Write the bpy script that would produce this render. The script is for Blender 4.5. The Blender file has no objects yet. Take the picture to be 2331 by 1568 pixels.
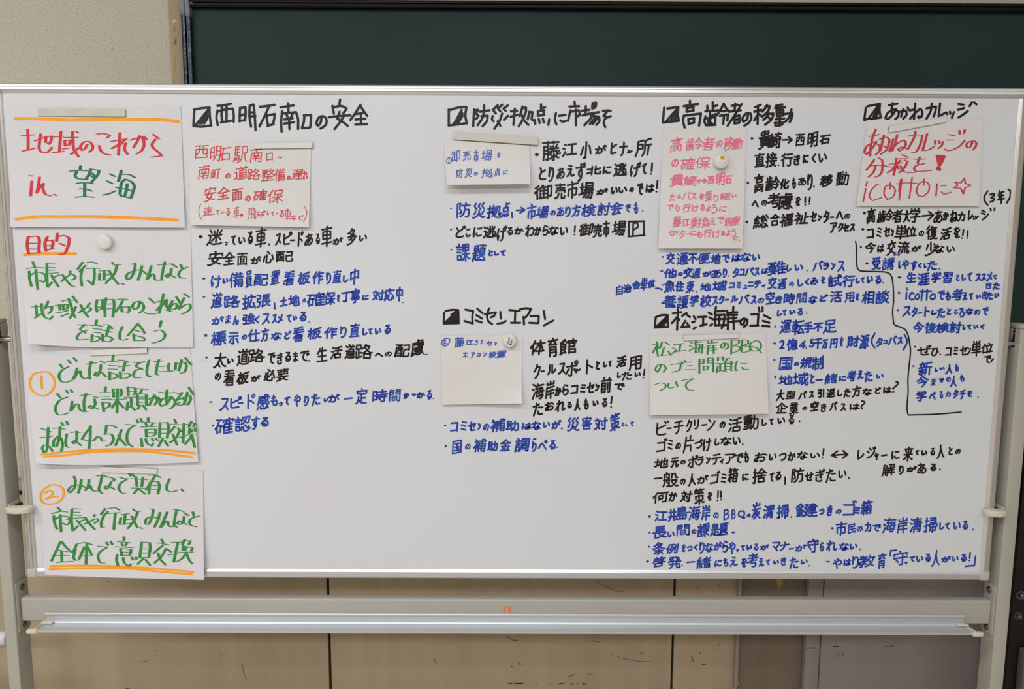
import bpy, bmesh, math, random
import numpy as np
from mathutils import Vector, Matrix

S = bpy.context.scene
COL = S.collection

# ------------------------------------------------------------------ camera
W, H, F = 2331, 1568, 1700.0
CAM = np.array([-0.0015, -1.3482, 1.4665])
PITCH, YAW, ROLL = 0.1201, 0.0033, 0.0045
FWD = np.array([math.sin(YAW)*math.cos(PITCH), math.cos(YAW)*math.cos(PITCH), -math.sin(PITCH)])
RT = np.array([math.cos(YAW), -math.sin(YAW), 0.0])
UP = np.cross(RT, FWD)
_c, _s = math.cos(ROLL), math.sin(ROLL)
RT, UP = _c*RT + _s*UP, -_s*RT + _c*UP

def at(x, y, Y):
    """where the sight line through photo pixel (x, y) meets the plane at depth Y"""
    d = FWD + RT*(x - W/2)/F + UP*(H/2 - y)/F
    return CAM + d*((Y - CAM[1])/d[1])

def at_many(P, Y):
    d = FWD[None] + RT[None]*((P[:, :1] - W/2)/F) + UP[None]*((H/2 - P[:, 1:2])/F)
    return CAM[None] + d*(((Y - CAM[1])/d[:, 1])[:, None])

cam = bpy.data.cameras.new('camera')
co = bpy.data.objects.new('camera', cam)
COL.objects.link(co)
cam.sensor_fit = 'HORIZONTAL'; cam.sensor_width = 36.0; cam.lens = 36.0*F/W
cam.clip_start = 0.02
M = Matrix(((RT[0], UP[0], -FWD[0], CAM[0]), (RT[1], UP[1], -FWD[1], CAM[1]), (RT[2], UP[2], -FWD[2], CAM[2]), (0, 0, 0, 1)))
co.matrix_world = M
S.camera = co

# ------------------------------------------------------------------ world, lamps, exposure
S.view_settings.view_transform = 'Standard'
S.view_settings.look = 'None'
S.view_settings.gamma = 1.0
S.view_settings.use_curve_mapping = False
S.view_settings.exposure = -0.48
wd = bpy.data.worlds.new('world'); S.world = wd; wd.use_nodes = True
wd.node_tree.nodes['Background'].inputs[0].default_value = (0.95, 0.97, 1.0, 1)
wd.node_tree.nodes['Background'].inputs[1].default_value = 0.30

def lamp(x, y, z, sx, sy, power, color=(0.97, 0.98, 1.0)):
    l = bpy.data.lights.new('ceiling_lamp', 'AREA'); l.shape = 'RECTANGLE'
    l.size = sx; l.size_y = sy; l.energy = power; l.color = color
    o = bpy.data.objects.new('ceiling_lamp', l); COL.objects.link(o); o.location = (x, y, z)
    return o
lamp(-1.9, -1.4, 2.68, 1.3, 0.35, 34)
lamp(0.0, -1.4, 2.68, 1.3, 0.35, 22)
lamp(1.9, -1.4, 2.68, 1.3, 0.35, 5)
lamp(-1.9, -3.3, 2.68, 1.3, 0.35, 60)
lamp(0.0, -3.3, 2.68, 1.3, 0.35, 48)
lamp(1.9, -3.3, 2.68, 1.3, 0.35, 13)

# ------------------------------------------------------------------ materials
def lin(c):
    return tuple((v/255/12.92 if v/255 <= 0.04045 else ((v/255 + 0.055)/1.055)**2.4) for v in c) + (1,)

def mat(name, rgb, rough=0.5, metal=0.0, spec=0.4, rgb2=None, scale=8.0, detail=4.0, lo=0.35, hi=0.65, bump=0.0, bscale=None, coat=0.0, stretch=None):
    m = bpy.data.materials.new(name); m.use_nodes = True
    nt = m.node_tree; b = nt.nodes['Principled BSDF']
    b.inputs['Base Color'].default_value = lin(rgb)
    b.inputs['Roughness'].default_value = rough
    b.inputs['Metallic'].default_value = metal
    b.inputs['Specular IOR Level'].default_value = spec
    b.inputs['Coat Weight'].default_value = coat
    b.inputs['Coat Roughness'].default_value = 0.15
    if rgb2 or bump:
        tc = nt.nodes.new('ShaderNodeTexCoord')
        vec = tc.outputs['Object']
        if stretch:
            mp = nt.nodes.new('ShaderNodeMapping'); mp.inputs['Scale'].default_value = stretch
            nt.links.new(vec, mp.inputs[0]); vec = mp.outputs[0]
    if rgb2:
        n = nt.nodes.new('ShaderNodeTexNoise'); n.inputs['Scale'].default_value = scale; n.inputs['Detail'].default_value = detail
        nt.links.new(vec, n.inputs['Vector'])
        r = nt.nodes.new('ShaderNodeValToRGB')
        r.color_ramp.elements[0].position = lo; r.color_ramp.elements[0].color = lin(rgb)
        r.color_ramp.elements[1].position = hi; r.color_ramp.elements[1].color = lin(rgb2)
        nt.links.new(n.outputs[0], r.inputs[0]); nt.links.new(r.outputs[0], b.inputs['Base Color'])
    if bump:
        n2 = nt.nodes.new('ShaderNodeTexNoise'); n2.inputs['Scale'].default_value = bscale or scale; n2.inputs['Detail'].default_value = 3
        nt.links.new(vec, n2.inputs['Vector'])
        bp = nt.nodes.new('ShaderNodeBump'); bp.inputs['Strength'].default_value = bump; bp.inputs['Distance'].default_value = 0.002
        nt.links.new(n2.outputs[0], bp.inputs['Height']); nt.links.new(bp.outputs[0], b.inputs['Normal'])
    return m

def add_spots(m, rgb, scale, cut, stretch=(1, 1, 1), seed=0.0, width=0.03):
    """dirt, scuffs or speckles with shapes of their own over a material"""
    nt = m.node_tree; b = nt.nodes['Principled BSDF']
    tc = nt.nodes.new('ShaderNodeTexCoord'); mp = nt.nodes.new('ShaderNodeMapping')
    mp.inputs['Scale'].default_value = stretch; mp.inputs['Location'].default_value = (seed, seed*1.7, seed*0.6)
    nt.links.new(tc.outputs['Object'], mp.inputs[0])
    n = nt.nodes.new('ShaderNodeTexNoise'); n.inputs['Scale'].default_value = scale; n.inputs['Detail'].default_value = 2
    nt.links.new(mp.outputs[0], n.inputs['Vector'])
    r = nt.nodes.new('ShaderNodeValToRGB'); r.color_ramp.elements[0].position = cut; r.color_ramp.elements[1].position = cut + width
    nt.links.new(n.outputs[0], r.inputs[0])
    mx = nt.nodes.new('ShaderNodeMix'); mx.data_type = 'RGBA'
    src = b.inputs['Base Color']
    if src.links: nt.links.new(src.links[0].from_socket, mx.inputs[6])
    else: mx.inputs[6].default_value = src.default_value
    mx.inputs[7].default_value = lin(rgb)
    nt.links.new(r.outputs[0], mx.inputs[0]); nt.links.new(mx.outputs[2], src)

MT = {}
MT['wallpaper'] = mat('speckled_wallpaper', (209, 203, 190), 0.9, spec=0.1, rgb2=(191, 184, 170), scale=300, lo=0.40, hi=0.64, bump=0.5, bscale=340)
add_spots(MT['wallpaper'], (128, 114, 98), 300, 0.70)
MT['panel'] = mat('painted_wainscot', (182, 165, 140), 0.55, spec=0.25, rgb2=(173, 155, 130), scale=3.0, stretch=(6, 1, 0.7), lo=0.3, hi=0.7, bump=0.05, bscale=60)
add_spots(MT['panel'], (104, 92, 74), 30, 0.765, (0.6, 1, 2.2), 3.1)
add_spots(MT['panel'], (84, 73, 60), 60, 0.775, (0.5, 1, 1.8), 7.7)
MT['gap'] = mat('dark_joint', (52, 46, 38), 0.9)
MT['tan_wood'] = mat('tan_painted_wood', (174, 157, 131), 0.6, spec=0.2, rgb2=(164, 147, 122), scale=5, stretch=(5, 5, 0.6))
add_spots(MT['tan_wood'], (140, 108, 62), 17, 0.69, (2.5, 2.5, 1), 1.3)
MT['brown_wood'] = mat('brown_wood', (118, 82, 48), 0.5, rgb2=(92, 62, 36), scale=6, stretch=(8, 8, 0.6))
MT['grey_brown'] = mat('grey_brown_paint', (128, 115, 102), 0.6, spec=0.2, rgb2=(120, 107, 94), scale=4, stretch=(4, 4, 0.6))
add_spots(MT['grey_brown'], (150, 122, 74), 9, 0.72, (1.6, 1, 1), 4.4)
MT['strip'] = mat('grey_metal_strip', (150, 140, 132), 0.5, spec=0.3)
MT['steel_door'] = mat('grey_lilac_steel', (150, 140, 137), 0.35, spec=0.4, rgb2=(143, 133, 130), scale=2.2)
add_spots(MT['steel_door'], (60, 52, 46), 34, 0.755, (0.45, 1, 1.6), 9.2)
MT['chalk'] = mat('chalkboard_green', (31, 53, 53), 0.6, spec=0.25, rgb2=(37, 59, 59), scale=2.6, detail=6, stretch=(1, 1, 1.2))
MT['chalk_frame'] = mat('dark_aluminium', (54, 62, 70), 0.28, metal=0.8, rgb2=(98, 108, 116), scale=160, lo=0.5, hi=0.75)
MT['chalk_rail'] = mat('black_rail', (9, 10, 11), 0.5, spec=0.25)
MT['corner_grey'] = mat('grey_plastic_bracket', (120, 128, 134), 0.4, rgb2=(92, 100, 106), scale=45, lo=0.5, hi=0.6)
MT['white'] = mat('whiteboard_enamel', (219, 222, 228), 0.32, spec=0.35, rgb2=(216, 218, 224), scale=2.0)
add_spots(MT['white'], (196, 197, 202), 60, 0.775, (1, 1, 1), 5.0)
MT['alu'] = mat('brushed_aluminium', (216, 216, 220), 0.34, metal=0.75)
MT['alu_side'] = mat('brushed_aluminium_upright', (212, 208, 206), 0.30, metal=0.7)
MT['tray_alu'] = mat('tray_aluminium', (206, 208, 213), 0.38, metal=0.55)
MT['cap'] = mat('grey_plastic_corner', (190, 188, 182), 0.4)
MT['legpaint'] = mat('warm_grey_enamel', (178, 176, 166), 0.34, spec=0.45, rgb2=(172, 170, 160), scale=3)
MT['cream'] = mat('cream_plastic', (212, 208, 190), 0.35)
MT['chrome'] = mat('bright_steel', (200, 202, 200), 0.18, metal=1.0)
MT['screw'] = mat('screw_steel', (120, 112, 104), 0.3, metal=0.9)
MT['dark'] = mat('dark_slot', (18, 17, 16), 0.7)
MT['dark_grey'] = mat('dark_grey_steel', (104, 98, 92), 0.5)
MT['black'] = mat('black_steel', (22, 20, 19), 0.5, spec=0.3)
MT['bolt'] = mat('bolt_steel', (110, 112, 114), 0.35, metal=0.8)
MT['pipe'] = mat('white_plastic', (228, 226, 230), 0.4)
MT['paper'] = mat('bright_white_paper', (220, 219, 224), 0.85, spec=0.1, rgb2=(217, 216, 220), scale=5)
MT['paper_grey'] = mat('soft_white_paper', (224, 222, 223), 0.85, spec=0.1, rgb2=(219, 217, 217), scale=6)
MT['mag_grey'] = mat('worn_grey_magnet', (206, 204, 196), 0.55, rgb2=(196, 194, 186), scale=30)
add_spots(MT['mag_grey'], (150, 150, 150), 30, 0.62, (1, 1, 1), 2.0, 0.2)
MT['mag_white'] = mat('white_magnet', (222, 221, 218), 0.5)
MT['mag_edge'] = mat('dark_magnet_rubber', (70, 68, 66), 0.7)
MT['mag_ivory'] = mat('ivory_magnet', (206, 205, 196), 0.5)
MT['sticker'] = mat('orange_sticker', (214, 122, 82), 0.5)
MT['sticker_ink'] = mat('pale_print', (240, 200, 170), 0.5)
MT['yellow'] = mat('yellow_label', (238, 206, 30), 0.5)
MT['tape'] = mat('pale_blue_tape', (196, 216, 228), 0.3)
MT['floor'] = mat('floor_vinyl', (206, 198, 184), 0.45, rgb2=(196, 188, 174), scale=5)
MT['ceil'] = mat('ceiling_board', (226, 224, 218), 0.9)
# inks
MT['black_ink'] = mat('black_marker_ink', (15, 11, 14), 0.45, rgb2=(44, 33, 29), scale=75, lo=0.54, hi=0.76)
MT['blue_ink'] = mat('blue_marker_ink', (17, 36, 150), 0.45, rgb2=(42, 88, 188), scale=70, lo=0.38, hi=0.66)
MT['red_ink'] = mat('red_marker_ink', (216, 44, 54), 0.6, rgb2=(206, 54, 68), scale=60)
MT['dred_ink'] = mat('dark_red_marker_ink', (206, 48, 62), 0.6, rgb2=(196, 62, 82), scale=55)
MT['pred_ink'] = mat('red_pen_ink', (206, 52, 58), 0.6, rgb2=(206, 92, 96), scale=45, lo=0.4, hi=0.65)
MT['green_ink'] = mat('green_marker_ink', (48, 132, 58), 0.6, rgb2=(56, 142, 66), scale=60)
MT['dgreen_ink'] = mat('dark_green_marker_ink', (30, 108, 78), 0.6, rgb2=(36, 118, 84), scale=60)
MT['orange_ink'] = mat('orange_marker_ink', (250, 170, 44), 0.6, rgb2=(246, 156, 40), scale=40)
MT['pink_ink'] = mat('pink_marker_ink', (236, 98, 132), 0.6, rgb2=(232, 122, 150), scale=60)
MT['bpen_ink'] = mat('blue_pen_ink', (56, 84, 184), 0.5)

# ------------------------------------------------------------------ object helpers
def link(name, me, m, parent=None):
    o = bpy.data.objects.new(name, me); COL.objects.link(o)
    for mm in (m if isinstance(m, (list, tuple)) else [m]): me.materials.append(mm)
    if parent is not None: o.parent = parent
    return o

def tag(o, label, cat=None, group=None):
    o['label'] = label
    if cat: o['category'] = cat
    if group: o['group'] = group
    return o

def struct(o): o['kind'] = 'structure'; return o

def box_bm(bm, x0, x1, y0, y1, z0, z1, bev=0.0, seg=2):
    r = bmesh.ops.create_cube(bm, size=1.0)
    vs = r['verts']
    for v in vs:
        v.co = Vector(((x0 + x1)/2 + v.co.x*(x1 - x0), (y0 + y1)/2 + v.co.y*(y1 - y0), (z0 + z1)/2 + v.co.z*(z1 - z0)))
    if bev:
        es = list({e for v in vs for e in v.link_edges})
        bmesh.ops.bevel(bm, geom=es, offset=bev, segments=seg, profile=0.5, affect='EDGES')

def finish(name, bm, m, parent=None, smooth=35):
    me = bpy.data.meshes.new(name)
    bmesh.ops.recalc_face_normals(bm, faces=bm.faces)
    bm.to_mesh(me); bm.free()
    if smooth:
        me.polygons.foreach_set('use_smooth', [True]*len(me.polygons))
        me.set_sharp_from_angle(angle=math.radians(smooth))
    return link(name, me, m, parent)

def box(name, x0, x1, y0, y1, z0, z1, m, parent=None, bev=0.0, seg=2):
    bm = bmesh.new(); box_bm(bm, x0, x1, y0, y1, z0, z1, bev, seg)
    return finish(name, bm, m, parent)

def prism(name, prof, axis, a, b, m, parent=None, closed=True, smooth=50):
    """extrude a 2-D outline along x ('x': prof is (y,z)), z ('z': prof is (x,y)) or y ('y': prof is (x,z))"""
    bm = bmesh.new()
    def P(p, t): return {'x': (t, p[0], p[1]), 'z': (p[0], p[1], t), 'y': (p[0], t, p[1])}[axis]
    A = [bm.verts.new(P(p, a)) for p in prof]; B = [bm.verts.new(P(p, b)) for p in prof]
    n = len(prof)
    for i in range(n if closed else n - 1):
        bm.faces.new((A[i], A[(i+1) % n], B[(i+1) % n], B[i]))
    if closed:
        bm.faces.new(A); bm.faces.new(B[::-1])
    return finish(name, bm, m, parent, smooth)

def cyl(name, p0, p1, r, m, parent=None, n=24, rings=None):
    """lathe along p0->p1; rings = [(t, radius)] with t in 0..1"""
    bm = bmesh.new(); p0 = Vector(p0); p1 = Vector(p1); d = (p1 - p0)
    q = d.to_track_quat('Z', 'Y'); rings = rings or [(0, r), (1, r)]
    R = []
    for t, rr in rings:
        R.append([bm.verts.new(p0 + d*t + q @ Vector((rr*math.cos(2*math.pi*i/n), rr*math.sin(2*math.pi*i/n), 0))) for i in range(n)])
    for A, B in zip(R[:-1], R[1:]):
        for i in range(n): bm.faces.new((A[i], A[(i+1) % n], B[(i+1) % n], B[i]))
    bm.faces.new(R[0][::-1]); bm.faces.new(R[-1])
    return finish(name, bm, m, parent, 40)

def empty(name, loc=(0, 0, 0)):
    o = bpy.data.objects.new(name, None); COL.objects.link(o); o.location = loc; o.empty_display_size = 0.05
    return o

# stroke skeletons of the characters: x, y, x, y ... in a 63 unit square, y down
GLYPHS = {
 '!': [[5, 42, 5, 6], [5, 58, 5, 58]],
 '2': [[1, 16, 4, 9, 10, 6, 15, 5, 20, 5, 24, 7, 28, 11, 29, 15, 30, 22, 28, 29, 22, 40, 13, 51, 11, 59], [35, 59, 15, 59, 7, 60, 2, 62]],
 '4': [[8, 39, 10, 32, 23, 16, 30, 13], [8, 39, 37, 39], [33, 2, 30, 17, 30, 58]],
 '5': [[0, 51, 4, 57, 9, 58, 16, 59, 23, 57, 27, 54, 29, 51, 30, 47, 30, 42, 29, 36, 27, 33, 20, 29, 16, 28, 9, 28, 8, 27, 9, 4, 28, 4]],
 '?': [[7, 58, 6, 58], [4, 44, 3, 41, 4, 37, 12, 22, 14, 14, 12, 8, 9, 6, 7, 5]],
 'B': [[4, 31, 22, 32, 32, 35, 36, 39, 38, 47, 36, 53, 30, 57, 22, 59, 5, 59, 4, 58, 4, 6, 6, 4, 21, 5, 27, 6, 30, 9, 32, 12, 32, 16, 31, 21, 30, 25, 26, 28, 24, 31]],
 'Q': [[53, 57, 44, 60, 33, 56, 27, 50, 19, 48, 13, 45, 9, 41, 6, 36, 4, 29, 4, 24, 6, 16, 9, 12, 13, 8, 18, 5, 28, 4, 33, 4, 40, 6, 45, 10, 50, 18, 51, 28, 50, 35, 48, 39, 45, 43, 41, 46, 32, 50, 30, 51]],
 'あ': [[49, 9, 29, 12, 10, 12, 5, 12], [24, 56, 21, 39, 21, 23, 23, 3], [33, 59, 37, 60, 45, 57, 51, 53, 55, 47, 56, 43, 56, 36, 52, 30, 47, 27, 37, 24, 24, 26, 12, 33, 7, 38, 4, 44, 3, 51, 4, 54, 6, 56, 12, 56, 20, 53, 28, 46, 33, 40, 38, 32, 42, 21]],
 'い': [[59, 46, 56, 30, 52, 21, 47, 13], [28, 42, 29, 47, 26, 54, 22, 58, 18, 59, 14, 58, 11, 56, 8, 50, 5, 41, 4, 24, 3, 11, 2, 9]],
 'う': [[11, 2, 13, 4, 38, 6], [4, 25, 20, 21, 32, 21, 37, 22, 40, 24, 43, 28, 44, 31, 45, 35, 43, 43, 40, 47, 36, 52, 28, 56, 21, 59, 16, 59, 12, 58]],
 'え': [[38, 22, 31, 22, 8, 23], [60, 56, 57, 59, 55, 59, 43, 60, 40, 59, 37, 56, 32, 43, 30, 41, 25, 41], [41, 7, 18, 4, 16, 2], [38, 22, 36, 27, 23, 40, 5, 59, 2, 59]],
 'お': [[58, 20, 47, 13], [3, 17, 4, 18, 15, 18, 26, 17, 35, 15, 37, 12], [30, 58, 35, 60, 43, 58, 49, 55, 52, 50, 53, 43, 52, 39, 49, 35, 42, 33, 31, 33, 22, 35, 14, 38, 6, 44, 4, 48, 3, 52, 5, 55, 10, 59, 15, 60, 17, 59, 18, 57, 19, 5]],
 'か': [[59, 37, 50, 18, 49, 16, 45, 16], [3, 24, 32, 22, 36, 23, 38, 26, 40, 33, 39, 39, 37, 51, 35, 56, 33, 59, 30, 60, 24, 60, 21, 58], [20, 7, 21, 8, 21, 11, 20, 19, 18, 29, 12, 46, 5, 60]],
 'が': [[46, 18, 48, 18, 50, 23, 57, 38], [47, 7, 49, 7, 52, 14], [55, 4, 56, 5, 60, 10], [2, 24, 7, 25, 23, 23, 31, 23, 35, 24, 37, 27, 38, 33, 38, 44, 36, 52, 34, 57, 32, 59, 28, 60, 21, 60, 19, 57], [21, 9, 19, 21, 16, 33, 11, 48, 6, 59]],
 'き': [[10, 40, 6, 42, 5, 47, 5, 50, 6, 54, 10, 58, 16, 60, 28, 61, 39, 59, 42, 56], [29, 41, 37, 42, 41, 42, 41, 41, 40, 38, 33, 24, 28, 9, 27, 4, 25, 2], [49, 24, 28, 27, 7, 27, 3, 27, 2, 26], [2, 10, 5, 12, 25, 12, 44, 9]],
 'ぎ': [[6, 42, 5, 48, 5, 51, 6, 55, 10, 58, 20, 61, 29, 61, 37, 60, 40, 57], [44, 6, 48, 12], [55, 9, 52, 3, 51, 2], [4, 14, 20, 15, 42, 13], [46, 26, 21, 29, 4, 29, 1, 28], [28, 42, 36, 43, 39, 43, 39, 42, 38, 39, 31, 25, 26, 7, 23, 5]],
 'く': [[33, 5, 31, 5, 7, 25, 5, 27, 4, 31, 5, 33, 7, 36, 32, 58]],
 'け': [[12, 37, 9, 47, 5, 49], [28, 59, 32, 59, 37, 56, 41, 51, 43, 45, 45, 37, 44, 3], [22, 18, 24, 19, 31, 20, 57, 18], [6, 56, 2, 36, 3, 22, 6, 4]],
 'げ': [[58, 9, 56, 2], [51, 11, 49, 5, 47, 4], [5, 50, 8, 48, 10, 39], [26, 59, 29, 59, 33, 57, 37, 52, 40, 45, 42, 32, 41, 7], [22, 21, 23, 22, 38, 22, 50, 21, 54, 21, 56, 18], [6, 57, 2, 41, 2, 29, 6, 8]],
 'こ': [[57, 53, 54, 57, 46, 59, 29, 60, 13, 58, 6, 53, 4, 50, 4, 47, 4, 38], [7, 3, 8, 4, 21, 5, 48, 4]],
 'し': [[46, 46, 45, 48, 38, 54, 27, 59, 15, 60, 10, 59, 7, 57, 4, 52, 3, 44, 4, 4]],
 'す': [[2, 13, 40, 12, 59, 13], [16, 58, 21, 59, 25, 58, 31, 54, 35, 48, 38, 37, 36, 22, 36, 4], [34, 44, 34, 46, 33, 44, 27, 44, 22, 43, 19, 39, 18, 34, 20, 28, 23, 25, 27, 25, 36, 25]],
 'ず': [[58, 8, 55, 3], [49, 9, 46, 5], [2, 16, 56, 15], [16, 59, 19, 60, 24, 58, 30, 54, 34, 49, 36, 39, 34, 26, 34, 6], [34, 27, 27, 26, 22, 28, 19, 30, 17, 36, 19, 42, 22, 44, 26, 45, 31, 45, 32, 45, 32, 46, 33, 45]],
 'せ': [[60, 24, 3, 29], [53, 58, 52, 59, 34, 61, 24, 59, 20, 57, 18, 50, 18, 12], [36, 43, 42, 44, 44, 43, 45, 41, 47, 27, 47, 10, 49, 7]],
 'ぜ': [[56, 9, 58, 10, 61, 16], [54, 19, 51, 12, 49, 12], [33, 44, 40, 45, 42, 42, 43, 38, 43, 13], [49, 60, 27, 61, 22, 59, 19, 57, 17, 50, 17, 15], [2, 31, 56, 27]],
 'た': [[31, 45, 31, 52, 32, 55, 35, 57, 44, 59, 58, 58], [57, 27, 35, 27], [6, 60, 16, 31, 21, 11, 21, 4], [2, 15, 5, 16, 15, 16, 27, 15, 35, 13, 38, 10]],
 'ち': [[2, 13, 2, 14, 12, 14, 26, 14, 48, 12], [10, 42, 12, 38, 16, 23, 19, 11, 19, 4, 23, 1], [16, 58, 20, 60, 29, 60, 43, 57, 47, 55, 50, 51, 52, 46, 52, 41, 51, 37, 49, 35, 41, 31, 31, 31, 25, 33, 18, 36, 16, 35, 15, 35, 15, 36]],
 'っ': [[1, 25, 6, 27, 29, 20, 36, 19, 43, 19, 51, 21, 56, 26, 59, 33, 58, 39, 56, 45, 52, 50, 47, 53, 40, 57, 30, 59, 24, 59, 19, 57]],
 'つ': [[4, 27, 24, 21, 37, 18, 43, 18, 49, 20, 54, 23, 57, 27, 59, 33, 58, 41, 56, 46, 52, 51, 42, 56, 30, 59, 24, 59, 19, 57]],
 'づ': [[54, 6, 56, 7, 60, 13], [52, 16, 48, 10, 47, 10], [4, 29, 22, 24, 36, 21, 42, 21, 48, 23, 51, 25, 54, 29, 55, 34, 55, 42, 52, 48, 48, 52, 43, 55, 32, 59, 23, 60, 19, 58]],
 'て': [[52, 60, 42, 57, 35, 54, 30, 49, 27, 42, 26, 34, 29, 24, 33, 18, 39, 13, 40, 10, 40, 9], [38, 9, 37, 11, 38, 9], [2, 11, 6, 11, 33, 8, 60, 7]],
 'で': [[38, 12, 36, 16, 30, 22, 27, 28, 25, 37, 25, 43, 28, 50, 33, 55, 39, 58, 48, 60], [51, 32, 48, 24], [54, 21, 56, 22, 60, 28], [3, 14, 31, 12, 56, 10]],
 'と': [[16, 27, 7, 5, 4, 4], [43, 14, 20, 26, 12, 31, 6, 38, 4, 42, 3, 47, 4, 50, 6, 54, 9, 57, 13, 58, 19, 60, 26, 60, 47, 58]],
 'ど': [[6, 8, 15, 28], [49, 13, 47, 12, 44, 6, 41, 5], [51, 3, 56, 9], [46, 57, 43, 59, 36, 60, 20, 60, 15, 59, 7, 56, 4, 53, 3, 50, 4, 44, 5, 41, 10, 34, 18, 28, 39, 17, 40, 14]],
 'な': [[58, 21, 46, 14], [32, 13, 12, 16, 5, 16, 2, 15], [22, 3, 21, 12, 16, 24, 10, 37, 4, 46], [56, 54, 47, 48, 38, 44, 32, 44, 26, 45, 22, 47, 20, 50, 20, 56, 23, 59, 30, 61, 36, 60, 40, 57, 42, 51, 41, 27]],
 'に': [[26, 42, 25, 47, 26, 50, 27, 52, 30, 55, 37, 57, 43, 57, 58, 56], [12, 40, 8, 49, 5, 51], [56, 10, 33, 11, 29, 10], [6, 60, 3, 46, 3, 32, 7, 3]],
 'ね': [[5, 22, 18, 20], [3, 55, 4, 50, 12, 38, 16, 36], [17, 61, 17, 34, 19, 18, 19, 9], [18, 29, 22, 28, 30, 22, 37, 19, 43, 19, 48, 20, 51, 25, 53, 32, 53, 44, 50, 53, 47, 57, 42, 59, 35, 58, 31, 54, 31, 49, 33, 46, 38, 44, 42, 44, 49, 46, 56, 51, 60, 55]],
 'の': [[33, 59, 36, 60, 40, 59, 48, 55, 53, 51, 58, 43, 59, 35, 59, 27, 56, 21, 53, 17, 49, 13, 42, 10, 35, 9, 27, 9, 19, 12, 12, 17, 7, 23, 4, 31, 3, 38, 4, 46, 9, 52, 14, 54, 19, 51, 24, 45, 28, 33, 31, 22, 33, 9]],
 'は': [[5, 51, 8, 49, 11, 41, 10, 39], [5, 60, 3, 50, 2, 38, 4, 23, 6, 5], [24, 19, 41, 19, 57, 18], [59, 53, 51, 47, 42, 43, 37, 43, 30, 43, 26, 45, 23, 48, 22, 52, 23, 55, 25, 58, 32, 60, 38, 60, 41, 58, 44, 56, 45, 48, 44, 32, 44, 6, 47, 2]],
 'ば': [[57, 3, 61, 10], [48, 5, 50, 5, 53, 12], [10, 40, 10, 42, 8, 50, 4, 52], [9, 6, 6, 9, 2, 34, 2, 47, 5, 61], [57, 17, 54, 20, 51, 21, 39, 21, 22, 21], [56, 54, 49, 49, 40, 45, 31, 44, 26, 45, 23, 48, 21, 51, 21, 55, 24, 58, 32, 60, 39, 59, 42, 55, 43, 51, 42, 8]],
 'ひ': [[48, 23, 51, 25, 59, 37], [3, 10, 27, 8], [44, 7, 47, 21, 46, 36, 44, 46, 42, 50, 37, 55, 32, 59, 26, 60, 18, 59, 12, 56, 8, 52, 6, 46, 7, 36, 9, 29, 12, 23, 19, 14, 20, 9]],
 'へ': [[5, 47, 21, 27, 22, 26, 26, 25, 28, 26, 31, 28, 43, 42, 58, 58]],
 'べ': [[43, 19, 45, 20, 49, 27], [6, 46, 21, 27, 23, 25, 26, 25, 31, 28, 44, 44, 58, 58], [58, 23, 54, 16]],
 'ま': [[2, 27, 13, 28, 47, 27], [2, 10, 4, 12, 13, 13, 34, 12, 47, 11], [47, 57, 47, 55, 40, 50, 32, 46, 22, 43, 14, 43, 6, 46, 3, 49, 3, 55, 7, 59, 14, 61, 22, 60, 26, 56, 27, 49, 26, 3]],
 'み': [[30, 60, 34, 60, 37, 58, 41, 55, 46, 49, 49, 43, 51, 36, 52, 24], [13, 9, 33, 8, 34, 9, 27, 27, 16, 49, 14, 52, 10, 53, 5, 52, 3, 49, 2, 46, 3, 43, 5, 38, 12, 32, 20, 30, 31, 30, 48, 35, 59, 42, 60, 46]],
 'も': [[44, 29, 49, 31, 54, 39, 55, 44, 55, 48, 52, 54, 49, 56, 44, 59, 36, 60, 27, 59, 23, 57, 20, 55, 18, 50, 18, 43, 22, 3], [1, 30, 2, 33, 13, 35, 36, 35], [36, 16, 16, 16, 4, 14]],
 'や': [[27, 3, 30, 3, 36, 9, 40, 9], [0, 28, 5, 29, 25, 20, 37, 16, 42, 15, 50, 15, 56, 18, 59, 22, 59, 28, 57, 33, 54, 36, 48, 38, 38, 37, 37, 36, 36, 35], [34, 61, 32, 59, 20, 26, 12, 11, 9, 9]],
 'よ': [[50, 17, 28, 18], [51, 58, 51, 54, 45, 50, 35, 45, 24, 42, 13, 42, 6, 45, 3, 49, 3, 51, 4, 55, 7, 58, 15, 60, 23, 59, 26, 58, 28, 55, 29, 48, 28, 4, 26, 1]],
 'ら': [[9, 57, 14, 60, 24, 60, 32, 59, 39, 56, 44, 53, 46, 50, 48, 43, 48, 39, 45, 35, 41, 31, 32, 29, 20, 31, 16, 32, 9, 37, 5, 37], [6, 36, 7, 35, 6, 36], [39, 10, 37, 8, 14, 4], [5, 15, 6, 18, 4, 42]],
 'り': [[4, 24, 8, 22, 12, 15, 15, 12, 19, 9, 24, 7, 30, 8, 34, 11, 38, 16, 40, 23, 40, 31, 39, 38, 36, 45, 33, 50, 26, 55, 19, 58, 14, 60, 9, 58], [4, 40, 3, 32, 3, 18, 5, 3]],
 'る': [[11, 3, 14, 5, 43, 4], [43, 4, 41, 9, 24, 23, 20, 28, 4, 40], [40, 58, 39, 53, 37, 50, 32, 45, 27, 44, 23, 44, 20, 46, 18, 48, 17, 52, 18, 55, 20, 58, 23, 59, 28, 60, 37, 60, 45, 58, 49, 55, 54, 50, 55, 42, 53, 35, 50, 31, 42, 27, 37, 26, 23, 27]],
 'れ': [[5, 22, 18, 21], [18, 30, 22, 29, 28, 24, 35, 20, 40, 19, 44, 20, 47, 22, 48, 26, 46, 47, 46, 54, 47, 56, 51, 58, 55, 57, 60, 54, 62, 50], [3, 52, 4, 50, 12, 38, 16, 36], [17, 61, 17, 34, 19, 10, 18, 8]],
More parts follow.
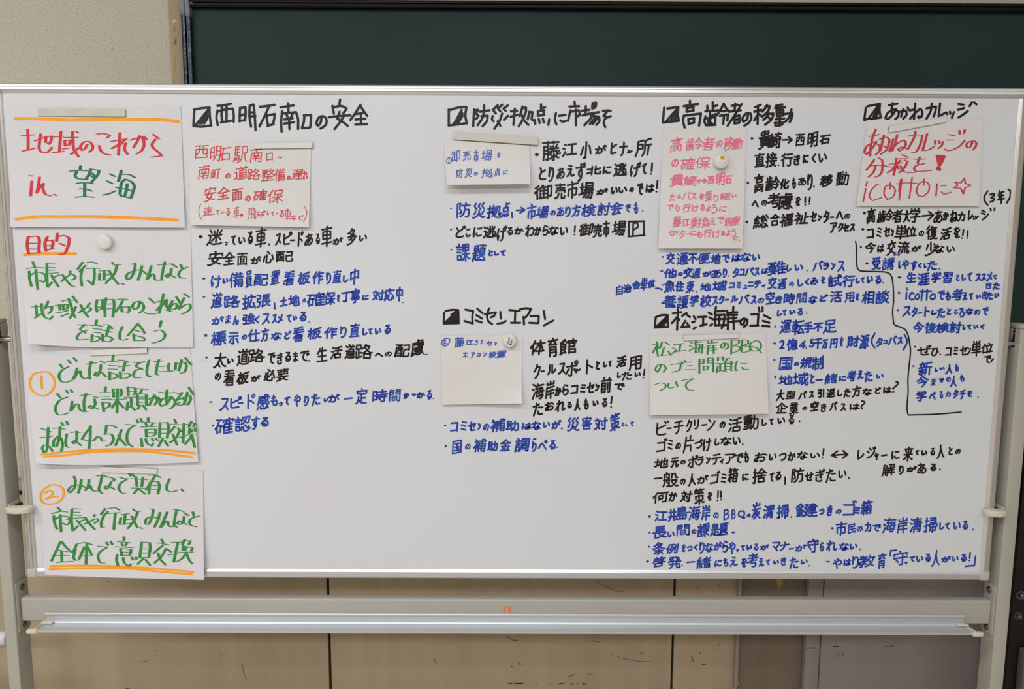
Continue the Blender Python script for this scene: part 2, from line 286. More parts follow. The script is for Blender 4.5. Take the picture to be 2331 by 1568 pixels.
 'ろ': [[10, 2, 13, 5, 40, 4, 42, 5], [17, 57, 20, 60, 23, 60, 33, 60, 43, 58, 50, 53, 53, 50, 55, 45, 56, 40, 54, 35, 51, 31, 47, 28, 36, 26, 27, 27, 24, 27], [25, 26, 26, 25, 25, 26], [42, 5, 41, 9, 26, 22, 21, 28, 5, 40]],
 'わ': [[4, 52, 4, 49, 13, 37, 17, 35], [34, 56, 38, 57, 43, 56, 50, 53, 56, 48, 58, 44, 59, 39, 59, 33, 57, 27, 54, 23, 50, 21, 46, 20, 40, 20, 32, 23, 23, 28, 19, 29], [5, 19, 19, 19], [18, 60, 18, 32, 20, 7, 23, 4]],
 'を': [[34, 34, 34, 47], [34, 34, 33, 30, 30, 27, 26, 26, 17, 28, 15, 27], [16, 27, 17, 26, 16, 27], [45, 10, 31, 12, 4, 12], [52, 58, 50, 59, 42, 60, 27, 60, 20, 57, 17, 54, 17, 51, 18, 46, 23, 41, 37, 32, 54, 25, 56, 22], [2, 38, 5, 37, 13, 28, 22, 10, 23, 4]],
 'ん': [[58, 40, 59, 45, 54, 55, 49, 59, 42, 60, 37, 58, 35, 56, 34, 48, 34, 38, 33, 35, 30, 33, 27, 33, 19, 35, 18, 35], [29, 8, 9, 46, 4, 60]],
 'ア': [[6, 59, 10, 59, 12, 58, 18, 54, 22, 49, 27, 37, 28, 30, 28, 21], [2, 7, 56, 8, 55, 13, 49, 20, 42, 28, 38, 28]],
 'ィ': [[36, 60, 35, 24], [0, 33, 6, 35, 32, 24, 49, 11, 54, 6]],
 'イ': [[35, 23, 36, 60], [54, 6, 46, 14, 32, 24, 7, 34, 5, 35, 0, 33]],
 'エ': [[31, 60, 31, 19], [3, 60, 60, 60], [7, 19, 56, 19]],
 'カ': [[4, 18, 51, 18, 53, 18, 54, 26, 53, 40, 51, 50, 49, 56, 48, 58, 45, 59, 35, 59], [2, 59, 6, 59, 9, 56, 14, 51, 20, 42, 23, 33, 26, 22, 27, 14, 27, 3]],
 'ク': [[9, 58, 14, 59, 16, 59, 27, 53, 34, 48, 44, 35, 51, 19, 52, 15, 51, 14, 24, 14], [1, 31, 6, 31, 15, 22, 24, 11, 27, 4]],
 'コ': [[58, 55, 4, 55], [58, 60, 58, 5, 4, 4]],
 'ゴ': [[45, 56, 45, 18, 3, 17], [45, 56, 2, 56], [44, 11, 41, 5], [50, 3, 53, 8]],
 'ジ': [[6, 58, 9, 59, 19, 56, 26, 53, 36, 47, 46, 40, 54, 30, 56, 27, 56, 23], [4, 25, 15, 32], [50, 16, 45, 8, 42, 7], [60, 12, 55, 5, 54, 4], [15, 8, 26, 15]],
 'ス': [[58, 58, 46, 45, 37, 36], [10, 9, 48, 9, 49, 11, 48, 15, 43, 24, 37, 33, 31, 40, 24, 47, 14, 54, 6, 58, 3, 58]],
 'ズ': [[33, 39, 50, 57], [51, 12, 47, 5], [61, 9, 59, 9, 55, 3], [9, 15, 43, 15, 43, 17, 42, 22, 38, 30, 27, 43, 17, 52, 9, 57, 6, 59, 1, 58]],
 'セ': [[56, 59, 46, 60, 32, 60, 26, 59, 23, 57, 22, 53, 22, 6], [1, 28, 4, 29, 50, 20, 56, 19, 56, 24, 53, 28, 46, 39, 43, 40]],
 'タ': [[24, 30, 38, 39, 48, 47], [8, 59, 13, 59, 16, 58, 26, 53, 33, 47, 44, 34, 51, 21, 52, 15, 51, 13, 24, 13], [1, 32, 5, 31, 13, 25, 24, 11, 28, 4]],
 'チ': [[60, 28, 3, 28], [33, 9, 32, 33, 31, 40, 29, 46, 25, 52, 21, 56, 16, 59, 12, 59], [54, 6, 49, 5, 31, 9, 16, 10, 10, 10, 7, 8]],
 'ッ': [[34, 21, 32, 20, 27, 6], [11, 26, 5, 12, 3, 10], [13, 57, 19, 58, 25, 55, 34, 50, 41, 43, 48, 34, 54, 23, 57, 11, 57, 8]],
 'テ': [[12, 6, 51, 6], [33, 26, 31, 40, 28, 49, 24, 54, 19, 58, 16, 59, 13, 59], [3, 25, 60, 25]],
 'ト': [[36, 36, 15, 27, 4, 25], [2, 2, 3, 4, 4, 60]],
 'ド': [[41, 10, 37, 4, 35, 2], [27, 7, 31, 15, 34, 15], [37, 40, 36, 37, 33, 35, 10, 26, 4, 25], [2, 3, 3, 5, 4, 60]],
 'ナ': [[2, 22, 60, 22], [10, 59, 15, 59, 21, 54, 27, 48, 30, 41, 33, 28, 33, 5, 32, 4]],
 'ニ': [[59, 60, 4, 60], [53, 20, 10, 20]],
 'バ': [[40, 19, 47, 36, 56, 59], [60, 14, 57, 8], [23, 17, 20, 19, 14, 42, 9, 53, 4, 60], [47, 10, 49, 11, 52, 17]],
 'ヒ': [[44, 16, 20, 25, 9, 28, 4, 28], [48, 58, 35, 60, 16, 60, 9, 59, 5, 56, 4, 51, 3, 4]],
 'ビ': [[53, 10, 52, 9, 48, 3], [42, 21, 39, 21, 14, 30, 9, 31, 3, 32], [37, 5, 40, 6, 43, 12], [3, 9, 3, 49, 4, 54, 5, 57, 8, 59, 14, 60, 30, 60, 44, 59]],
 'ピ': [[3, 31, 10, 30, 35, 22, 40, 20, 42, 16], [48, 15, 52, 14, 54, 12, 55, 9, 53, 4, 49, 2, 44, 3, 42, 7, 42, 10, 44, 13, 48, 15], [44, 59, 16, 60, 9, 59, 5, 57, 4, 54, 3, 49, 3, 8]],
 'ボ': [[56, 5, 60, 11], [51, 13, 48, 7], [2, 50, 4, 50, 6, 47, 14, 36, 17, 34], [56, 49, 48, 36], [5, 21, 55, 21], [17, 57, 21, 61, 28, 60, 29, 59, 30, 57, 30, 9, 29, 8]],
 'ポ': [[17, 34, 14, 36, 6, 47, 4, 50, 2, 50], [56, 49, 48, 36], [52, 14, 57, 13, 59, 10, 59, 6, 56, 2, 51, 3, 49, 4, 47, 7, 48, 12, 52, 14], [30, 9, 30, 57, 29, 59, 28, 60, 21, 61, 17, 57], [5, 21, 55, 21]],
 'マ': [[3, 11, 55, 11, 55, 17, 50, 24, 42, 32, 30, 44], [40, 57, 25, 42, 15, 33, 12, 33]],
 'ミ': [[9, 25, 43, 33], [5, 48, 32, 55, 46, 59], [49, 13, 48, 11, 42, 10, 13, 4]],
 'メ': [[14, 16, 34, 30, 53, 48], [4, 58, 7, 59, 15, 53, 24, 46, 33, 36, 40, 26, 47, 14, 50, 6, 49, 2]],
 'ャ': [[54, 17, 53, 18, 54, 17], [40, 36, 43, 35, 49, 29, 55, 21, 56, 17, 55, 16], [4, 24, 50, 15, 54, 15, 54, 17], [13, 3, 18, 6, 32, 56, 33, 60]],
 'ュ': [[43, 60, 47, 32, 47, 25, 47, 23, 44, 23, 11, 23], [3, 60, 59, 60]],
 'ラ': [[50, 4, 10, 4], [2, 22, 52, 22, 53, 23, 53, 28, 49, 37, 44, 44, 40, 48, 34, 53, 26, 57, 19, 59, 14, 58]],
 'リ': [[40, 4, 40, 30, 38, 39, 36, 44, 31, 51, 24, 57, 18, 59, 12, 58], [4, 35, 3, 4]],
 'ル': [[60, 38, 59, 42, 51, 50, 41, 56, 36, 57, 36, 12], [17, 11, 17, 31, 15, 44, 12, 51, 7, 57, 5, 59, 1, 60]],
 'レ': [[8, 0, 4, 4, 4, 55, 5, 58, 10, 57, 18, 55, 34, 47, 48, 36, 52, 32, 53, 28]],
 'ン': [[59, 18, 59, 22, 52, 32, 44, 40, 35, 47, 22, 54, 12, 58, 6, 59, 0, 57], [22, 19, 7, 7]],
 'ー': [[59, 60, 3, 59]],
 '一': [[60, 61, 3, 61]],
 '丁': [[33, 7, 33, 55, 33, 58, 30, 60, 19, 60, 13, 57], [60, 7, 3, 7]],
 '万': [[33, 59, 36, 60, 43, 60, 47, 60, 49, 58, 51, 51, 54, 27, 52, 26, 22, 26], [5, 7, 60, 7], [23, 7, 23, 23, 22, 30, 17, 45, 15, 48, 9, 56, 5, 59, 1, 59]],
 '不': [[59, 40, 41, 26, 36, 25], [30, 21, 31, 23, 31, 61], [58, 7, 4, 7], [1, 40, 5, 41, 10, 38, 28, 22, 31, 18, 34, 12, 35, 8]],
 '中': [[27, 61, 27, 3], [2, 38, 52, 38], [52, 42, 52, 15, 4, 15, 2, 16, 2, 42]],
 '乗': [[29, 43, 27, 44, 20, 50, 13, 55, 5, 58, 2, 57], [61, 57, 57, 58, 52, 56, 42, 51, 37, 46, 35, 44, 33, 43], [46, 42, 46, 18], [33, 43, 37, 42, 57, 42], [29, 43, 26, 42, 6, 42], [16, 42, 16, 18], [59, 29, 3, 29], [56, 18, 7, 18], [31, 7, 31, 61], [8, 8, 35, 6, 51, 4, 55, 5]],
 '井': [[56, 17, 5, 17], [57, 38, 2, 38], [42, 60, 42, 3], [1, 60, 5, 59, 9, 56, 13, 51, 16, 43, 18, 30, 18, 3]],
 '交': [[22, 19, 19, 20, 13, 26, 6, 31, 4, 31], [42, 20, 49, 25, 56, 32], [57, 13, 4, 13], [61, 58, 57, 59, 54, 59, 44, 56, 37, 52, 29, 46, 22, 38, 19, 32], [42, 32, 35, 43, 25, 52, 15, 57, 5, 60, 1, 59], [31, 13, 30, 6, 29, 3]],
 '人': [[58, 59, 51, 54, 42, 45, 38, 36, 33, 24, 31, 22], [31, 4, 30, 19, 27, 30, 21, 43, 14, 52, 10, 56, 5, 59, 1, 59]],
 '今': [[32, 6, 29, 7, 22, 14, 14, 21, 5, 26, 3, 26], [32, 6, 43, 16, 54, 24, 57, 26, 62, 25], [33, 60, 48, 42, 49, 37], [11, 37, 49, 37], [37, 29, 27, 21]],
 '仕': [[12, 22, 9, 24, 3, 30, 3, 33], [41, 6, 41, 58], [23, 58, 59, 58], [22, 26, 60, 26], [13, 61, 13, 20, 14, 16, 20, 5]],
 '他': [[11, 23, 7, 24, 3, 30], [42, 46, 42, 5], [59, 50, 60, 53, 59, 56, 58, 59, 55, 60, 34, 60, 29, 58, 27, 50, 27, 11], [20, 31, 39, 24, 45, 21, 53, 18, 57, 18, 57, 32, 56, 41, 55, 43, 52, 43, 50, 43, 48, 42], [18, 5, 12, 16, 12, 19, 12, 61]],
 '企': [[32, 8, 29, 9, 22, 17, 13, 23, 5, 28, 1, 27], [32, 8, 41, 17, 49, 23, 58, 28, 62, 27], [51, 40, 32, 40], [14, 36, 14, 61], [32, 61, 32, 25], [5, 61, 57, 61]],
 '会': [[49, 55, 19, 58, 13, 57], [49, 20, 46, 24, 44, 24, 18, 24, 16, 23, 14, 20], [26, 38, 24, 42, 15, 53, 13, 57], [6, 37, 57, 37], [41, 45, 43, 46, 46, 49, 55, 60], [32, 6, 29, 7, 22, 14, 9, 22, 5, 25, 1, 24], [32, 6, 41, 14, 50, 20, 58, 24, 62, 23]],
 '位': [[30, 25, 34, 49], [51, 23, 52, 26, 46, 58], [25, 16, 57, 16], [3, 32, 3, 28, 7, 23, 11, 22], [42, 9, 39, 3, 37, 2], [60, 58, 22, 58], [12, 61, 12, 20, 13, 15, 18, 4]],
 '住': [[11, 22, 7, 24, 3, 29, 3, 31], [36, 2, 38, 4, 42, 10, 44, 11], [41, 58, 41, 17], [25, 36, 57, 36], [60, 59, 21, 59], [59, 17, 23, 17], [12, 61, 12, 19, 18, 4]],
 '体': [[20, 18, 35, 18, 38, 20], [40, 20, 43, 22, 51, 38, 57, 46, 59, 48], [40, 20, 43, 18, 59, 18], [38, 20, 35, 23, 27, 38, 19, 49], [3, 33, 3, 29, 7, 24, 10, 23], [28, 49, 50, 49], [39, 5, 39, 60], [16, 5, 12, 15, 11, 20, 11, 61]],
 '何': [[10, 22, 7, 23, 3, 28, 3, 33], [55, 10, 55, 58, 54, 60, 50, 61, 43, 61, 41, 60], [23, 10, 60, 10], [25, 48, 25, 24, 40, 24, 41, 26, 41, 43, 25, 43], [17, 4, 12, 14, 11, 19, 12, 61]],
 '作': [[60, 44, 39, 44], [59, 29, 39, 29], [11, 22, 7, 24, 3, 29, 3, 32], [39, 15, 39, 61], [60, 15, 32, 14], [35, 4, 32, 12, 22, 28], [18, 4, 13, 16, 12, 19, 12, 61]],
 '例': [[47, 58, 49, 60, 52, 60, 57, 59, 58, 57, 58, 3], [2, 32, 3, 27, 4, 24, 6, 23, 9, 22], [25, 37, 32, 42], [47, 10, 47, 44], [20, 6, 39, 6], [21, 59, 27, 53, 31, 46, 35, 37, 37, 26, 37, 22, 25, 22], [9, 60, 9, 19, 10, 13, 14, 3], [27, 7, 25, 20, 18, 36]],
 '便': [[3, 32, 3, 28, 6, 25, 10, 23], [22, 7, 59, 7], [56, 28, 24, 28], [56, 28, 56, 38, 56, 39, 24, 38, 24, 18, 25, 17, 56, 17, 56, 18, 56, 28], [10, 60, 10, 20, 16, 5], [21, 44, 23, 45, 30, 52, 39, 56, 56, 60, 61, 58], [17, 59, 21, 60, 30, 56, 36, 50, 39, 46, 40, 36, 40, 7]],
 '保': [[41, 39, 44, 41, 50, 50, 59, 57], [41, 39, 44, 37, 58, 37], [21, 37, 36, 37, 39, 39], [39, 39, 25, 54, 21, 57, 19, 56], [11, 23, 7, 24, 3, 30], [40, 25, 26, 24, 26, 8, 55, 8, 55, 24, 40, 25], [40, 61, 40, 25], [17, 5, 18, 6, 13, 16, 12, 21, 12, 60]],
 '備': [[3, 32, 3, 28, 6, 24, 9, 22], [26, 51, 57, 51], [57, 41, 26, 41], [58, 10, 22, 10], [41, 31, 41, 60], [20, 21, 60, 21], [49, 21, 49, 3], [15, 4, 11, 13, 10, 19, 10, 61], [32, 3, 32, 18, 28, 27, 26, 35, 26, 61], [18, 35, 21, 33, 29, 31, 57, 31, 57, 58, 55, 61, 51, 60]],
 '億': [[31, 21, 31, 15, 28, 14], [51, 57, 50, 60, 49, 61, 33, 61, 31, 58, 30, 51], [43, 51, 37, 47], [40, 9, 38, 4, 36, 2], [37, 47, 37, 43], [26, 35, 55, 35], [3, 32, 3, 29, 6, 25, 10, 23], [23, 51, 20, 58], [60, 58, 54, 51, 52, 49], [58, 10, 22, 10], [60, 21, 20, 21], [55, 35, 55, 29, 54, 28, 26, 28, 26, 29, 26, 42, 27, 43, 54, 43, 55, 42, 55, 35], [11, 61, 11, 21, 12, 16, 17, 4], [48, 10, 48, 16, 48, 20]],
 '元': [[9, 8, 53, 8], [1, 59, 4, 60, 8, 58, 13, 54, 16, 49, 20, 38, 21, 27], [59, 48, 60, 50, 59, 55, 57, 59, 45, 60, 41, 58, 40, 55, 40, 27], [59, 27, 3, 27]],
 '全': [[53, 27, 50, 30, 48, 31, 14, 31, 10, 27], [14, 46, 49, 46], [31, 61, 31, 31], [5, 61, 57, 61], [32, 9, 43, 19, 52, 26, 58, 30, 62, 29], [32, 9, 29, 10, 20, 19, 12, 25, 4, 30, 1, 29]],
 '円': [[30, 3, 30, 30], [2, 30, 58, 30], [2, 60, 2, 4, 3, 3, 58, 3, 57, 58, 56, 60, 47, 60, 43, 58]],
 '制': [[46, 42, 46, 9], [47, 59, 49, 60, 54, 60, 57, 59, 58, 57, 58, 3], [2, 24, 36, 24], [7, 12, 33, 12], [19, 61, 19, 3], [27, 55, 32, 55, 33, 53, 34, 37, 33, 36, 6, 36, 6, 55], [8, 4, 7, 10, 3, 19]],
 '前': [[40, 49, 40, 26], [44, 60, 46, 61, 51, 61, 53, 60, 53, 58, 54, 24], [43, 13, 44, 9, 47, 4], [6, 35, 27, 35], [6, 47, 27, 47], [2, 14, 58, 14], [6, 61, 6, 26, 7, 25, 27, 25, 26, 58, 25, 61, 20, 61, 18, 60], [13, 3, 14, 3, 17, 7, 18, 14]],
 '力': [[34, 57, 38, 60, 43, 60, 48, 59, 51, 56, 52, 52, 54, 43, 55, 18, 5, 18], [27, 3, 26, 26, 24, 33, 21, 41, 16, 49, 10, 55, 5, 59, 1, 59]],
 '助': [[7, 35, 24, 35], [7, 21, 24, 21], [42, 58, 45, 60, 52, 60, 54, 59, 56, 57, 57, 48, 58, 19, 32, 18], [7, 52, 7, 6, 24, 6, 24, 48], [43, 3, 42, 27, 39, 43, 35, 51, 31, 56, 27, 59, 26, 60], [29, 48, 3, 53, 1, 52]],
 '動': [[2, 57, 5, 58, 26, 55, 31, 55, 32, 56], [17, 56, 17, 5], [4, 30, 31, 30], [2, 13, 32, 13], [4, 47, 31, 47], [44, 58, 47, 60, 52, 60, 55, 59, 56, 57, 58, 48, 59, 19, 36, 18], [3, 5, 14, 5, 28, 3, 32, 4], [31, 30, 31, 37, 30, 38, 5, 38, 4, 37, 4, 22, 5, 22, 30, 22, 31, 23, 31, 30], [29, 60, 31, 59, 36, 54, 39, 49, 41, 42, 44, 28, 44, 3]],
 '化': [[21, 42, 24, 42, 30, 39, 35, 37], [56, 15, 44, 28, 40, 31, 35, 33], [3, 31, 4, 28, 9, 22, 13, 20], [58, 43, 60, 47, 60, 49, 58, 56, 57, 58, 53, 59, 41, 59, 38, 59, 36, 57, 35, 54, 35, 5], [14, 60, 14, 17, 15, 13, 20, 4]],
 '北': [[5, 22, 22, 22], [38, 28, 43, 27, 57, 18], [22, 46, 17, 46, 4, 52], [38, 6, 38, 55, 39, 58, 41, 59, 44, 60, 53, 60, 57, 59, 59, 56, 60, 49, 58, 44], [22, 61, 22, 6]],
 '医': [[60, 61, 4, 61, 2, 60, 3, 5, 58, 5], [52, 54, 39, 42, 33, 39], [20, 19, 54, 19], [57, 34, 12, 34], [22, 13, 21, 16, 16, 22, 12, 25], [11, 53, 15, 53, 23, 50, 31, 43, 34, 32, 34, 19]],
 '千': [[31, 8, 31, 61], [2, 29, 60, 29], [6, 9, 8, 10, 23, 8, 50, 4, 55, 5]],
 '南': [[39, 27, 36, 36], [18, 26, 21, 28, 22, 30, 22, 37], [30, 59, 30, 37], [15, 48, 46, 48], [6, 61, 6, 22, 7, 22, 54, 22, 54, 56, 53, 59, 50, 61, 44, 61, 41, 59], [2, 9, 57, 9], [30, 3, 30, 21], [44, 37, 16, 37]],
 '単': [[50, 4, 46, 10, 46, 14], [10, 4, 14, 9, 13, 15], [9, 26, 52, 26], [2, 49, 58, 49], [13, 15, 52, 15, 52, 37, 51, 38, 9, 38, 9, 15, 13, 15], [27, 4, 30, 8, 30, 18, 30, 61]],
 '卸': [[39, 61, 39, 7, 57, 7, 58, 8, 58, 48, 57, 49, 53, 50, 48, 48], [7, 35, 7, 56], [19, 37, 30, 37], [3, 24, 32, 24], [10, 10, 30, 10], [19, 10, 19, 54], [3, 57, 32, 52], [5, 17, 11, 7, 12, 3]],
 '受': [[13, 22, 13, 16, 11, 12, 8, 11], [29, 11, 31, 17, 33, 18], [15, 35, 17, 41, 27, 50, 28, 52], [61, 58, 56, 60, 51, 59, 38, 55, 34, 54, 33, 52], [55, 4, 51, 3, 21, 7, 9, 7, 4, 7], [52, 10, 51, 12, 47, 18, 46, 22], [57, 32, 57, 23, 56, 22, 4, 22, 4, 23, 4, 32], [15, 35, 45, 35, 46, 36, 45, 39, 39, 47, 31, 52, 14, 58, 5, 60, 2, 60]],
 '口': [[3, 54, 56, 54], [56, 60, 56, 4, 4, 3, 3, 4, 3, 60]],
 '合': [[14, 22, 17, 26, 45, 26, 49, 21], [13, 57, 13, 39, 14, 38, 49, 38, 50, 57], [13, 57, 50, 57], [32, 7, 46, 19, 58, 25, 59, 25], [32, 7, 29, 8, 20, 17, 9, 24, 5, 26, 0, 26]],
 '員': [[53, 33, 9, 33], [20, 55, 20, 50], [9, 41, 53, 41], [42, 55, 41, 50], [13, 16, 49, 16, 50, 15, 50, 6, 49, 5, 13, 5, 13, 7, 13, 15, 13, 16], [41, 50, 10, 50, 10, 25, 53, 25, 53, 49, 52, 50, 41, 50], [0, 60, 6, 60, 19, 55, 25, 55], [39, 55, 45, 55, 58, 60, 62, 60]],
 '啓': [[16, 3, 18, 6], [49, 58, 49, 43, 47, 41, 14, 41, 14, 58], [49, 58, 14, 58], [39, 10, 60, 10], [4, 38, 7, 29, 8, 12, 26, 12, 27, 13, 27, 20], [37, 15, 39, 16, 43, 23, 48, 29, 56, 35, 59, 35, 61, 35], [54, 11, 54, 15, 51, 21, 45, 29, 35, 35, 33, 36, 29, 35], [43, 2, 41, 4, 37, 14, 32, 20, 30, 20, 28, 21, 27, 25, 7, 25]],
 '国': [[44, 40, 40, 35, 37, 34], [2, 57, 2, 4, 4, 3, 56, 3, 56, 57], [2, 57, 56, 57], [44, 29, 15, 29], [14, 14, 46, 14], [29, 46, 29, 14], [12, 46, 47, 46]],
 '土': [[2, 61, 60, 61], [31, 61, 31, 5], [7, 27, 55, 27]],
 '地': [[43, 5, 43, 47], [29, 12, 29, 55, 31, 59, 35, 61, 56, 61, 58, 59, 60, 57, 60, 53, 59, 51], [12, 46, 11, 6], [19, 21, 3, 21], [49, 43, 51, 44, 54, 44, 56, 42, 57, 38, 57, 18, 46, 21, 40, 25, 32, 27, 23, 32], [1, 50, 4, 50, 14, 45, 21, 43]],
 '型': [[43, 8, 43, 26], [56, 5, 56, 35, 52, 37, 48, 37, 44, 35], [26, 7, 26, 36], [2, 61, 60, 61], [10, 47, 53, 47], [34, 21, 4, 21], [32, 40, 32, 61], [6, 7, 32, 7], [12, 7, 12, 19, 11, 28, 8, 33, 5, 36, 1, 36]],
 '域': [[54, 4, 58, 8, 58, 13], [35, 60, 45, 51, 48, 49], [40, 48, 21, 52, 19, 52], [49, 42, 52, 40, 58, 24], [24, 40, 24, 24, 36, 24, 36, 39, 24, 40], [22, 13, 58, 13], [10, 4, 10, 46], [16, 20, 2, 20], [3, 50, 12, 45, 17, 44], [59, 49, 61, 53, 60, 57, 59, 60, 56, 61, 54, 60, 52, 58, 49, 50, 46, 33, 45, 3]],
 '場': [[55, 14, 29, 14], [37, 40, 36, 44, 30, 52, 24, 57, 20, 57], [34, 60, 37, 60, 41, 56, 47, 47, 48, 40], [29, 14, 29, 22, 30, 23, 55, 23, 55, 22, 55, 5, 54, 4, 30, 4, 29, 5, 29, 14], [60, 30, 22, 30], [11, 4, 12, 42], [4, 18, 19, 18], [29, 40, 58, 40, 57, 51, 55, 59, 54, 60, 50, 61, 46, 59], [19, 40, 5, 46, 2, 46], [32, 31, 31, 35, 29, 38, 23, 44, 19, 47]],
 '売': [[56, 39, 56, 32, 55, 31, 6, 31, 5, 39], [0, 59, 5, 60, 14, 56, 19, 49, 21, 40], [38, 40, 39, 54, 40, 59, 42, 59, 56, 59, 58, 56, 58, 51], [58, 9, 4, 9], [10, 21, 52, 21], [31, 3, 31, 21]],
 '多': [[26, 43, 30, 45, 34, 48, 35, 50], [26, 24, 21, 19, 17, 19], [1, 59, 5, 60, 23, 57, 33, 53, 44, 47, 51, 39, 53, 37, 54, 33, 37, 33, 36, 32], [2, 33, 5, 33, 21, 28, 35, 20, 42, 13, 43, 9, 26, 9, 24, 8], [42, 25, 38, 27, 33, 32, 22, 40, 13, 44, 10, 43], [2, 17, 7, 17, 11, 16, 22, 9, 27, 3, 30, 2]],
 '大': [[4, 59, 5, 59, 10, 57, 15, 52, 20, 47, 25, 37, 29, 27, 31, 25], [4, 22, 28, 22, 31, 24], [31, 25, 34, 22, 58, 22], [61, 58, 58, 59, 55, 57, 47, 50, 40, 42, 33, 27, 31, 25], [31, 24, 31, 3]],
 '太': [[4, 21, 28, 21, 30, 22], [21, 47, 26, 50, 33, 57], [31, 23, 33, 25, 37, 35, 44, 47, 49, 52, 55, 57, 58, 59, 62, 58], [31, 23, 34, 21, 58, 21], [30, 22, 31, 4], [31, 23, 29, 25, 25, 39, 18, 50, 12, 55, 6, 59, 4, 59, 1, 59]],
 '学': [[10, 4, 14, 10, 14, 14], [29, 4, 31, 9, 31, 14], [46, 14, 47, 10, 51, 4], [2, 42, 57, 42], [56, 23, 56, 15, 55, 14, 4, 14, 4, 15, 4, 23], [14, 26, 45, 26], [41, 27, 40, 30, 31, 35, 30, 37, 29, 59, 26, 61, 20, 61, 15, 59]],
 '守': [[20, 49, 15, 42, 11, 38], [27, 2, 30, 4, 32, 11], [2, 30, 57, 30], [40, 20, 40, 59, 37, 61, 32, 61, 29, 61, 27, 60], [4, 20, 4, 12, 5, 12, 55, 12, 56, 13, 56, 20]],
 '安': [[29, 10, 27, 4, 24, 2], [43, 30, 41, 36, 35, 46, 34, 49], [2, 59, 6, 60, 16, 57, 28, 52, 29, 49], [55, 20, 55, 12, 53, 11, 4, 11, 4, 20], [57, 30, 2, 30], [54, 59, 14, 42, 15, 38, 22, 26, 25, 19, 29, 17]],
 '定': [[28, 2, 30, 3, 31, 5, 32, 10], [51, 40, 31, 40], [31, 57, 31, 24], [14, 24, 49, 24], [5, 20, 5, 12, 6, 11, 56, 11, 57, 12, 57, 20], [58, 60, 41, 59, 32, 58, 23, 55, 16, 47, 14, 46], [14, 35, 14, 43, 10, 51, 6, 57, 4, 59, 2, 60]],
 '害': [[10, 59, 49, 59], [30, 9, 29, 4], [10, 20, 48, 20], [2, 37, 57, 37], [3, 16, 3, 10, 5, 9, 54, 9, 55, 10, 55, 16], [51, 28, 8, 28], [10, 59, 11, 47, 12, 46, 48, 46, 49, 47, 49, 59], [29, 16, 29, 46]],
 '寧': [[29, 9, 28, 4, 24, 2], [13, 18, 8, 24], [50, 23, 44, 16], [29, 49, 29, 56, 28, 60, 21, 61, 16, 60], [22, 41, 22, 31], [36, 41, 36, 31], [40, 20, 41, 22, 39, 24, 25, 25, 20, 24, 20, 18], [25, 14, 33, 17], [3, 16, 3, 10, 4, 9, 55, 9, 55, 10, 55, 16], [7, 48, 52, 48], [8, 41, 8, 32, 10, 31, 50, 31, 50, 33, 50, 41], [57, 41, 2, 41]],
 '対': [[18, 43, 21, 45, 26, 52, 25, 55], [7, 27, 15, 37, 18, 38], [41, 43, 35, 32], [14, 5, 17, 9, 17, 15], [40, 58, 43, 61, 47, 61, 51, 60, 52, 57, 52, 4], [28, 15, 4, 15], [34, 20, 60, 20], [4, 59, 11, 53, 16, 46, 20, 36, 24, 21]],
 '小': [[3, 46, 7, 40, 10, 32, 13, 23, 13, 20], [18, 60, 20, 61, 26, 61, 29, 60, 31, 58, 31, 6], [46, 20, 48, 21, 50, 24, 55, 34, 59, 46]],
 '少': [[31, 40, 31, 3], [48, 14, 49, 14, 59, 31], [5, 32, 14, 14], [0, 58, 5, 60, 12, 59, 31, 53, 40, 49, 46, 44, 51, 39, 53, 38]],
 '岸': [[59, 24, 9, 24, 8, 43, 6, 51, 4, 58], [32, 14, 32, 3], [56, 34, 19, 34], [60, 46, 15, 46], [37, 60, 37, 35], [55, 6, 55, 13, 54, 14, 9, 14, 9, 13, 9, 6]],
 '島': [[8, 17, 45, 17], [56, 34, 8, 34], [29, 1, 25, 3, 24, 7], [35, 57, 35, 50], [19, 56, 19, 48], [35, 57, 3, 57, 2, 56, 2, 50], [39, 59, 42, 61, 46, 61, 49, 60, 50, 58, 51, 53, 52, 43, 9, 42, 8, 9, 9, 8, 45, 8, 45, 23, 44, 25, 8, 25]],
 '崎': [[56, 21, 55, 22, 41, 14], [28, 23, 27, 28], [55, 28, 54, 59, 53, 60, 50, 61, 46, 61, 42, 59], [10, 3, 11, 51], [28, 8, 57, 8], [59, 28, 27, 28], [30, 53, 30, 37, 42, 37, 43, 38, 43, 49, 30, 49], [20, 54, 20, 14], [2, 14, 2, 51, 7, 51, 20, 50], [28, 23, 34, 20, 38, 17, 41, 12, 43, 3]],
 '市': [[58, 13, 2, 13], [9, 53, 9, 28, 9, 28, 52, 28, 52, 47, 52, 51, 49, 52, 43, 53, 39, 51], [25, 2, 28, 3, 31, 10, 30, 16, 30, 61]],
 '年': [[14, 45, 14, 27, 54, 27], [2, 45, 59, 45], [15, 11, 56, 11], [34, 11, 34, 61], [16, 2, 17, 4, 15, 9, 5, 23]],
 '引': [[4, 5, 28, 5, 29, 6, 28, 21, 6, 21, 4, 33, 4, 36, 28, 36, 29, 37, 27, 51, 24, 59, 21, 60, 14, 60, 9, 58], [50, 61, 50, 3]],
 '張': [[40, 55, 28, 58], [47, 48, 56, 41, 58, 41], [6, 61, 12, 60, 14, 58, 16, 48, 17, 37, 16, 36, 3, 36, 4, 21, 17, 20, 17, 6, 16, 5, 2, 5], [55, 23, 29, 23], [55, 14, 29, 14], [24, 34, 59, 34], [62, 58, 58, 58, 49, 51, 41, 40, 39, 34], [28, 58, 28, 37, 29, 30, 30, 5, 58, 5]],
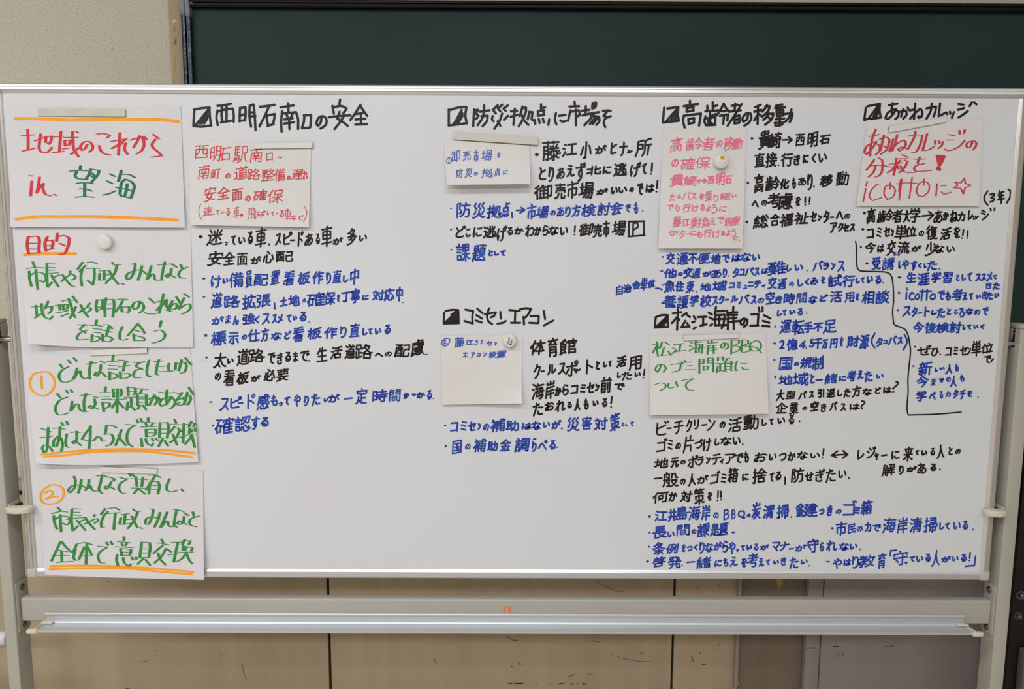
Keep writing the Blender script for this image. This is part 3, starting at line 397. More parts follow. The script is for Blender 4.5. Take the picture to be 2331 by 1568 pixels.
 '強': [[29, 18, 31, 14, 38, 3, 41, 2], [29, 18, 54, 16], [5, 58, 8, 60, 14, 60, 16, 58, 17, 55, 19, 44, 19, 37, 4, 37, 3, 32, 5, 22, 19, 22, 19, 7, 18, 6, 3, 6], [24, 57, 27, 58, 56, 56], [42, 29, 28, 29, 28, 43, 56, 43, 56, 29, 42, 29], [42, 23, 42, 57], [53, 49, 60, 60], [50, 9, 58, 20]],
 '後': [[27, 17, 28, 14, 37, 5, 39, 4], [11, 29, 12, 61], [16, 4, 15, 4, 10, 10, 4, 16], [54, 27, 33, 29, 22, 29], [58, 32, 53, 24, 49, 20], [28, 28, 29, 25, 50, 11, 52, 10], [62, 59, 58, 60, 45, 55, 38, 50, 29, 41], [33, 37, 34, 38, 50, 38, 51, 40, 50, 43, 44, 49, 34, 56, 22, 60, 18, 59], [21, 16, 25, 17, 36, 17, 38, 18], [19, 17, 16, 18, 11, 28, 3, 34], [35, 29, 34, 33, 31, 37, 22, 45, 19, 45]],
 '御': [[41, 38, 32, 38], [22, 56, 22, 35], [4, 14, 13, 4], [53, 49, 57, 51, 59, 50, 60, 49, 61, 9, 59, 8, 48, 8, 48, 61], [3, 36, 3, 34, 6, 30, 10, 28], [21, 26, 41, 26], [32, 55, 32, 10], [24, 10, 40, 10], [18, 56, 20, 57, 42, 54], [11, 61, 11, 26, 12, 22, 15, 17, 20, 17, 26, 3, 28, 1]],
 '復': [[62, 59, 58, 60, 56, 60, 47, 57, 45, 56, 44, 54], [29, 27, 55, 27], [59, 11, 30, 10], [12, 29, 13, 30, 13, 61], [26, 16, 29, 20], [4, 16, 10, 11, 15, 5, 17, 4], [40, 54, 32, 45], [29, 20, 54, 19, 54, 34, 53, 35, 29, 35, 29, 20], [34, 42, 35, 43, 52, 43, 52, 44, 52, 46, 46, 52, 38, 56, 29, 59, 23, 61], [21, 50, 24, 49, 31, 44, 35, 39, 36, 35], [31, 5, 30, 8, 24, 18, 17, 19, 11, 27, 3, 35]],
 '心': [[8, 29, 4, 49, 4, 52], [37, 18, 25, 8, 24, 7, 22, 7], [60, 48, 54, 31, 52, 27, 50, 27], [46, 45, 47, 48, 48, 50, 46, 58, 44, 60, 39, 61, 27, 61, 21, 60, 20, 55, 20, 23]],
 '必': [[52, 9, 45, 20, 37, 31, 26, 42, 21, 43], [8, 23, 9, 25, 9, 29, 4, 43], [51, 28, 60, 45], [35, 15, 22, 6], [21, 49, 16, 50, 4, 56], [47, 46, 48, 51, 47, 58, 45, 60, 40, 61, 28, 61, 22, 59, 21, 55, 21, 21]],
 '応': [[47, 47, 48, 51, 48, 55, 46, 59, 32, 60, 30, 59, 28, 54, 28, 31], [29, 21, 32, 21, 42, 27], [32, 4, 34, 8, 35, 12], [14, 54, 17, 47, 19, 37, 21, 35], [60, 53, 52, 36], [59, 13, 8, 13, 8, 38, 6, 50, 3, 59, 4, 62]],
 '感': [[8, 50, 4, 58, 1, 60], [47, 2, 53, 5, 54, 10], [27, 44, 29, 45, 35, 52], [58, 57, 53, 48], [33, 18, 15, 18], [18, 48, 18, 58, 19, 60, 21, 61, 44, 61, 46, 59, 47, 55], [16, 37, 16, 26, 31, 27, 31, 37, 16, 37], [60, 10, 8, 10, 8, 24, 7, 32, 3, 41], [35, 40, 38, 40, 43, 35, 50, 27, 55, 18], [59, 31, 60, 35, 58, 41, 53, 41, 48, 36, 44, 29, 41, 21, 39, 3]],
 '慮': [[30, 21, 31, 25, 34, 26, 56, 26, 58, 25, 59, 24], [9, 59, 11, 59, 13, 57, 16, 52], [49, 51, 52, 51, 60, 59], [32, 45, 32, 48], [32, 48, 37, 52], [54, 6, 30, 6], [24, 52, 25, 58, 27, 60, 44, 60, 46, 58, 44, 54], [52, 38, 18, 38], [4, 61, 3, 59, 5, 53, 8, 42, 8, 15, 9, 14, 56, 14, 57, 15, 56, 19, 59, 24], [35, 33, 35, 44], [30, 3, 30, 21], [16, 21, 49, 20], [18, 38, 18, 34, 19, 32, 51, 32, 52, 33, 52, 44, 50, 45, 20, 45, 18, 44, 18, 38]],
 '所': [[7, 20, 24, 20, 25, 21, 25, 35, 7, 35], [52, 26, 52, 60], [4, 62, 3, 59, 7, 43, 7, 10, 26, 5, 29, 6], [37, 26, 60, 26], [29, 60, 33, 53, 36, 41, 37, 10, 57, 5, 59, 5]],
 '手': [[52, 4, 50, 3, 38, 6, 14, 8, 8, 8, 5, 7], [7, 22, 55, 22], [2, 38, 60, 38], [15, 59, 18, 61, 22, 61, 28, 60, 29, 60, 30, 58, 31, 7]],
 '拠': [[60, 38, 60, 41, 59, 48, 57, 49, 54, 48, 53, 45, 53, 9, 52, 8, 43, 8, 42, 32, 40, 42, 38, 49], [62, 58, 58, 60, 49, 60, 41, 59, 36, 56, 31, 50, 29, 49], [2, 59, 7, 61, 9, 60, 10, 59, 11, 5], [3, 17, 16, 17], [20, 33, 16, 31, 3, 36], [23, 56, 28, 48, 31, 39, 35, 19, 35, 15, 25, 14], [29, 42, 27, 41, 23, 27, 26, 5], [19, 37, 21, 31, 23, 29]],
 '拡': [[43, 14, 43, 9, 40, 5, 38, 5], [43, 24, 34, 57, 38, 57, 57, 55], [20, 62, 20, 59, 24, 50, 26, 37, 26, 14, 59, 14], [4, 60, 6, 61, 10, 60, 12, 57, 12, 4], [4, 18, 19, 18], [3, 39, 19, 34], [51, 38, 61, 60]],
 '捨': [[27, 58, 53, 58], [39, 5, 55, 18, 59, 20, 61, 20], [49, 22, 30, 22], [27, 58, 27, 44, 28, 43, 52, 44, 53, 58], [2, 59, 5, 61, 8, 61, 10, 60, 11, 57, 11, 4], [39, 22, 39, 43], [23, 33, 57, 33], [17, 34, 7, 38, 3, 39, 1, 38], [3, 17, 16, 17, 20, 21, 22, 21, 28, 16, 37, 6, 39, 5]],
 '掃': [[55, 13, 29, 13], [29, 56, 29, 40], [56, 40, 29, 40], [28, 22, 54, 22, 55, 21, 55, 5, 28, 5], [42, 29, 42, 61], [12, 3, 12, 58, 11, 60, 9, 61, 5, 61, 3, 59], [4, 16, 19, 16], [19, 33, 3, 37], [49, 55, 51, 56, 55, 56, 56, 55, 56, 43, 60, 37, 60, 29, 25, 29, 24, 38, 29, 40]],
 '接': [[52, 38, 51, 43, 46, 53], [42, 10, 40, 4, 37, 3], [23, 60, 36, 57, 40, 55, 41, 53], [35, 21, 32, 16], [51, 16, 48, 22, 47, 26], [24, 26, 60, 26], [4, 60, 6, 61, 9, 60, 11, 57, 11, 4], [23, 38, 60, 38], [58, 10, 26, 10], [4, 17, 18, 17], [2, 38, 8, 37, 18, 34], [38, 31, 37, 35, 31, 44, 30, 47], [57, 60, 47, 55, 31, 48, 30, 47]],
 '換': [[46, 27, 50, 35], [43, 20, 44, 16, 46, 13, 46, 9, 34, 9], [21, 61, 24, 60, 32, 56, 37, 52, 40, 46], [40, 25, 37, 27, 33, 35], [4, 60, 8, 60, 10, 60, 10, 58, 10, 4], [3, 18, 16, 18], [22, 45, 38, 45, 40, 46], [41, 46, 43, 45, 60, 45], [16, 34, 8, 37, 3, 39, 1, 38], [24, 20, 55, 20, 56, 45], [28, 45, 28, 17, 35, 4], [60, 60, 58, 60, 53, 58, 45, 52, 41, 44, 41, 39]],
 '教': [[47, 48, 44, 49, 36, 57, 32, 59, 30, 59], [47, 42, 49, 41, 52, 34, 55, 21, 55, 16], [17, 30, 20, 22], [2, 47, 31, 44], [5, 10, 23, 11, 27, 14], [14, 21, 14, 4], [40, 16, 60, 16], [31, 6, 25, 17, 24, 21], [37, 24, 35, 25, 30, 21, 2, 21], [9, 60, 12, 61, 16, 60, 17, 41, 18, 39, 23, 35, 24, 31], [42, 4, 38, 21, 42, 35, 45, 41, 51, 52, 57, 59, 61, 59], [1, 37, 5, 38, 13, 31, 30, 31, 33, 30, 37, 24]],
 '整': [[14, 61, 14, 50], [16, 27, 17, 35], [16, 27, 18, 28, 22, 28, 28, 32], [31, 51, 51, 51], [2, 35, 4, 35, 6, 34, 15, 28, 16, 26], [16, 26, 14, 24, 5, 24, 5, 16, 28, 16, 28, 24, 16, 25], [31, 61, 31, 42], [3, 8, 30, 8], [3, 61, 60, 61], [7, 42, 55, 42], [60, 12, 41, 12], [17, 7, 16, 25], [38, 16, 40, 17, 45, 25, 50, 30, 58, 35, 62, 35], [34, 20, 40, 12, 42, 5], [55, 12, 54, 16, 52, 21, 46, 29, 35, 35, 32, 35]],
 '新': [[24, 44, 28, 51], [52, 26, 52, 61], [9, 26, 9, 23, 10, 20, 8, 14], [22, 26, 24, 15], [7, 43, 7, 45, 3, 53], [17, 10, 15, 3, 12, 2], [32, 61, 32, 59, 36, 49, 37, 39, 37, 9, 55, 5, 59, 5], [29, 37, 3, 37], [16, 26, 16, 57, 15, 59, 12, 60, 11, 59], [4, 10, 29, 10], [37, 26, 60, 26], [2, 26, 30, 26]],
 '方': [[27, 2, 30, 3, 32, 8, 32, 15], [22, 30, 50, 31, 49, 49, 46, 58, 43, 60, 33, 60], [58, 15, 4, 15], [22, 15, 22, 28, 18, 43, 14, 50, 10, 55, 4, 59, 1, 59]],
 '明': [[21, 22, 2, 22], [33, 20, 58, 20], [32, 37, 58, 37], [2, 48, 2, 5, 20, 4, 21, 5, 21, 41, 2, 42], [22, 58, 28, 50, 32, 38, 33, 25, 33, 4, 33, 3, 57, 3, 58, 4, 57, 57, 56, 59, 50, 60, 47, 60, 43, 58]],
 '時': [[2, 27, 17, 27], [26, 43, 29, 44, 35, 52], [55, 11, 26, 11], [49, 24, 49, 56, 49, 59, 47, 61, 41, 61, 37, 59], [23, 24, 58, 24], [57, 36, 23, 36], [40, 24, 40, 3], [2, 53, 2, 8, 3, 7, 16, 7, 17, 8, 17, 47, 2, 48]],
 '条': [[34, 23, 36, 26, 46, 30, 56, 32, 61, 31], [53, 58, 45, 49, 41, 48], [29, 23, 19, 13], [7, 57, 8, 57, 18, 49, 21, 48], [52, 41, 10, 41], [23, 60, 26, 61, 30, 60, 31, 59, 31, 34], [4, 19, 7, 19, 16, 13, 26, 3], [22, 9, 44, 9, 45, 11, 44, 14, 36, 21, 24, 27, 6, 33, 4, 33, 0, 31]],
 '来': [[59, 34, 36, 34, 33, 35], [45, 28, 50, 18], [33, 35, 35, 36, 43, 46, 51, 53, 58, 57, 62, 56], [19, 27, 14, 19, 11, 18], [3, 56, 5, 56, 14, 50, 30, 35], [4, 34, 27, 34, 30, 35], [7, 12, 56, 12], [31, 4, 31, 61]],
 '東': [[27, 42, 25, 45, 21, 48, 13, 54, 5, 59, 0, 58], [36, 42, 39, 47, 48, 53, 58, 59, 62, 58], [4, 9, 59, 9], [31, 61, 31, 3], [10, 30, 53, 30], [31, 42, 25, 41, 10, 40, 10, 20, 53, 20, 53, 40, 38, 41, 31, 42]],
 '板': [[21, 35, 21, 33, 17, 26, 14, 25, 13, 25], [2, 49, 3, 44, 9, 29, 13, 25], [22, 60, 26, 50, 28, 42, 29, 34, 29, 10, 44, 8, 56, 5, 60, 6], [4, 16, 21, 16], [13, 4, 13, 61], [62, 59, 58, 59, 56, 59, 47, 50, 39, 36, 36, 29, 36, 23], [29, 59, 32, 60, 37, 57, 43, 51, 46, 47, 53, 35, 56, 24, 55, 23, 29, 23]],
 '校': [[51, 21, 58, 30], [42, 14, 43, 8, 40, 3], [21, 39, 21, 35, 17, 29, 14, 27, 12, 28], [12, 28, 9, 30, 3, 46, 2, 50], [27, 14, 59, 14], [20, 18, 4, 18], [13, 61, 13, 4], [61, 58, 57, 59, 46, 51, 39, 44, 33, 32, 29, 29], [50, 30, 50, 33, 49, 37, 44, 45, 40, 50, 31, 57, 27, 60, 24, 60], [24, 32, 27, 31, 35, 20]],
 '検': [[42, 44, 51, 56, 57, 59, 60, 59], [12, 29, 16, 30, 17, 32, 21, 37, 21, 41], [2, 50, 3, 46, 9, 32, 12, 29], [41, 44, 40, 43, 27, 43, 27, 30, 56, 30, 56, 31, 56, 43, 44, 43, 42, 44], [13, 61, 13, 32, 12, 26, 13, 5], [62, 18, 59, 18, 56, 17, 51, 20, 32, 20, 30, 19, 29, 17], [55, 16, 43, 5, 41, 4, 40, 5, 34, 12, 25, 18, 4, 19], [21, 60, 25, 60, 30, 58, 35, 54, 39, 49, 41, 41, 41, 20]],
 '業': [[37, 15, 37, 3], [11, 4, 14, 10, 14, 15], [24, 15, 24, 3], [41, 26, 44, 15], [36, 46, 38, 50, 48, 56, 58, 59, 62, 58], [49, 15, 49, 11, 52, 4], [27, 46, 24, 50, 14, 56, 5, 59, 0, 58], [53, 36, 10, 36], [31, 61, 31, 27], [56, 27, 7, 27], [59, 15, 4, 15], [4, 45, 32, 45, 58, 45], [22, 26, 20, 15]],
 '標': [[53, 50, 60, 58], [21, 40, 21, 37, 17, 31, 16, 30, 12, 29], [42, 44, 42, 60, 41, 61, 37, 61, 35, 61], [29, 35, 57, 35], [12, 29, 9, 31, 3, 46, 2, 50], [31, 51, 24, 58, 21, 58], [48, 27, 48, 6], [37, 15, 58, 15, 58, 16, 58, 27, 28, 27, 28, 15, 37, 15], [37, 6, 37, 27], [60, 6, 26, 6], [60, 44, 25, 44], [4, 18, 20, 18], [13, 61, 13, 32, 12, 26, 13, 4]],
 '民': [[26, 53, 11, 57, 6, 58], [6, 35, 57, 35], [6, 58, 6, 3, 51, 3, 52, 4, 51, 19, 6, 19], [30, 19, 32, 32, 34, 41, 38, 48, 41, 53, 48, 58, 53, 59, 56, 59, 57, 57, 58, 51]],
 '江': [[12, 28, 4, 24], [40, 10, 40, 57], [15, 10, 7, 5], [15, 41, 15, 42, 6, 58, 6, 61], [56, 10, 25, 10], [60, 57, 22, 57]],
 '治': [[36, 4, 25, 22, 23, 26], [24, 58, 25, 39, 26, 38, 54, 38, 54, 58], [24, 58, 54, 58], [12, 27, 4, 23], [15, 41, 5, 58], [16, 9, 8, 4, 6, 5], [47, 12, 58, 28], [20, 26, 27, 27, 54, 24]],
 '活': [[7, 4, 15, 8], [3, 23, 12, 27, 14, 27], [5, 58, 15, 41], [56, 58, 26, 58], [41, 7, 41, 39], [22, 23, 60, 23], [26, 58, 26, 40, 28, 39, 55, 39, 56, 58], [58, 4, 55, 3, 37, 7, 26, 8, 25, 8]],
 '流': [[18, 60, 21, 58, 25, 51, 27, 43, 27, 36], [5, 59, 15, 41], [39, 58, 39, 36], [12, 28, 4, 23, 3, 23], [7, 5, 14, 10], [60, 50, 61, 53, 60, 59, 55, 60, 52, 59, 51, 54, 51, 36], [41, 12, 40, 8, 38, 4], [35, 12, 33, 16, 29, 22, 27, 27], [59, 12, 21, 12], [21, 27, 24, 28, 37, 27, 54, 25], [58, 29, 49, 18, 47, 18]],
 '海': [[38, 22, 38, 26], [43, 36, 43, 31, 38, 26], [27, 10, 58, 11], [12, 41, 6, 58], [5, 5, 7, 5, 15, 9], [10, 28, 3, 25], [35, 41, 41, 46, 42, 51], [60, 36, 19, 36], [29, 4, 27, 9, 21, 20, 19, 22], [39, 59, 42, 61, 47, 61, 50, 61, 52, 58, 54, 48, 55, 23, 54, 22, 28, 22, 24, 47, 24, 51, 58, 51]],
 '涯': [[7, 4, 15, 9], [11, 27, 4, 22], [60, 6, 23, 6, 23, 33, 22, 39, 20, 50, 16, 60], [13, 41, 5, 58], [32, 19, 57, 19], [60, 59, 26, 59], [60, 32, 29, 32], [58, 45, 30, 45], [44, 38, 44, 59], [44, 32, 44, 12]],
 '清': [[10, 26, 3, 23], [54, 50, 24, 50], [54, 41, 24, 41], [7, 4, 13, 8], [13, 39, 13, 43, 6, 58], [58, 8, 22, 8], [56, 16, 23, 16], [19, 24, 60, 24], [44, 59, 47, 61, 52, 61, 53, 59, 54, 33, 26, 33, 25, 34, 24, 61], [39, 3, 39, 24]],
 '源': [[15, 59, 19, 50, 22, 39, 23, 7, 59, 7], [32, 28, 57, 28], [4, 23, 10, 27], [13, 9, 7, 5], [13, 41, 5, 58, 5, 60], [26, 56, 33, 47], [35, 60, 38, 61, 42, 61, 43, 60, 43, 38], [60, 55, 54, 46, 52, 46], [43, 12, 42, 18], [42, 18, 32, 19, 32, 38, 56, 38, 57, 19, 42, 18]],
 '災': [[18, 24, 15, 23, 8, 15, 7, 13, 8, 10, 14, 3, 16, 2], [4, 43, 7, 43, 10, 40, 13, 34, 13, 32], [30, 38, 33, 40, 36, 47, 39, 51, 45, 56, 51, 58, 57, 60, 62, 58], [37, 2, 34, 3, 26, 12, 27, 14, 34, 22, 37, 23], [56, 2, 54, 3, 47, 10, 46, 13, 47, 15, 55, 23, 57, 24], [56, 32, 54, 33, 47, 43, 45, 44], [30, 29, 30, 35, 29, 39, 25, 48, 21, 52, 16, 56, 9, 59, 5, 60, 0, 58]],
 '炭': [[61, 59, 58, 60, 48, 56, 43, 51, 40, 45, 37, 43], [31, 3, 31, 13], [22, 45, 25, 39, 26, 36, 26, 35], [49, 46, 53, 37], [4, 25, 58, 25], [54, 6, 54, 12, 54, 13, 10, 13, 8, 13, 8, 5], [20, 19, 20, 22, 17, 31, 12, 41, 4, 51, 1, 51], [14, 60, 17, 60, 22, 58, 28, 55, 32, 51, 37, 41, 38, 32]],
 '点': [[10, 50, 4, 60, 1, 61], [50, 49, 53, 50, 58, 60], [31, 23, 11, 24, 11, 40, 51, 40, 51, 24, 31, 23], [21, 50, 23, 51, 24, 60], [38, 51, 41, 60], [31, 10, 57, 10], [31, 3, 31, 23]],
 '片': [[37, 20, 37, 3], [12, 37, 45, 37, 46, 60], [12, 20, 56, 20], [4, 62, 4, 58, 8, 50, 11, 40, 12, 29, 12, 5]],
 '生': [[10, 38, 54, 38], [2, 61, 60, 61], [56, 17, 12, 17], [31, 4, 31, 61], [15, 5, 12, 14, 4, 27]],
 '用': [[60, 20, 11, 20], [11, 37, 60, 37], [35, 3, 35, 59], [4, 60, 4, 59, 8, 50, 10, 41, 11, 34, 11, 4, 12, 3, 60, 3, 59, 58, 58, 59, 54, 60, 48, 60, 45, 58]],
 '町': [[34, 58, 40, 61, 47, 61, 49, 59, 50, 58, 50, 8], [25, 28, 2, 28], [13, 50, 13, 7], [33, 8, 60, 8], [2, 56, 2, 8, 24, 7, 25, 9, 25, 50, 2, 50]],
 '療': [[28, 51, 26, 52, 19, 58, 17, 59], [62, 34, 59, 35, 53, 32, 52, 31], [52, 39, 26, 39], [52, 31, 54, 28, 57, 25], [4, 16, 7, 26], [30, 60, 33, 61, 37, 61, 38, 60, 39, 47], [21, 25, 26, 30, 26, 31], [12, 37, 8, 38, 3, 41], [16, 35, 19, 35, 26, 31], [45, 20, 46, 24, 51, 30], [58, 60, 50, 52, 49, 51], [36, 9, 35, 5, 34, 4], [27, 30, 29, 32, 49, 31, 51, 30], [20, 20, 59, 20], [5, 61, 5, 59, 9, 51, 12, 43, 13, 10, 60, 10], [26, 31, 26, 46, 28, 47, 51, 46, 52, 45, 52, 31], [37, 15, 36, 17, 32, 24, 27, 30]],
 '発': [[41, 12, 48, 7], [16, 20, 9, 14, 7, 14], [48, 21, 56, 14], [55, 42, 7, 42], [39, 28, 39, 55, 40, 59, 43, 60, 52, 60, 55, 59, 57, 56, 56, 50], [22, 28, 22, 40, 20, 50, 14, 57, 8, 60, 5, 60], [0, 29, 4, 30, 11, 26, 19, 18, 25, 10, 25, 7, 8, 7], [62, 29, 58, 30, 52, 26, 47, 28, 16, 28, 14, 25], [49, 25, 48, 23, 42, 16, 34, 4]],
 '直': [[51, 40, 12, 40], [51, 50, 12, 50], [51, 31, 12, 31], [4, 10, 58, 10], [2, 61, 60, 61], [51, 61, 51, 22, 49, 21, 12, 21, 12, 61], [28, 20, 30, 5, 34, 3]],
 '相': [[59, 23, 33, 23], [59, 56, 33, 56], [24, 42, 24, 38, 23, 36, 19, 31, 15, 29], [59, 40, 33, 40], [2, 49, 3, 46, 11, 30, 13, 28, 15, 29], [25, 18, 4, 18], [59, 60, 59, 7, 57, 7, 34, 7, 33, 8, 33, 60], [15, 61, 14, 25, 15, 3]],
 '看': [[17, 35, 13, 36, 4, 44, 2, 44], [53, 58, 18, 58], [53, 41, 18, 41], [53, 49, 18, 49], [9, 14, 56, 14], [53, 58, 53, 33, 20, 33, 19, 32], [24, 23, 25, 17, 28, 11, 28, 6], [8, 5, 27, 5, 52, 3, 57, 4], [4, 23, 60, 23], [21, 24, 18, 35, 18, 58]],
 '石': [[18, 56, 56, 56], [5, 7, 60, 7], [25, 8, 24, 13, 18, 27, 18, 61], [5, 42, 13, 34, 20, 31, 55, 31, 56, 60]],
 '確': [[3, 42, 3, 39, 4, 36, 7, 35], [21, 30, 20, 52, 8, 52], [33, 36, 58, 36], [33, 58, 61, 58], [33, 47, 58, 47], [28, 17, 28, 10, 29, 10, 58, 10, 59, 11, 59, 17], [58, 24, 35, 24], [21, 8, 4, 8], [8, 57, 8, 32, 12, 8], [9, 28, 20, 28, 25, 30, 32, 28], [47, 17, 48, 23, 48, 58], [33, 58, 33, 27, 43, 8, 43, 2]],
 '示': [[19, 59, 22, 61, 27, 61, 30, 60, 32, 58, 32, 24], [54, 7, 10, 7], [6, 52, 12, 43, 15, 36], [47, 36, 50, 37, 58, 53, 60, 54], [4, 24, 60, 24]],
 '祉': [[32, 60, 32, 20], [58, 28, 46, 28], [16, 10, 12, 5], [24, 42, 24, 39, 18, 33, 16, 32, 14, 33], [14, 33, 14, 35, 14, 61], [46, 60, 46, 5], [25, 60, 60, 60], [3, 16, 20, 16, 22, 17, 21, 21, 15, 30, 11, 35, 3, 42]],
 '福': [[15, 31, 19, 33, 24, 37], [14, 9, 11, 4], [60, 6, 29, 6], [14, 61, 14, 34], [33, 27, 56, 26, 57, 15, 33, 15, 33, 27], [29, 37, 29, 58], [44, 58, 44, 35], [29, 47, 60, 47], [29, 58, 60, 58], [24, 37, 30, 35, 60, 36, 60, 58], [5, 16, 21, 16, 22, 17, 20, 22, 13, 33, 3, 41]],
 '移': [[21, 40, 21, 36, 18, 31, 14, 30, 13, 30], [38, 44, 40, 45, 46, 50], [35, 18, 39, 20, 41, 22], [2, 51, 3, 46, 9, 32, 13, 30], [4, 22, 22, 22], [13, 7, 13, 60], [5, 8, 19, 4, 22, 5], [44, 33, 46, 34, 58, 34, 57, 39, 53, 45, 44, 53, 37, 57, 27, 60, 23, 60], [40, 8, 41, 9, 54, 9, 54, 10, 53, 14, 45, 21, 37, 26, 28, 29, 24, 28], [25, 15, 28, 15, 38, 9, 43, 2], [48, 27, 43, 33, 36, 38, 29, 43, 27, 43]],
 '空': [[20, 23, 6, 31, 2, 32], [29, 38, 29, 61], [38, 22, 55, 31, 56, 31], [31, 11, 30, 7, 28, 4, 25, 2], [9, 38, 50, 38], [57, 61, 2, 61], [2, 22, 2, 13, 3, 12, 57, 12, 57, 20]],
 '策': [[19, 16, 16, 10], [47, 16, 45, 10], [4, 57, 5, 58, 13, 55, 27, 46, 32, 44], [32, 44, 36, 46, 50, 55, 58, 57, 62, 56], [57, 23, 5, 23], [10, 45, 10, 34, 11, 33, 53, 33, 54, 34, 53, 45, 52, 46, 47, 46], [37, 9, 59, 9], [10, 9, 28, 9], [31, 16, 31, 20, 32, 60], [12, 4, 6, 13, 4, 16, 2, 16], [27, 16, 32, 14, 37, 7, 38, 4]],
 '箱': [[48, 18, 45, 10], [57, 36, 34, 36], [57, 58, 34, 58], [15, 38, 12, 39, 3, 53], [26, 48, 26, 45, 21, 40, 15, 38], [34, 47, 57, 47], [4, 30, 27, 30], [57, 58, 57, 26, 56, 25, 34, 25, 34, 58], [60, 9, 37, 9], [10, 9, 29, 9], [16, 10, 18, 17, 16, 23, 16, 61], [38, 3, 37, 8, 31, 18], [12, 3, 11, 7, 4, 18]],
 '継': [[41, 20, 38, 12], [22, 55, 19, 47, 18, 46], [14, 59, 13, 48], [58, 47, 58, 44, 53, 38, 51, 36, 47, 34], [60, 61, 29, 60, 29, 7], [13, 24, 4, 24, 5, 20, 13, 6], [35, 49, 43, 35, 47, 34], [57, 10, 57, 14, 54, 21], [3, 61, 5, 48], [36, 28, 59, 28], [20, 37, 11, 39, 9, 39, 8, 37, 7, 38], [7, 38, 7, 35, 19, 16], [47, 6, 47, 25, 46, 31, 47, 37, 47, 54], [19, 31, 22, 40, 23, 41]],
 '総': [[6, 38, 21, 37], [60, 57, 54, 46], [13, 23, 5, 23], [5, 47, 3, 59, 3, 61], [50, 5, 58, 17], [36, 5, 32, 13, 27, 19], [33, 31, 34, 27, 42, 15, 45, 13], [33, 31, 40, 31, 53, 29], [5, 23, 6, 19, 14, 5, 13, 3], [27, 58, 30, 47, 32, 45], [19, 45, 21, 54], [39, 37, 47, 42], [37, 46, 37, 58, 38, 61, 40, 61, 50, 61, 51, 60, 52, 56, 50, 53], [12, 47, 13, 49, 13, 58], [56, 33, 49, 22], [6, 38, 7, 34, 20, 15], [19, 29, 20, 30, 22, 40]],
 '緒': [[2, 60, 5, 47], [22, 55, 19, 45], [56, 58, 35, 58], [14, 58, 13, 47], [13, 23, 5, 23], [56, 47, 35, 47], [14, 4, 6, 19, 5, 23], [54, 15, 49, 12, 30, 12], [35, 58, 35, 37, 36, 36], [49, 24, 51, 20, 58, 8], [6, 37, 7, 34, 12, 27, 20, 15], [27, 24, 60, 24], [19, 29, 22, 40], [20, 36, 10, 38, 2, 38], [28, 38, 31, 37, 37, 36, 56, 36, 56, 58], [36, 36, 42, 28, 41, 21, 41, 4]],
 '置': [[50, 53, 12, 53], [23, 5, 23, 15], [39, 15, 39, 5], [50, 46, 12, 46], [50, 38, 12, 38], [59, 23, 3, 23], [2, 61, 61, 61], [39, 5, 8, 5, 7, 6, 7, 14, 8, 15, 56, 15, 57, 14, 57, 6, 56, 5, 39, 5], [28, 31, 30, 15], [50, 61, 50, 33, 50, 32, 48, 31, 12, 32, 12, 61]],
 '習': [[14, 14, 10, 11, 6, 10], [24, 17, 20, 18, 3, 25], [28, 29, 32, 28], [50, 58, 10, 58], [50, 47, 10, 47], [34, 11, 36, 10, 44, 13, 47, 12], [34, 24, 51, 17, 55, 16], [33, 3, 55, 3, 55, 26], [50, 58, 50, 37, 49, 36, 10, 36, 10, 58], [27, 35, 27, 29, 25, 26, 24, 3, 23, 2, 3, 2]],
 '考': [[24, 34, 23, 35, 21, 45, 48, 46, 49, 47, 47, 57, 43, 60, 32, 61, 27, 59], [24, 34, 28, 34, 53, 34], [48, 14, 43, 11, 10, 10], [28, 3, 28, 23], [42, 22, 43, 19, 55, 6], [4, 23, 59, 23], [0, 41, 4, 42, 21, 34, 31, 27, 33, 23]],
 '者': [[51, 47, 18, 47], [51, 59, 18, 59], [31, 26, 29, 29, 24, 32, 23, 35], [47, 13, 44, 11, 10, 11], [27, 3, 27, 24], [18, 59, 18, 37], [40, 24, 42, 20, 56, 6, 58, 5], [4, 24, 60, 24], [51, 59, 51, 38, 51, 36, 20, 36, 14, 38, 5, 41, 1, 41]],
 '育': [[12, 50, 48, 50], [48, 40, 12, 40], [40, 14, 40, 10], [29, 3, 31, 9], [21, 10, 19, 14, 14, 18, 13, 22], [36, 61, 45, 61, 47, 59, 48, 55, 48, 33, 47, 31, 12, 31, 12, 61], [2, 10, 57, 10], [45, 20, 41, 21, 23, 22, 9, 23, 7, 22], [40, 14, 46, 20, 52, 24]],
 '自': [[44, 27, 2, 27], [44, 57, 2, 57], [20, 12, 22, 4, 25, 1], [2, 42, 44, 42], [2, 61, 2, 13, 3, 12, 44, 12, 44, 57]],
 '般': [[14, 18, 18, 23], [60, 22, 56, 22, 53, 21, 52, 6, 38, 6, 37, 6, 36, 18, 34, 23], [15, 9, 16, 3], [19, 47, 15, 40], [58, 59, 62, 58], [2, 32, 25, 32], [35, 32, 36, 38, 42, 48, 48, 53, 58, 59], [17, 60, 24, 59, 25, 56, 25, 10, 24, 9, 7, 10, 7, 42, 5, 52, 3, 60], [31, 59, 33, 59, 35, 59, 44, 53, 51, 45, 56, 35, 56, 33, 55, 32, 35, 32]],
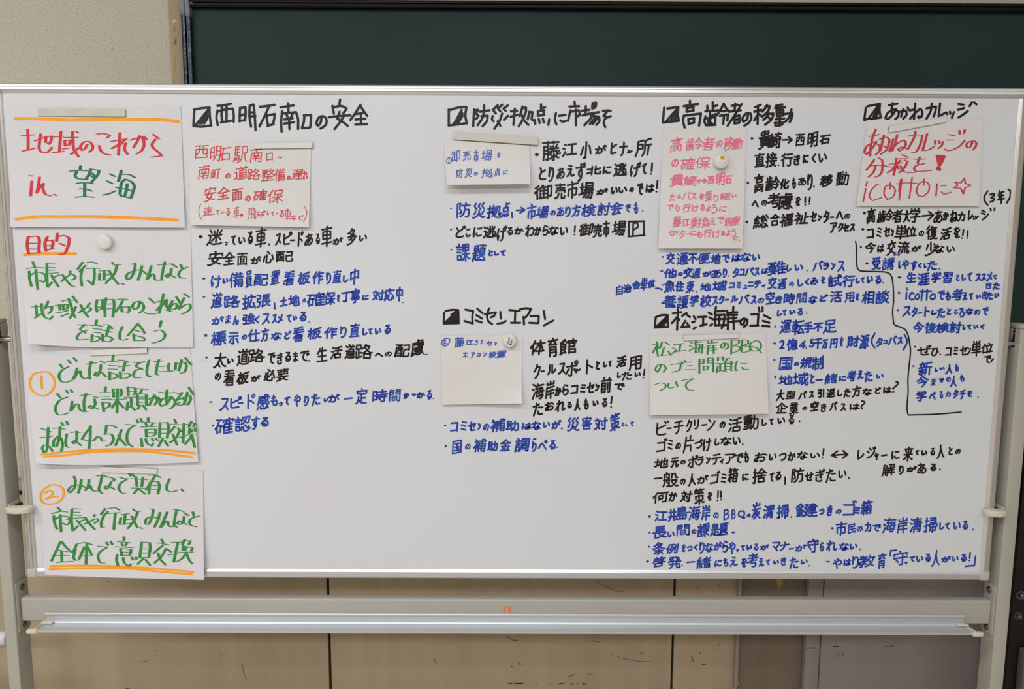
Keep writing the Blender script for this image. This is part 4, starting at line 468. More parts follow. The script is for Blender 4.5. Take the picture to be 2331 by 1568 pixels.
 '藤': [[35, 51, 34, 53, 26, 57], [7, 30, 19, 30], [42, 4, 42, 10], [50, 25, 50, 21], [32, 46, 35, 50], [48, 51, 51, 46], [63, 43, 59, 44, 55, 42, 51, 38, 50, 34], [19, 42, 7, 42], [32, 20, 29, 17], [55, 16, 53, 17, 50, 21], [59, 8, 4, 8], [60, 34, 25, 34], [58, 25, 27, 25], [20, 12, 20, 4], [42, 41, 41, 59, 40, 61, 36, 61], [4, 62, 3, 60, 6, 45, 7, 18, 18, 18, 19, 19, 19, 58, 18, 60, 16, 60, 14, 60, 11, 59], [57, 56, 55, 56, 46, 51, 37, 51, 36, 50], [24, 44, 31, 38, 36, 31, 40, 23, 41, 17]],
 '行': [[18, 3, 11, 10, 5, 15], [36, 58, 40, 61, 47, 60, 49, 59, 50, 55, 50, 26], [58, 7, 30, 7], [13, 30, 14, 32, 14, 61], [27, 26, 60, 26], [20, 18, 14, 28, 5, 35]],
 '補': [[14, 9, 10, 4, 8, 4], [12, 34, 17, 34], [58, 13, 58, 8, 52, 4, 49, 4], [17, 34, 17, 37, 20, 40, 20, 43], [17, 34, 21, 29], [12, 34, 8, 36, 3, 41, 3, 43], [27, 36, 58, 36], [58, 13, 25, 13], [27, 47, 58, 47], [42, 4, 42, 60], [49, 58, 53, 61, 56, 60, 57, 59, 58, 25, 28, 24, 27, 25, 27, 61], [5, 15, 16, 15, 18, 16, 17, 21, 12, 31, 12, 61]],
 '西': [[6, 56, 57, 56], [57, 39, 43, 39, 39, 37, 39, 5], [60, 5, 2, 5], [6, 61, 6, 21, 7, 21, 57, 21, 57, 56], [23, 5, 23, 25, 21, 32, 18, 37, 14, 40, 6, 40]],
 '要': [[28, 31, 25, 33], [46, 39, 45, 44, 39, 50, 37, 54], [29, 54, 27, 56, 14, 59, 5, 61, 1, 59], [19, 40, 15, 49], [39, 28, 39, 4], [59, 4, 4, 4], [39, 28, 56, 28, 56, 16, 55, 14, 7, 15, 7, 27, 7, 28, 39, 28], [60, 39, 2, 39], [23, 38, 24, 34, 22, 25, 22, 4], [11, 50, 17, 50, 31, 53, 36, 54, 55, 60, 60, 59]],
 '規': [[56, 28, 32, 28], [23, 60, 24, 60, 27, 59, 34, 53, 36, 47, 37, 39], [32, 17, 56, 17], [24, 50, 24, 49, 17, 41, 13, 39], [48, 39, 48, 54, 49, 59, 51, 60, 58, 59, 60, 56, 60, 52], [2, 30, 24, 30], [4, 14, 23, 14], [37, 39, 56, 39, 56, 6, 32, 6, 32, 38, 33, 39, 37, 39], [4, 59, 7, 55, 11, 48, 13, 37, 14, 4]],
 '解': [[34, 23, 35, 24, 37, 22, 41, 17, 43, 11, 44, 6], [7, 45, 27, 45], [35, 6, 58, 7, 57, 19, 56, 22, 55, 23, 51, 23, 47, 21], [38, 35, 58, 35], [7, 32, 27, 32], [35, 48, 60, 48], [48, 29, 48, 60], [35, 41, 38, 32, 39, 29, 41, 27], [11, 8, 22, 9, 23, 10, 21, 17, 17, 23, 17, 57], [6, 20, 26, 20, 27, 20, 27, 58, 26, 60, 24, 60, 20, 58], [3, 60, 7, 47, 7, 16, 12, 4]],
 '討': [[13, 7, 11, 3], [24, 14, 2, 14], [5, 57, 5, 41, 21, 42, 21, 57, 5, 57], [5, 32, 21, 32], [5, 23, 21, 23], [34, 31, 39, 42], [38, 59, 41, 61, 45, 61, 49, 60, 50, 58, 51, 4], [59, 19, 29, 19]],
 '設': [[58, 23, 53, 23, 51, 22, 50, 5, 35, 5, 34, 6, 33, 18, 30, 22, 27, 25], [9, 3, 11, 4, 13, 8], [5, 32, 21, 32], [5, 57, 5, 42, 6, 41, 20, 42, 21, 57], [21, 23, 5, 23], [23, 14, 2, 14], [28, 33, 54, 33, 53, 38, 47, 47, 37, 55, 27, 60, 18, 57, 5, 57], [62, 58, 55, 59, 47, 55, 40, 50, 33, 41, 31, 33]],
 '試': [[33, 52, 33, 31], [20, 14, 2, 14], [19, 32, 5, 32], [8, 3, 10, 3, 12, 8], [19, 23, 5, 23], [5, 57, 5, 41, 19, 41, 19, 57, 5, 57], [57, 9, 54, 5], [27, 16, 60, 16], [26, 31, 40, 31], [25, 55, 43, 50], [46, 3, 47, 31, 50, 49, 53, 58, 57, 60, 59, 59, 60, 56, 60, 51, 59, 48]],
 '認': [[5, 58, 5, 42, 20, 42, 20, 58, 5, 58], [10, 4, 13, 9], [60, 54, 55, 42], [29, 42, 28, 47, 26, 56], [5, 33, 20, 33], [45, 47, 46, 44, 41, 37], [44, 6, 43, 14, 39, 23, 37, 27, 33, 30, 30, 32, 28, 32], [32, 13, 28, 21], [20, 24, 5, 24], [35, 42, 35, 57, 37, 60, 40, 61, 49, 61, 51, 60, 52, 59, 53, 54, 51, 51], [2, 15, 22, 15], [45, 28, 49, 30, 54, 29, 55, 28, 57, 18, 58, 6, 30, 6]],
 '課': [[62, 56, 58, 56, 51, 49, 47, 43, 44, 40], [22, 15, 2, 15], [42, 40, 40, 38, 27, 38], [5, 23, 20, 23], [20, 33, 5, 33], [5, 57, 5, 42, 6, 42, 20, 42, 21, 56], [11, 4, 13, 8], [44, 40, 47, 38, 58, 38], [57, 17, 29, 17], [43, 61, 43, 6], [57, 17, 56, 28, 30, 28, 29, 6, 56, 6, 57, 17], [42, 40, 39, 43, 33, 51, 26, 57, 5, 57]],
 '調': [[21, 14, 2, 14], [13, 8, 10, 4], [19, 32, 5, 32], [22, 60, 25, 55, 28, 44, 29, 30, 29, 7, 30, 6, 58, 6, 58, 58, 57, 60, 54, 61, 51, 60, 48, 58], [19, 23, 5, 23], [51, 29, 35, 29], [50, 18, 37, 18], [43, 12, 43, 29], [37, 50, 49, 50, 50, 50, 50, 38, 37, 38, 36, 39, 36, 54], [5, 60, 5, 41, 18, 41, 19, 57], [22, 60, 17, 57, 5, 57]],
 '談': [[5, 23, 19, 23], [49, 17, 50, 16, 55, 8], [40, 18, 44, 19, 57, 28], [21, 14, 2, 14], [56, 38, 50, 47], [19, 32, 5, 32], [4, 57, 4, 42, 19, 41, 19, 57, 4, 57], [10, 4, 13, 8], [32, 7, 31, 10, 28, 16], [41, 46, 43, 47, 47, 53, 51, 56, 57, 60, 59, 60], [27, 47, 32, 37, 34, 36], [41, 32, 41, 43, 38, 51, 34, 56, 26, 60], [42, 4, 41, 15, 38, 21, 33, 27, 29, 29, 26, 28]],
 '講': [[5, 23, 18, 23], [13, 8, 10, 3, 8, 3], [20, 14, 2, 14], [18, 32, 4, 32], [42, 50, 42, 25], [29, 41, 56, 41], [26, 8, 58, 8], [45, 60, 48, 61, 54, 61, 55, 60, 55, 33, 30, 33, 29, 34, 29, 61], [50, 4, 50, 25], [35, 4, 35, 24], [28, 16, 57, 16], [60, 50, 24, 50], [4, 60, 4, 42, 18, 41, 19, 43, 18, 57, 4, 57], [60, 25, 24, 25]],
 '護': [[34, 46, 34, 49], [5, 23, 19, 23], [11, 4, 13, 8], [46, 56, 47, 57, 56, 60, 58, 61, 62, 59], [21, 15, 2, 15], [25, 28, 25, 26, 27, 24, 29, 23, 30, 24], [5, 32, 19, 32], [31, 32, 57, 32], [58, 19, 31, 19], [59, 39, 31, 39], [60, 7, 26, 7], [30, 24, 32, 26, 56, 26], [5, 60, 5, 42, 18, 42, 19, 43, 19, 57, 5, 57], [50, 10, 50, 4], [57, 45, 54, 45, 27, 46], [54, 46, 52, 50, 44, 55, 31, 60, 27, 61, 24, 60], [41, 56, 40, 53, 31, 48], [42, 14, 44, 16, 45, 22, 46, 38], [36, 4, 36, 10, 32, 15, 31, 20, 31, 39]],
 '財': [[25, 18, 6, 18], [2, 60, 5, 58, 10, 50, 13, 49], [19, 49, 21, 50, 26, 57], [6, 31, 25, 31], [32, 49, 40, 39, 47, 27, 50, 25], [6, 18, 6, 6, 25, 6, 25, 42, 24, 44, 7, 44, 6, 43, 6, 18], [32, 19, 60, 19], [40, 59, 44, 61, 48, 61, 51, 60, 51, 57, 51, 21, 51, 4]],
 '貴': [[60, 61, 55, 61, 42, 56, 37, 56], [1, 60, 6, 61, 20, 56, 24, 56], [50, 36, 11, 36], [11, 44, 50, 44], [58, 22, 2, 22], [30, 6, 12, 6, 12, 13, 12, 14, 48, 14, 50, 14, 49, 6, 30, 6], [50, 36, 50, 49, 49, 51, 12, 51, 11, 50, 11, 30, 12, 29, 49, 29, 50, 30, 50, 36], [30, 3, 30, 21]],
 '足': [[32, 40, 55, 40], [32, 24, 11, 24, 11, 6, 52, 7, 52, 24, 32, 24], [32, 57, 32, 24], [14, 35, 14, 41, 11, 49, 4, 60], [62, 57, 58, 60, 42, 60, 35, 59, 24, 56, 19, 51, 16, 46, 13, 45]],
 '路': [[56, 40, 55, 42, 55, 58], [33, 40, 33, 58], [6, 56, 5, 34], [55, 58, 33, 58], [15, 23, 15, 54], [6, 56, 24, 52], [56, 40, 56, 37, 46, 29, 35, 16], [33, 40, 33, 37, 41, 31, 45, 27, 49, 21, 53, 14, 53, 11, 52, 11, 38, 10], [62, 37, 52, 41, 36, 41, 30, 39, 27, 39, 23, 37, 15, 37], [23, 22, 22, 7, 6, 6, 6, 23, 28, 22, 30, 21, 35, 14, 39, 4]],
 '車': [[56, 9, 4, 9], [9, 29, 51, 29], [2, 51, 58, 51], [30, 18, 10, 19, 10, 40, 51, 40, 51, 19, 30, 18], [30, 3, 30, 61]],
 '転': [[57, 8, 36, 8], [57, 55, 34, 57], [34, 57, 35, 52, 43, 34, 44, 28], [26, 29, 4, 29], [27, 10, 3, 10], [15, 3, 15, 61], [60, 28, 33, 28], [27, 49, 2, 49], [15, 20, 26, 20, 26, 39, 4, 39, 4, 20, 15, 20], [50, 42, 53, 43, 60, 60]],
 '迷': [[57, 45, 47, 33, 40, 28], [55, 8, 50, 17, 50, 19], [21, 26, 35, 26, 38, 28], [7, 6, 13, 14], [12, 52, 21, 57, 29, 59, 56, 59, 59, 59, 62, 56], [12, 52, 12, 27, 4, 27], [12, 52, 8, 54, 4, 58, 4, 62], [40, 28, 44, 26, 58, 26], [21, 47, 28, 40, 35, 30, 38, 28], [28, 17, 24, 8, 23, 8], [39, 51, 39, 5]],
 '退': [[26, 48, 39, 46], [47, 40, 57, 33, 59, 33], [13, 15, 6, 7], [5, 57, 12, 53], [26, 17, 52, 17], [12, 53, 12, 29, 3, 28], [12, 53, 23, 58, 32, 60, 58, 59, 62, 57], [26, 48, 26, 7, 51, 7, 52, 8, 52, 28, 26, 28], [55, 49, 46, 40, 38, 35]],
 '逃': [[57, 36, 47, 29, 43, 28], [32, 30, 27, 31, 19, 36], [49, 20, 55, 10], [11, 54, 11, 28, 10, 28, 2, 28], [11, 54, 22, 59, 28, 60, 58, 59, 62, 57], [11, 54, 8, 55, 4, 59, 3, 62], [20, 10, 25, 20], [4, 7, 12, 14], [57, 42, 59, 46, 57, 49, 46, 50, 44, 48, 43, 4], [18, 50, 21, 50, 24, 48, 28, 43, 31, 38, 32, 27, 32, 4]],
 '通': [[43, 18, 44, 14, 52, 10, 53, 7], [12, 52, 12, 30, 3, 29], [12, 52, 24, 59, 33, 60, 58, 59, 63, 57], [12, 52, 8, 54, 4, 58], [12, 14, 5, 7], [42, 20, 40, 22, 40, 51], [24, 41, 57, 41], [24, 51, 24, 21, 42, 20], [57, 30, 24, 30], [24, 6, 58, 6], [29, 13, 32, 12, 41, 16, 47, 20, 57, 21, 57, 49, 56, 51, 52, 52, 47, 50]],
 '遅': [[13, 13, 6, 7], [12, 52, 12, 28, 11, 27, 4, 27], [12, 52, 8, 54, 4, 58, 3, 62], [12, 52, 23, 58, 30, 60, 58, 59, 62, 57], [37, 26, 36, 21, 34, 19, 33, 19], [50, 26, 52, 19], [60, 44, 27, 44], [43, 51, 43, 27], [19, 48, 21, 43, 23, 35, 24, 5, 57, 5, 58, 6, 58, 14, 56, 15, 24, 15], [31, 35, 56, 35], [58, 26, 29, 26]],
 '運': [[12, 52, 11, 32, 2, 31], [12, 52, 23, 58, 32, 60, 59, 59, 62, 57], [12, 52, 8, 54, 3, 58, 3, 62], [58, 14, 58, 7, 57, 6, 22, 6, 20, 7, 20, 14], [4, 7, 6, 8, 12, 16], [54, 32, 24, 32], [58, 48, 20, 48], [52, 16, 25, 16], [39, 24, 54, 25, 54, 40, 24, 40, 24, 25, 39, 24], [39, 53, 39, 15]],
 '道': [[31, 12, 31, 7, 29, 4, 27, 3], [50, 3, 48, 8, 47, 12], [12, 53, 12, 28, 3, 28], [12, 53, 24, 59, 33, 60, 58, 59, 63, 57], [12, 53, 6, 56, 3, 59, 3, 61], [26, 41, 54, 41], [26, 32, 54, 32], [12, 14, 6, 8], [39, 13, 37, 22], [37, 22, 27, 22, 26, 23, 26, 50, 53, 50, 54, 49, 53, 23, 52, 22, 37, 22], [59, 12, 21, 12]],
 '配': [[4, 56, 27, 56], [4, 45, 27, 45], [58, 47, 60, 51, 59, 58, 56, 60, 40, 60, 38, 58, 37, 55, 37, 27, 57, 27], [20, 5, 19, 33, 20, 35, 27, 35], [2, 5, 28, 5], [57, 32, 57, 6, 37, 6], [12, 5, 12, 30, 8, 36, 4, 37], [27, 60, 27, 18, 5, 18, 4, 19, 4, 61]],
 '金': [[12, 46, 15, 47, 19, 55], [48, 47, 43, 55], [55, 40, 8, 40], [14, 22, 15, 25, 17, 26, 46, 26, 49, 22], [31, 61, 31, 26], [5, 61, 58, 61], [32, 8, 29, 10, 20, 18, 12, 23, 5, 26, 0, 25], [62, 25, 58, 26, 47, 21, 39, 15, 32, 8]],
 '鍵': [[12, 7, 15, 9, 20, 14, 21, 17], [25, 7, 31, 7, 32, 8, 31, 12, 26, 27], [19, 39, 17, 48], [29, 50, 31, 51, 37, 56, 44, 59, 58, 60, 62, 58], [5, 40, 6, 48], [23, 37, 24, 38, 27, 43, 29, 45], [3, 58, 20, 54, 24, 56], [12, 55, 12, 20], [37, 45, 59, 45], [38, 36, 57, 36], [38, 27, 56, 27, 57, 26, 56, 8, 38, 8], [4, 32, 19, 32], [47, 4, 47, 53], [61, 18, 37, 18], [4, 18, 7, 20, 18, 20], [21, 60, 26, 55, 29, 49, 32, 37, 33, 27, 26, 27], [13, 4, 8, 11, 3, 18, 2, 22]],
 '長': [[41, 50, 55, 41], [15, 25, 50, 25], [13, 58, 16, 58, 32, 55, 35, 52], [50, 15, 15, 15], [13, 58, 13, 38, 15, 32, 15, 5, 52, 5], [2, 35, 58, 35], [62, 58, 57, 59, 48, 56, 42, 52, 33, 44, 31, 40, 30, 36]],
 '間': [[2, 12, 23, 12], [18, 43, 40, 43], [56, 12, 35, 12], [18, 55, 40, 54, 40, 33, 18, 33, 18, 55], [44, 59, 47, 60, 52, 60, 55, 60, 56, 58, 56, 4, 55, 2, 36, 2, 35, 3, 35, 23, 56, 23], [2, 23, 22, 23, 23, 21, 23, 3, 3, 3, 2, 61]],
 '防': [[38, 60, 42, 61, 47, 61, 50, 58, 52, 49, 52, 30, 33, 29], [10, 46, 16, 45, 18, 40, 16, 32, 12, 23, 17, 6, 15, 5, 2, 6, 2, 61], [38, 3, 41, 9], [57, 14, 22, 14], [33, 14, 32, 31, 29, 44, 27, 50, 22, 56, 18, 59, 15, 59]],
 '難': [[14, 50, 18, 52, 24, 57], [51, 9, 49, 4], [37, 43, 60, 43], [2, 46, 29, 46], [37, 29, 59, 29], [37, 15, 60, 16], [37, 57, 60, 57], [50, 57, 50, 16], [4, 38, 27, 38], [29, 7, 2, 7], [37, 61, 37, 23, 36, 18, 41, 3], [27, 24, 26, 21, 5, 21, 4, 22, 4, 29, 6, 30, 26, 30, 27, 26, 33, 22, 36, 21], [0, 60, 4, 60, 9, 56, 12, 53, 14, 46, 15, 43, 15, 14], [9, 3, 9, 13, 10, 14, 22, 14, 23, 3]],
 '面': [[21, 44, 41, 44], [41, 32, 21, 32], [30, 6, 28, 19], [6, 57, 57, 57], [41, 57, 41, 19], [60, 5, 2, 5], [21, 19, 21, 57], [6, 61, 6, 20, 7, 19, 56, 19, 57, 61]],
 '題': [[56, 24, 36, 24], [43, 46, 40, 47, 32, 53, 29, 52], [28, 43, 16, 43], [7, 14, 25, 14], [60, 53, 52, 47, 49, 46], [44, 15, 46, 6], [56, 33, 36, 33], [16, 54, 16, 32], [25, 14, 25, 22, 24, 23, 8, 23, 7, 22, 7, 6, 24, 6, 25, 14], [2, 32, 29, 32], [44, 15, 55, 15, 56, 16, 56, 41, 36, 41, 36, 16, 37, 15, 44, 15], [33, 6, 59, 6], [62, 57, 58, 59, 26, 59, 17, 56, 12, 53, 10, 50, 7, 49], [7, 40, 6, 51, 3, 60]],
 '飛': [[59, 36, 56, 36, 51, 40, 50, 42], [56, 7, 51, 12, 50, 14], [29, 60, 29, 14], [59, 23, 60, 26, 58, 29, 54, 29, 50, 26, 46, 20, 43, 7, 7, 7], [60, 52, 61, 56, 59, 60, 57, 61, 54, 60, 50, 57, 48, 53, 46, 47, 44, 32, 3, 32], [4, 60, 9, 52, 12, 45, 13, 35, 13, 19], [23, 15, 20, 15, 5, 20], [45, 14, 49, 14, 57, 18], [45, 42, 48, 43, 58, 47]],
 '養': [[32, 34, 31, 30, 29, 30], [46, 42, 16, 42], [57, 51, 53, 51, 48, 54, 45, 57], [44, 4, 42, 10], [25, 25, 27, 18], [21, 10, 21, 6], [31, 10, 30, 18], [8, 10, 55, 10], [59, 26, 4, 26], [11, 18, 51, 18], [18, 4, 23, 7], [20, 26, 19, 29, 18, 31, 17, 36, 16, 59, 20, 59, 34, 58, 37, 55], [62, 38, 58, 39, 49, 34, 15, 34, 12, 35, 5, 39, 1, 39], [33, 49, 34, 53, 47, 59, 56, 61, 61, 59], [43, 26, 46, 32, 46, 48, 16, 49]],
 '館': [[46, 11, 46, 6, 45, 4], [23, 32, 7, 32], [21, 52, 11, 56, 7, 57], [35, 44, 57, 44, 57, 58], [26, 16, 26, 14, 23, 11, 15, 5], [16, 22, 15, 17, 13, 15], [57, 58, 35, 58], [31, 18, 31, 11, 32, 11, 59, 11, 59, 17], [35, 61, 35, 21, 53, 21, 54, 22, 54, 34, 35, 34], [20, 48, 24, 57], [3, 16, 10, 10, 16, 2, 18, 2], [4, 61, 7, 55, 7, 23, 23, 23, 23, 41, 7, 41]],
 '駅': [[17, 52, 14, 44], [5, 44, 4, 51, 2, 57], [10, 54, 9, 45], [20, 43, 23, 49, 26, 49], [47, 29, 48, 40, 52, 49, 54, 54, 59, 59], [25, 26, 6, 26], [25, 16, 6, 16], [16, 6, 16, 37], [30, 59, 33, 52, 36, 40, 36, 6, 57, 7, 57, 29, 36, 29], [18, 61, 22, 61, 24, 58, 26, 52, 27, 37, 6, 36, 6, 7, 26, 6]],
 '高': [[48, 61, 53, 61, 55, 58, 55, 36, 54, 36, 5, 36, 5, 61], [30, 9, 29, 4, 27, 2], [13, 28, 13, 19, 14, 18, 46, 18, 48, 19, 48, 27, 47, 28, 13, 28], [57, 10, 2, 10], [17, 57, 17, 45, 18, 44, 40, 44, 42, 46, 42, 53, 41, 54, 17, 54]],
 '魚': [[41, 59, 38, 51, 36, 50], [24, 59, 24, 53, 23, 51], [59, 60, 52, 50, 49, 49], [1, 61, 4, 60, 5, 59, 11, 50], [11, 30, 52, 30], [21, 6, 22, 7, 37, 7, 38, 8, 37, 12, 31, 21, 31, 42], [25, 1, 22, 3, 12, 14, 11, 21, 11, 42, 13, 43, 52, 42, 52, 20, 51, 18, 14, 18, 8, 19, 4, 21, 1, 21]],
 '齢': [[16, 40, 15, 42, 13, 44, 8, 50], [7, 22, 7, 8], [43, 23, 45, 24, 49, 30], [23, 29, 22, 33], [4, 32, 4, 58, 29, 57], [29, 32, 29, 57], [23, 48, 20, 43, 16, 42], [37, 37, 55, 37, 54, 42, 47, 53], [24, 38, 16, 39], [16, 51, 16, 42], [59, 27, 52, 18, 48, 10, 46, 9], [9, 38, 15, 39, 16, 40], [16, 28, 16, 39], [10, 29, 11, 33], [28, 10, 18, 10], [18, 4, 18, 22], [2, 22, 29, 22], [46, 4, 42, 16, 35, 27], [49, 58, 42, 51, 38, 50]],
}

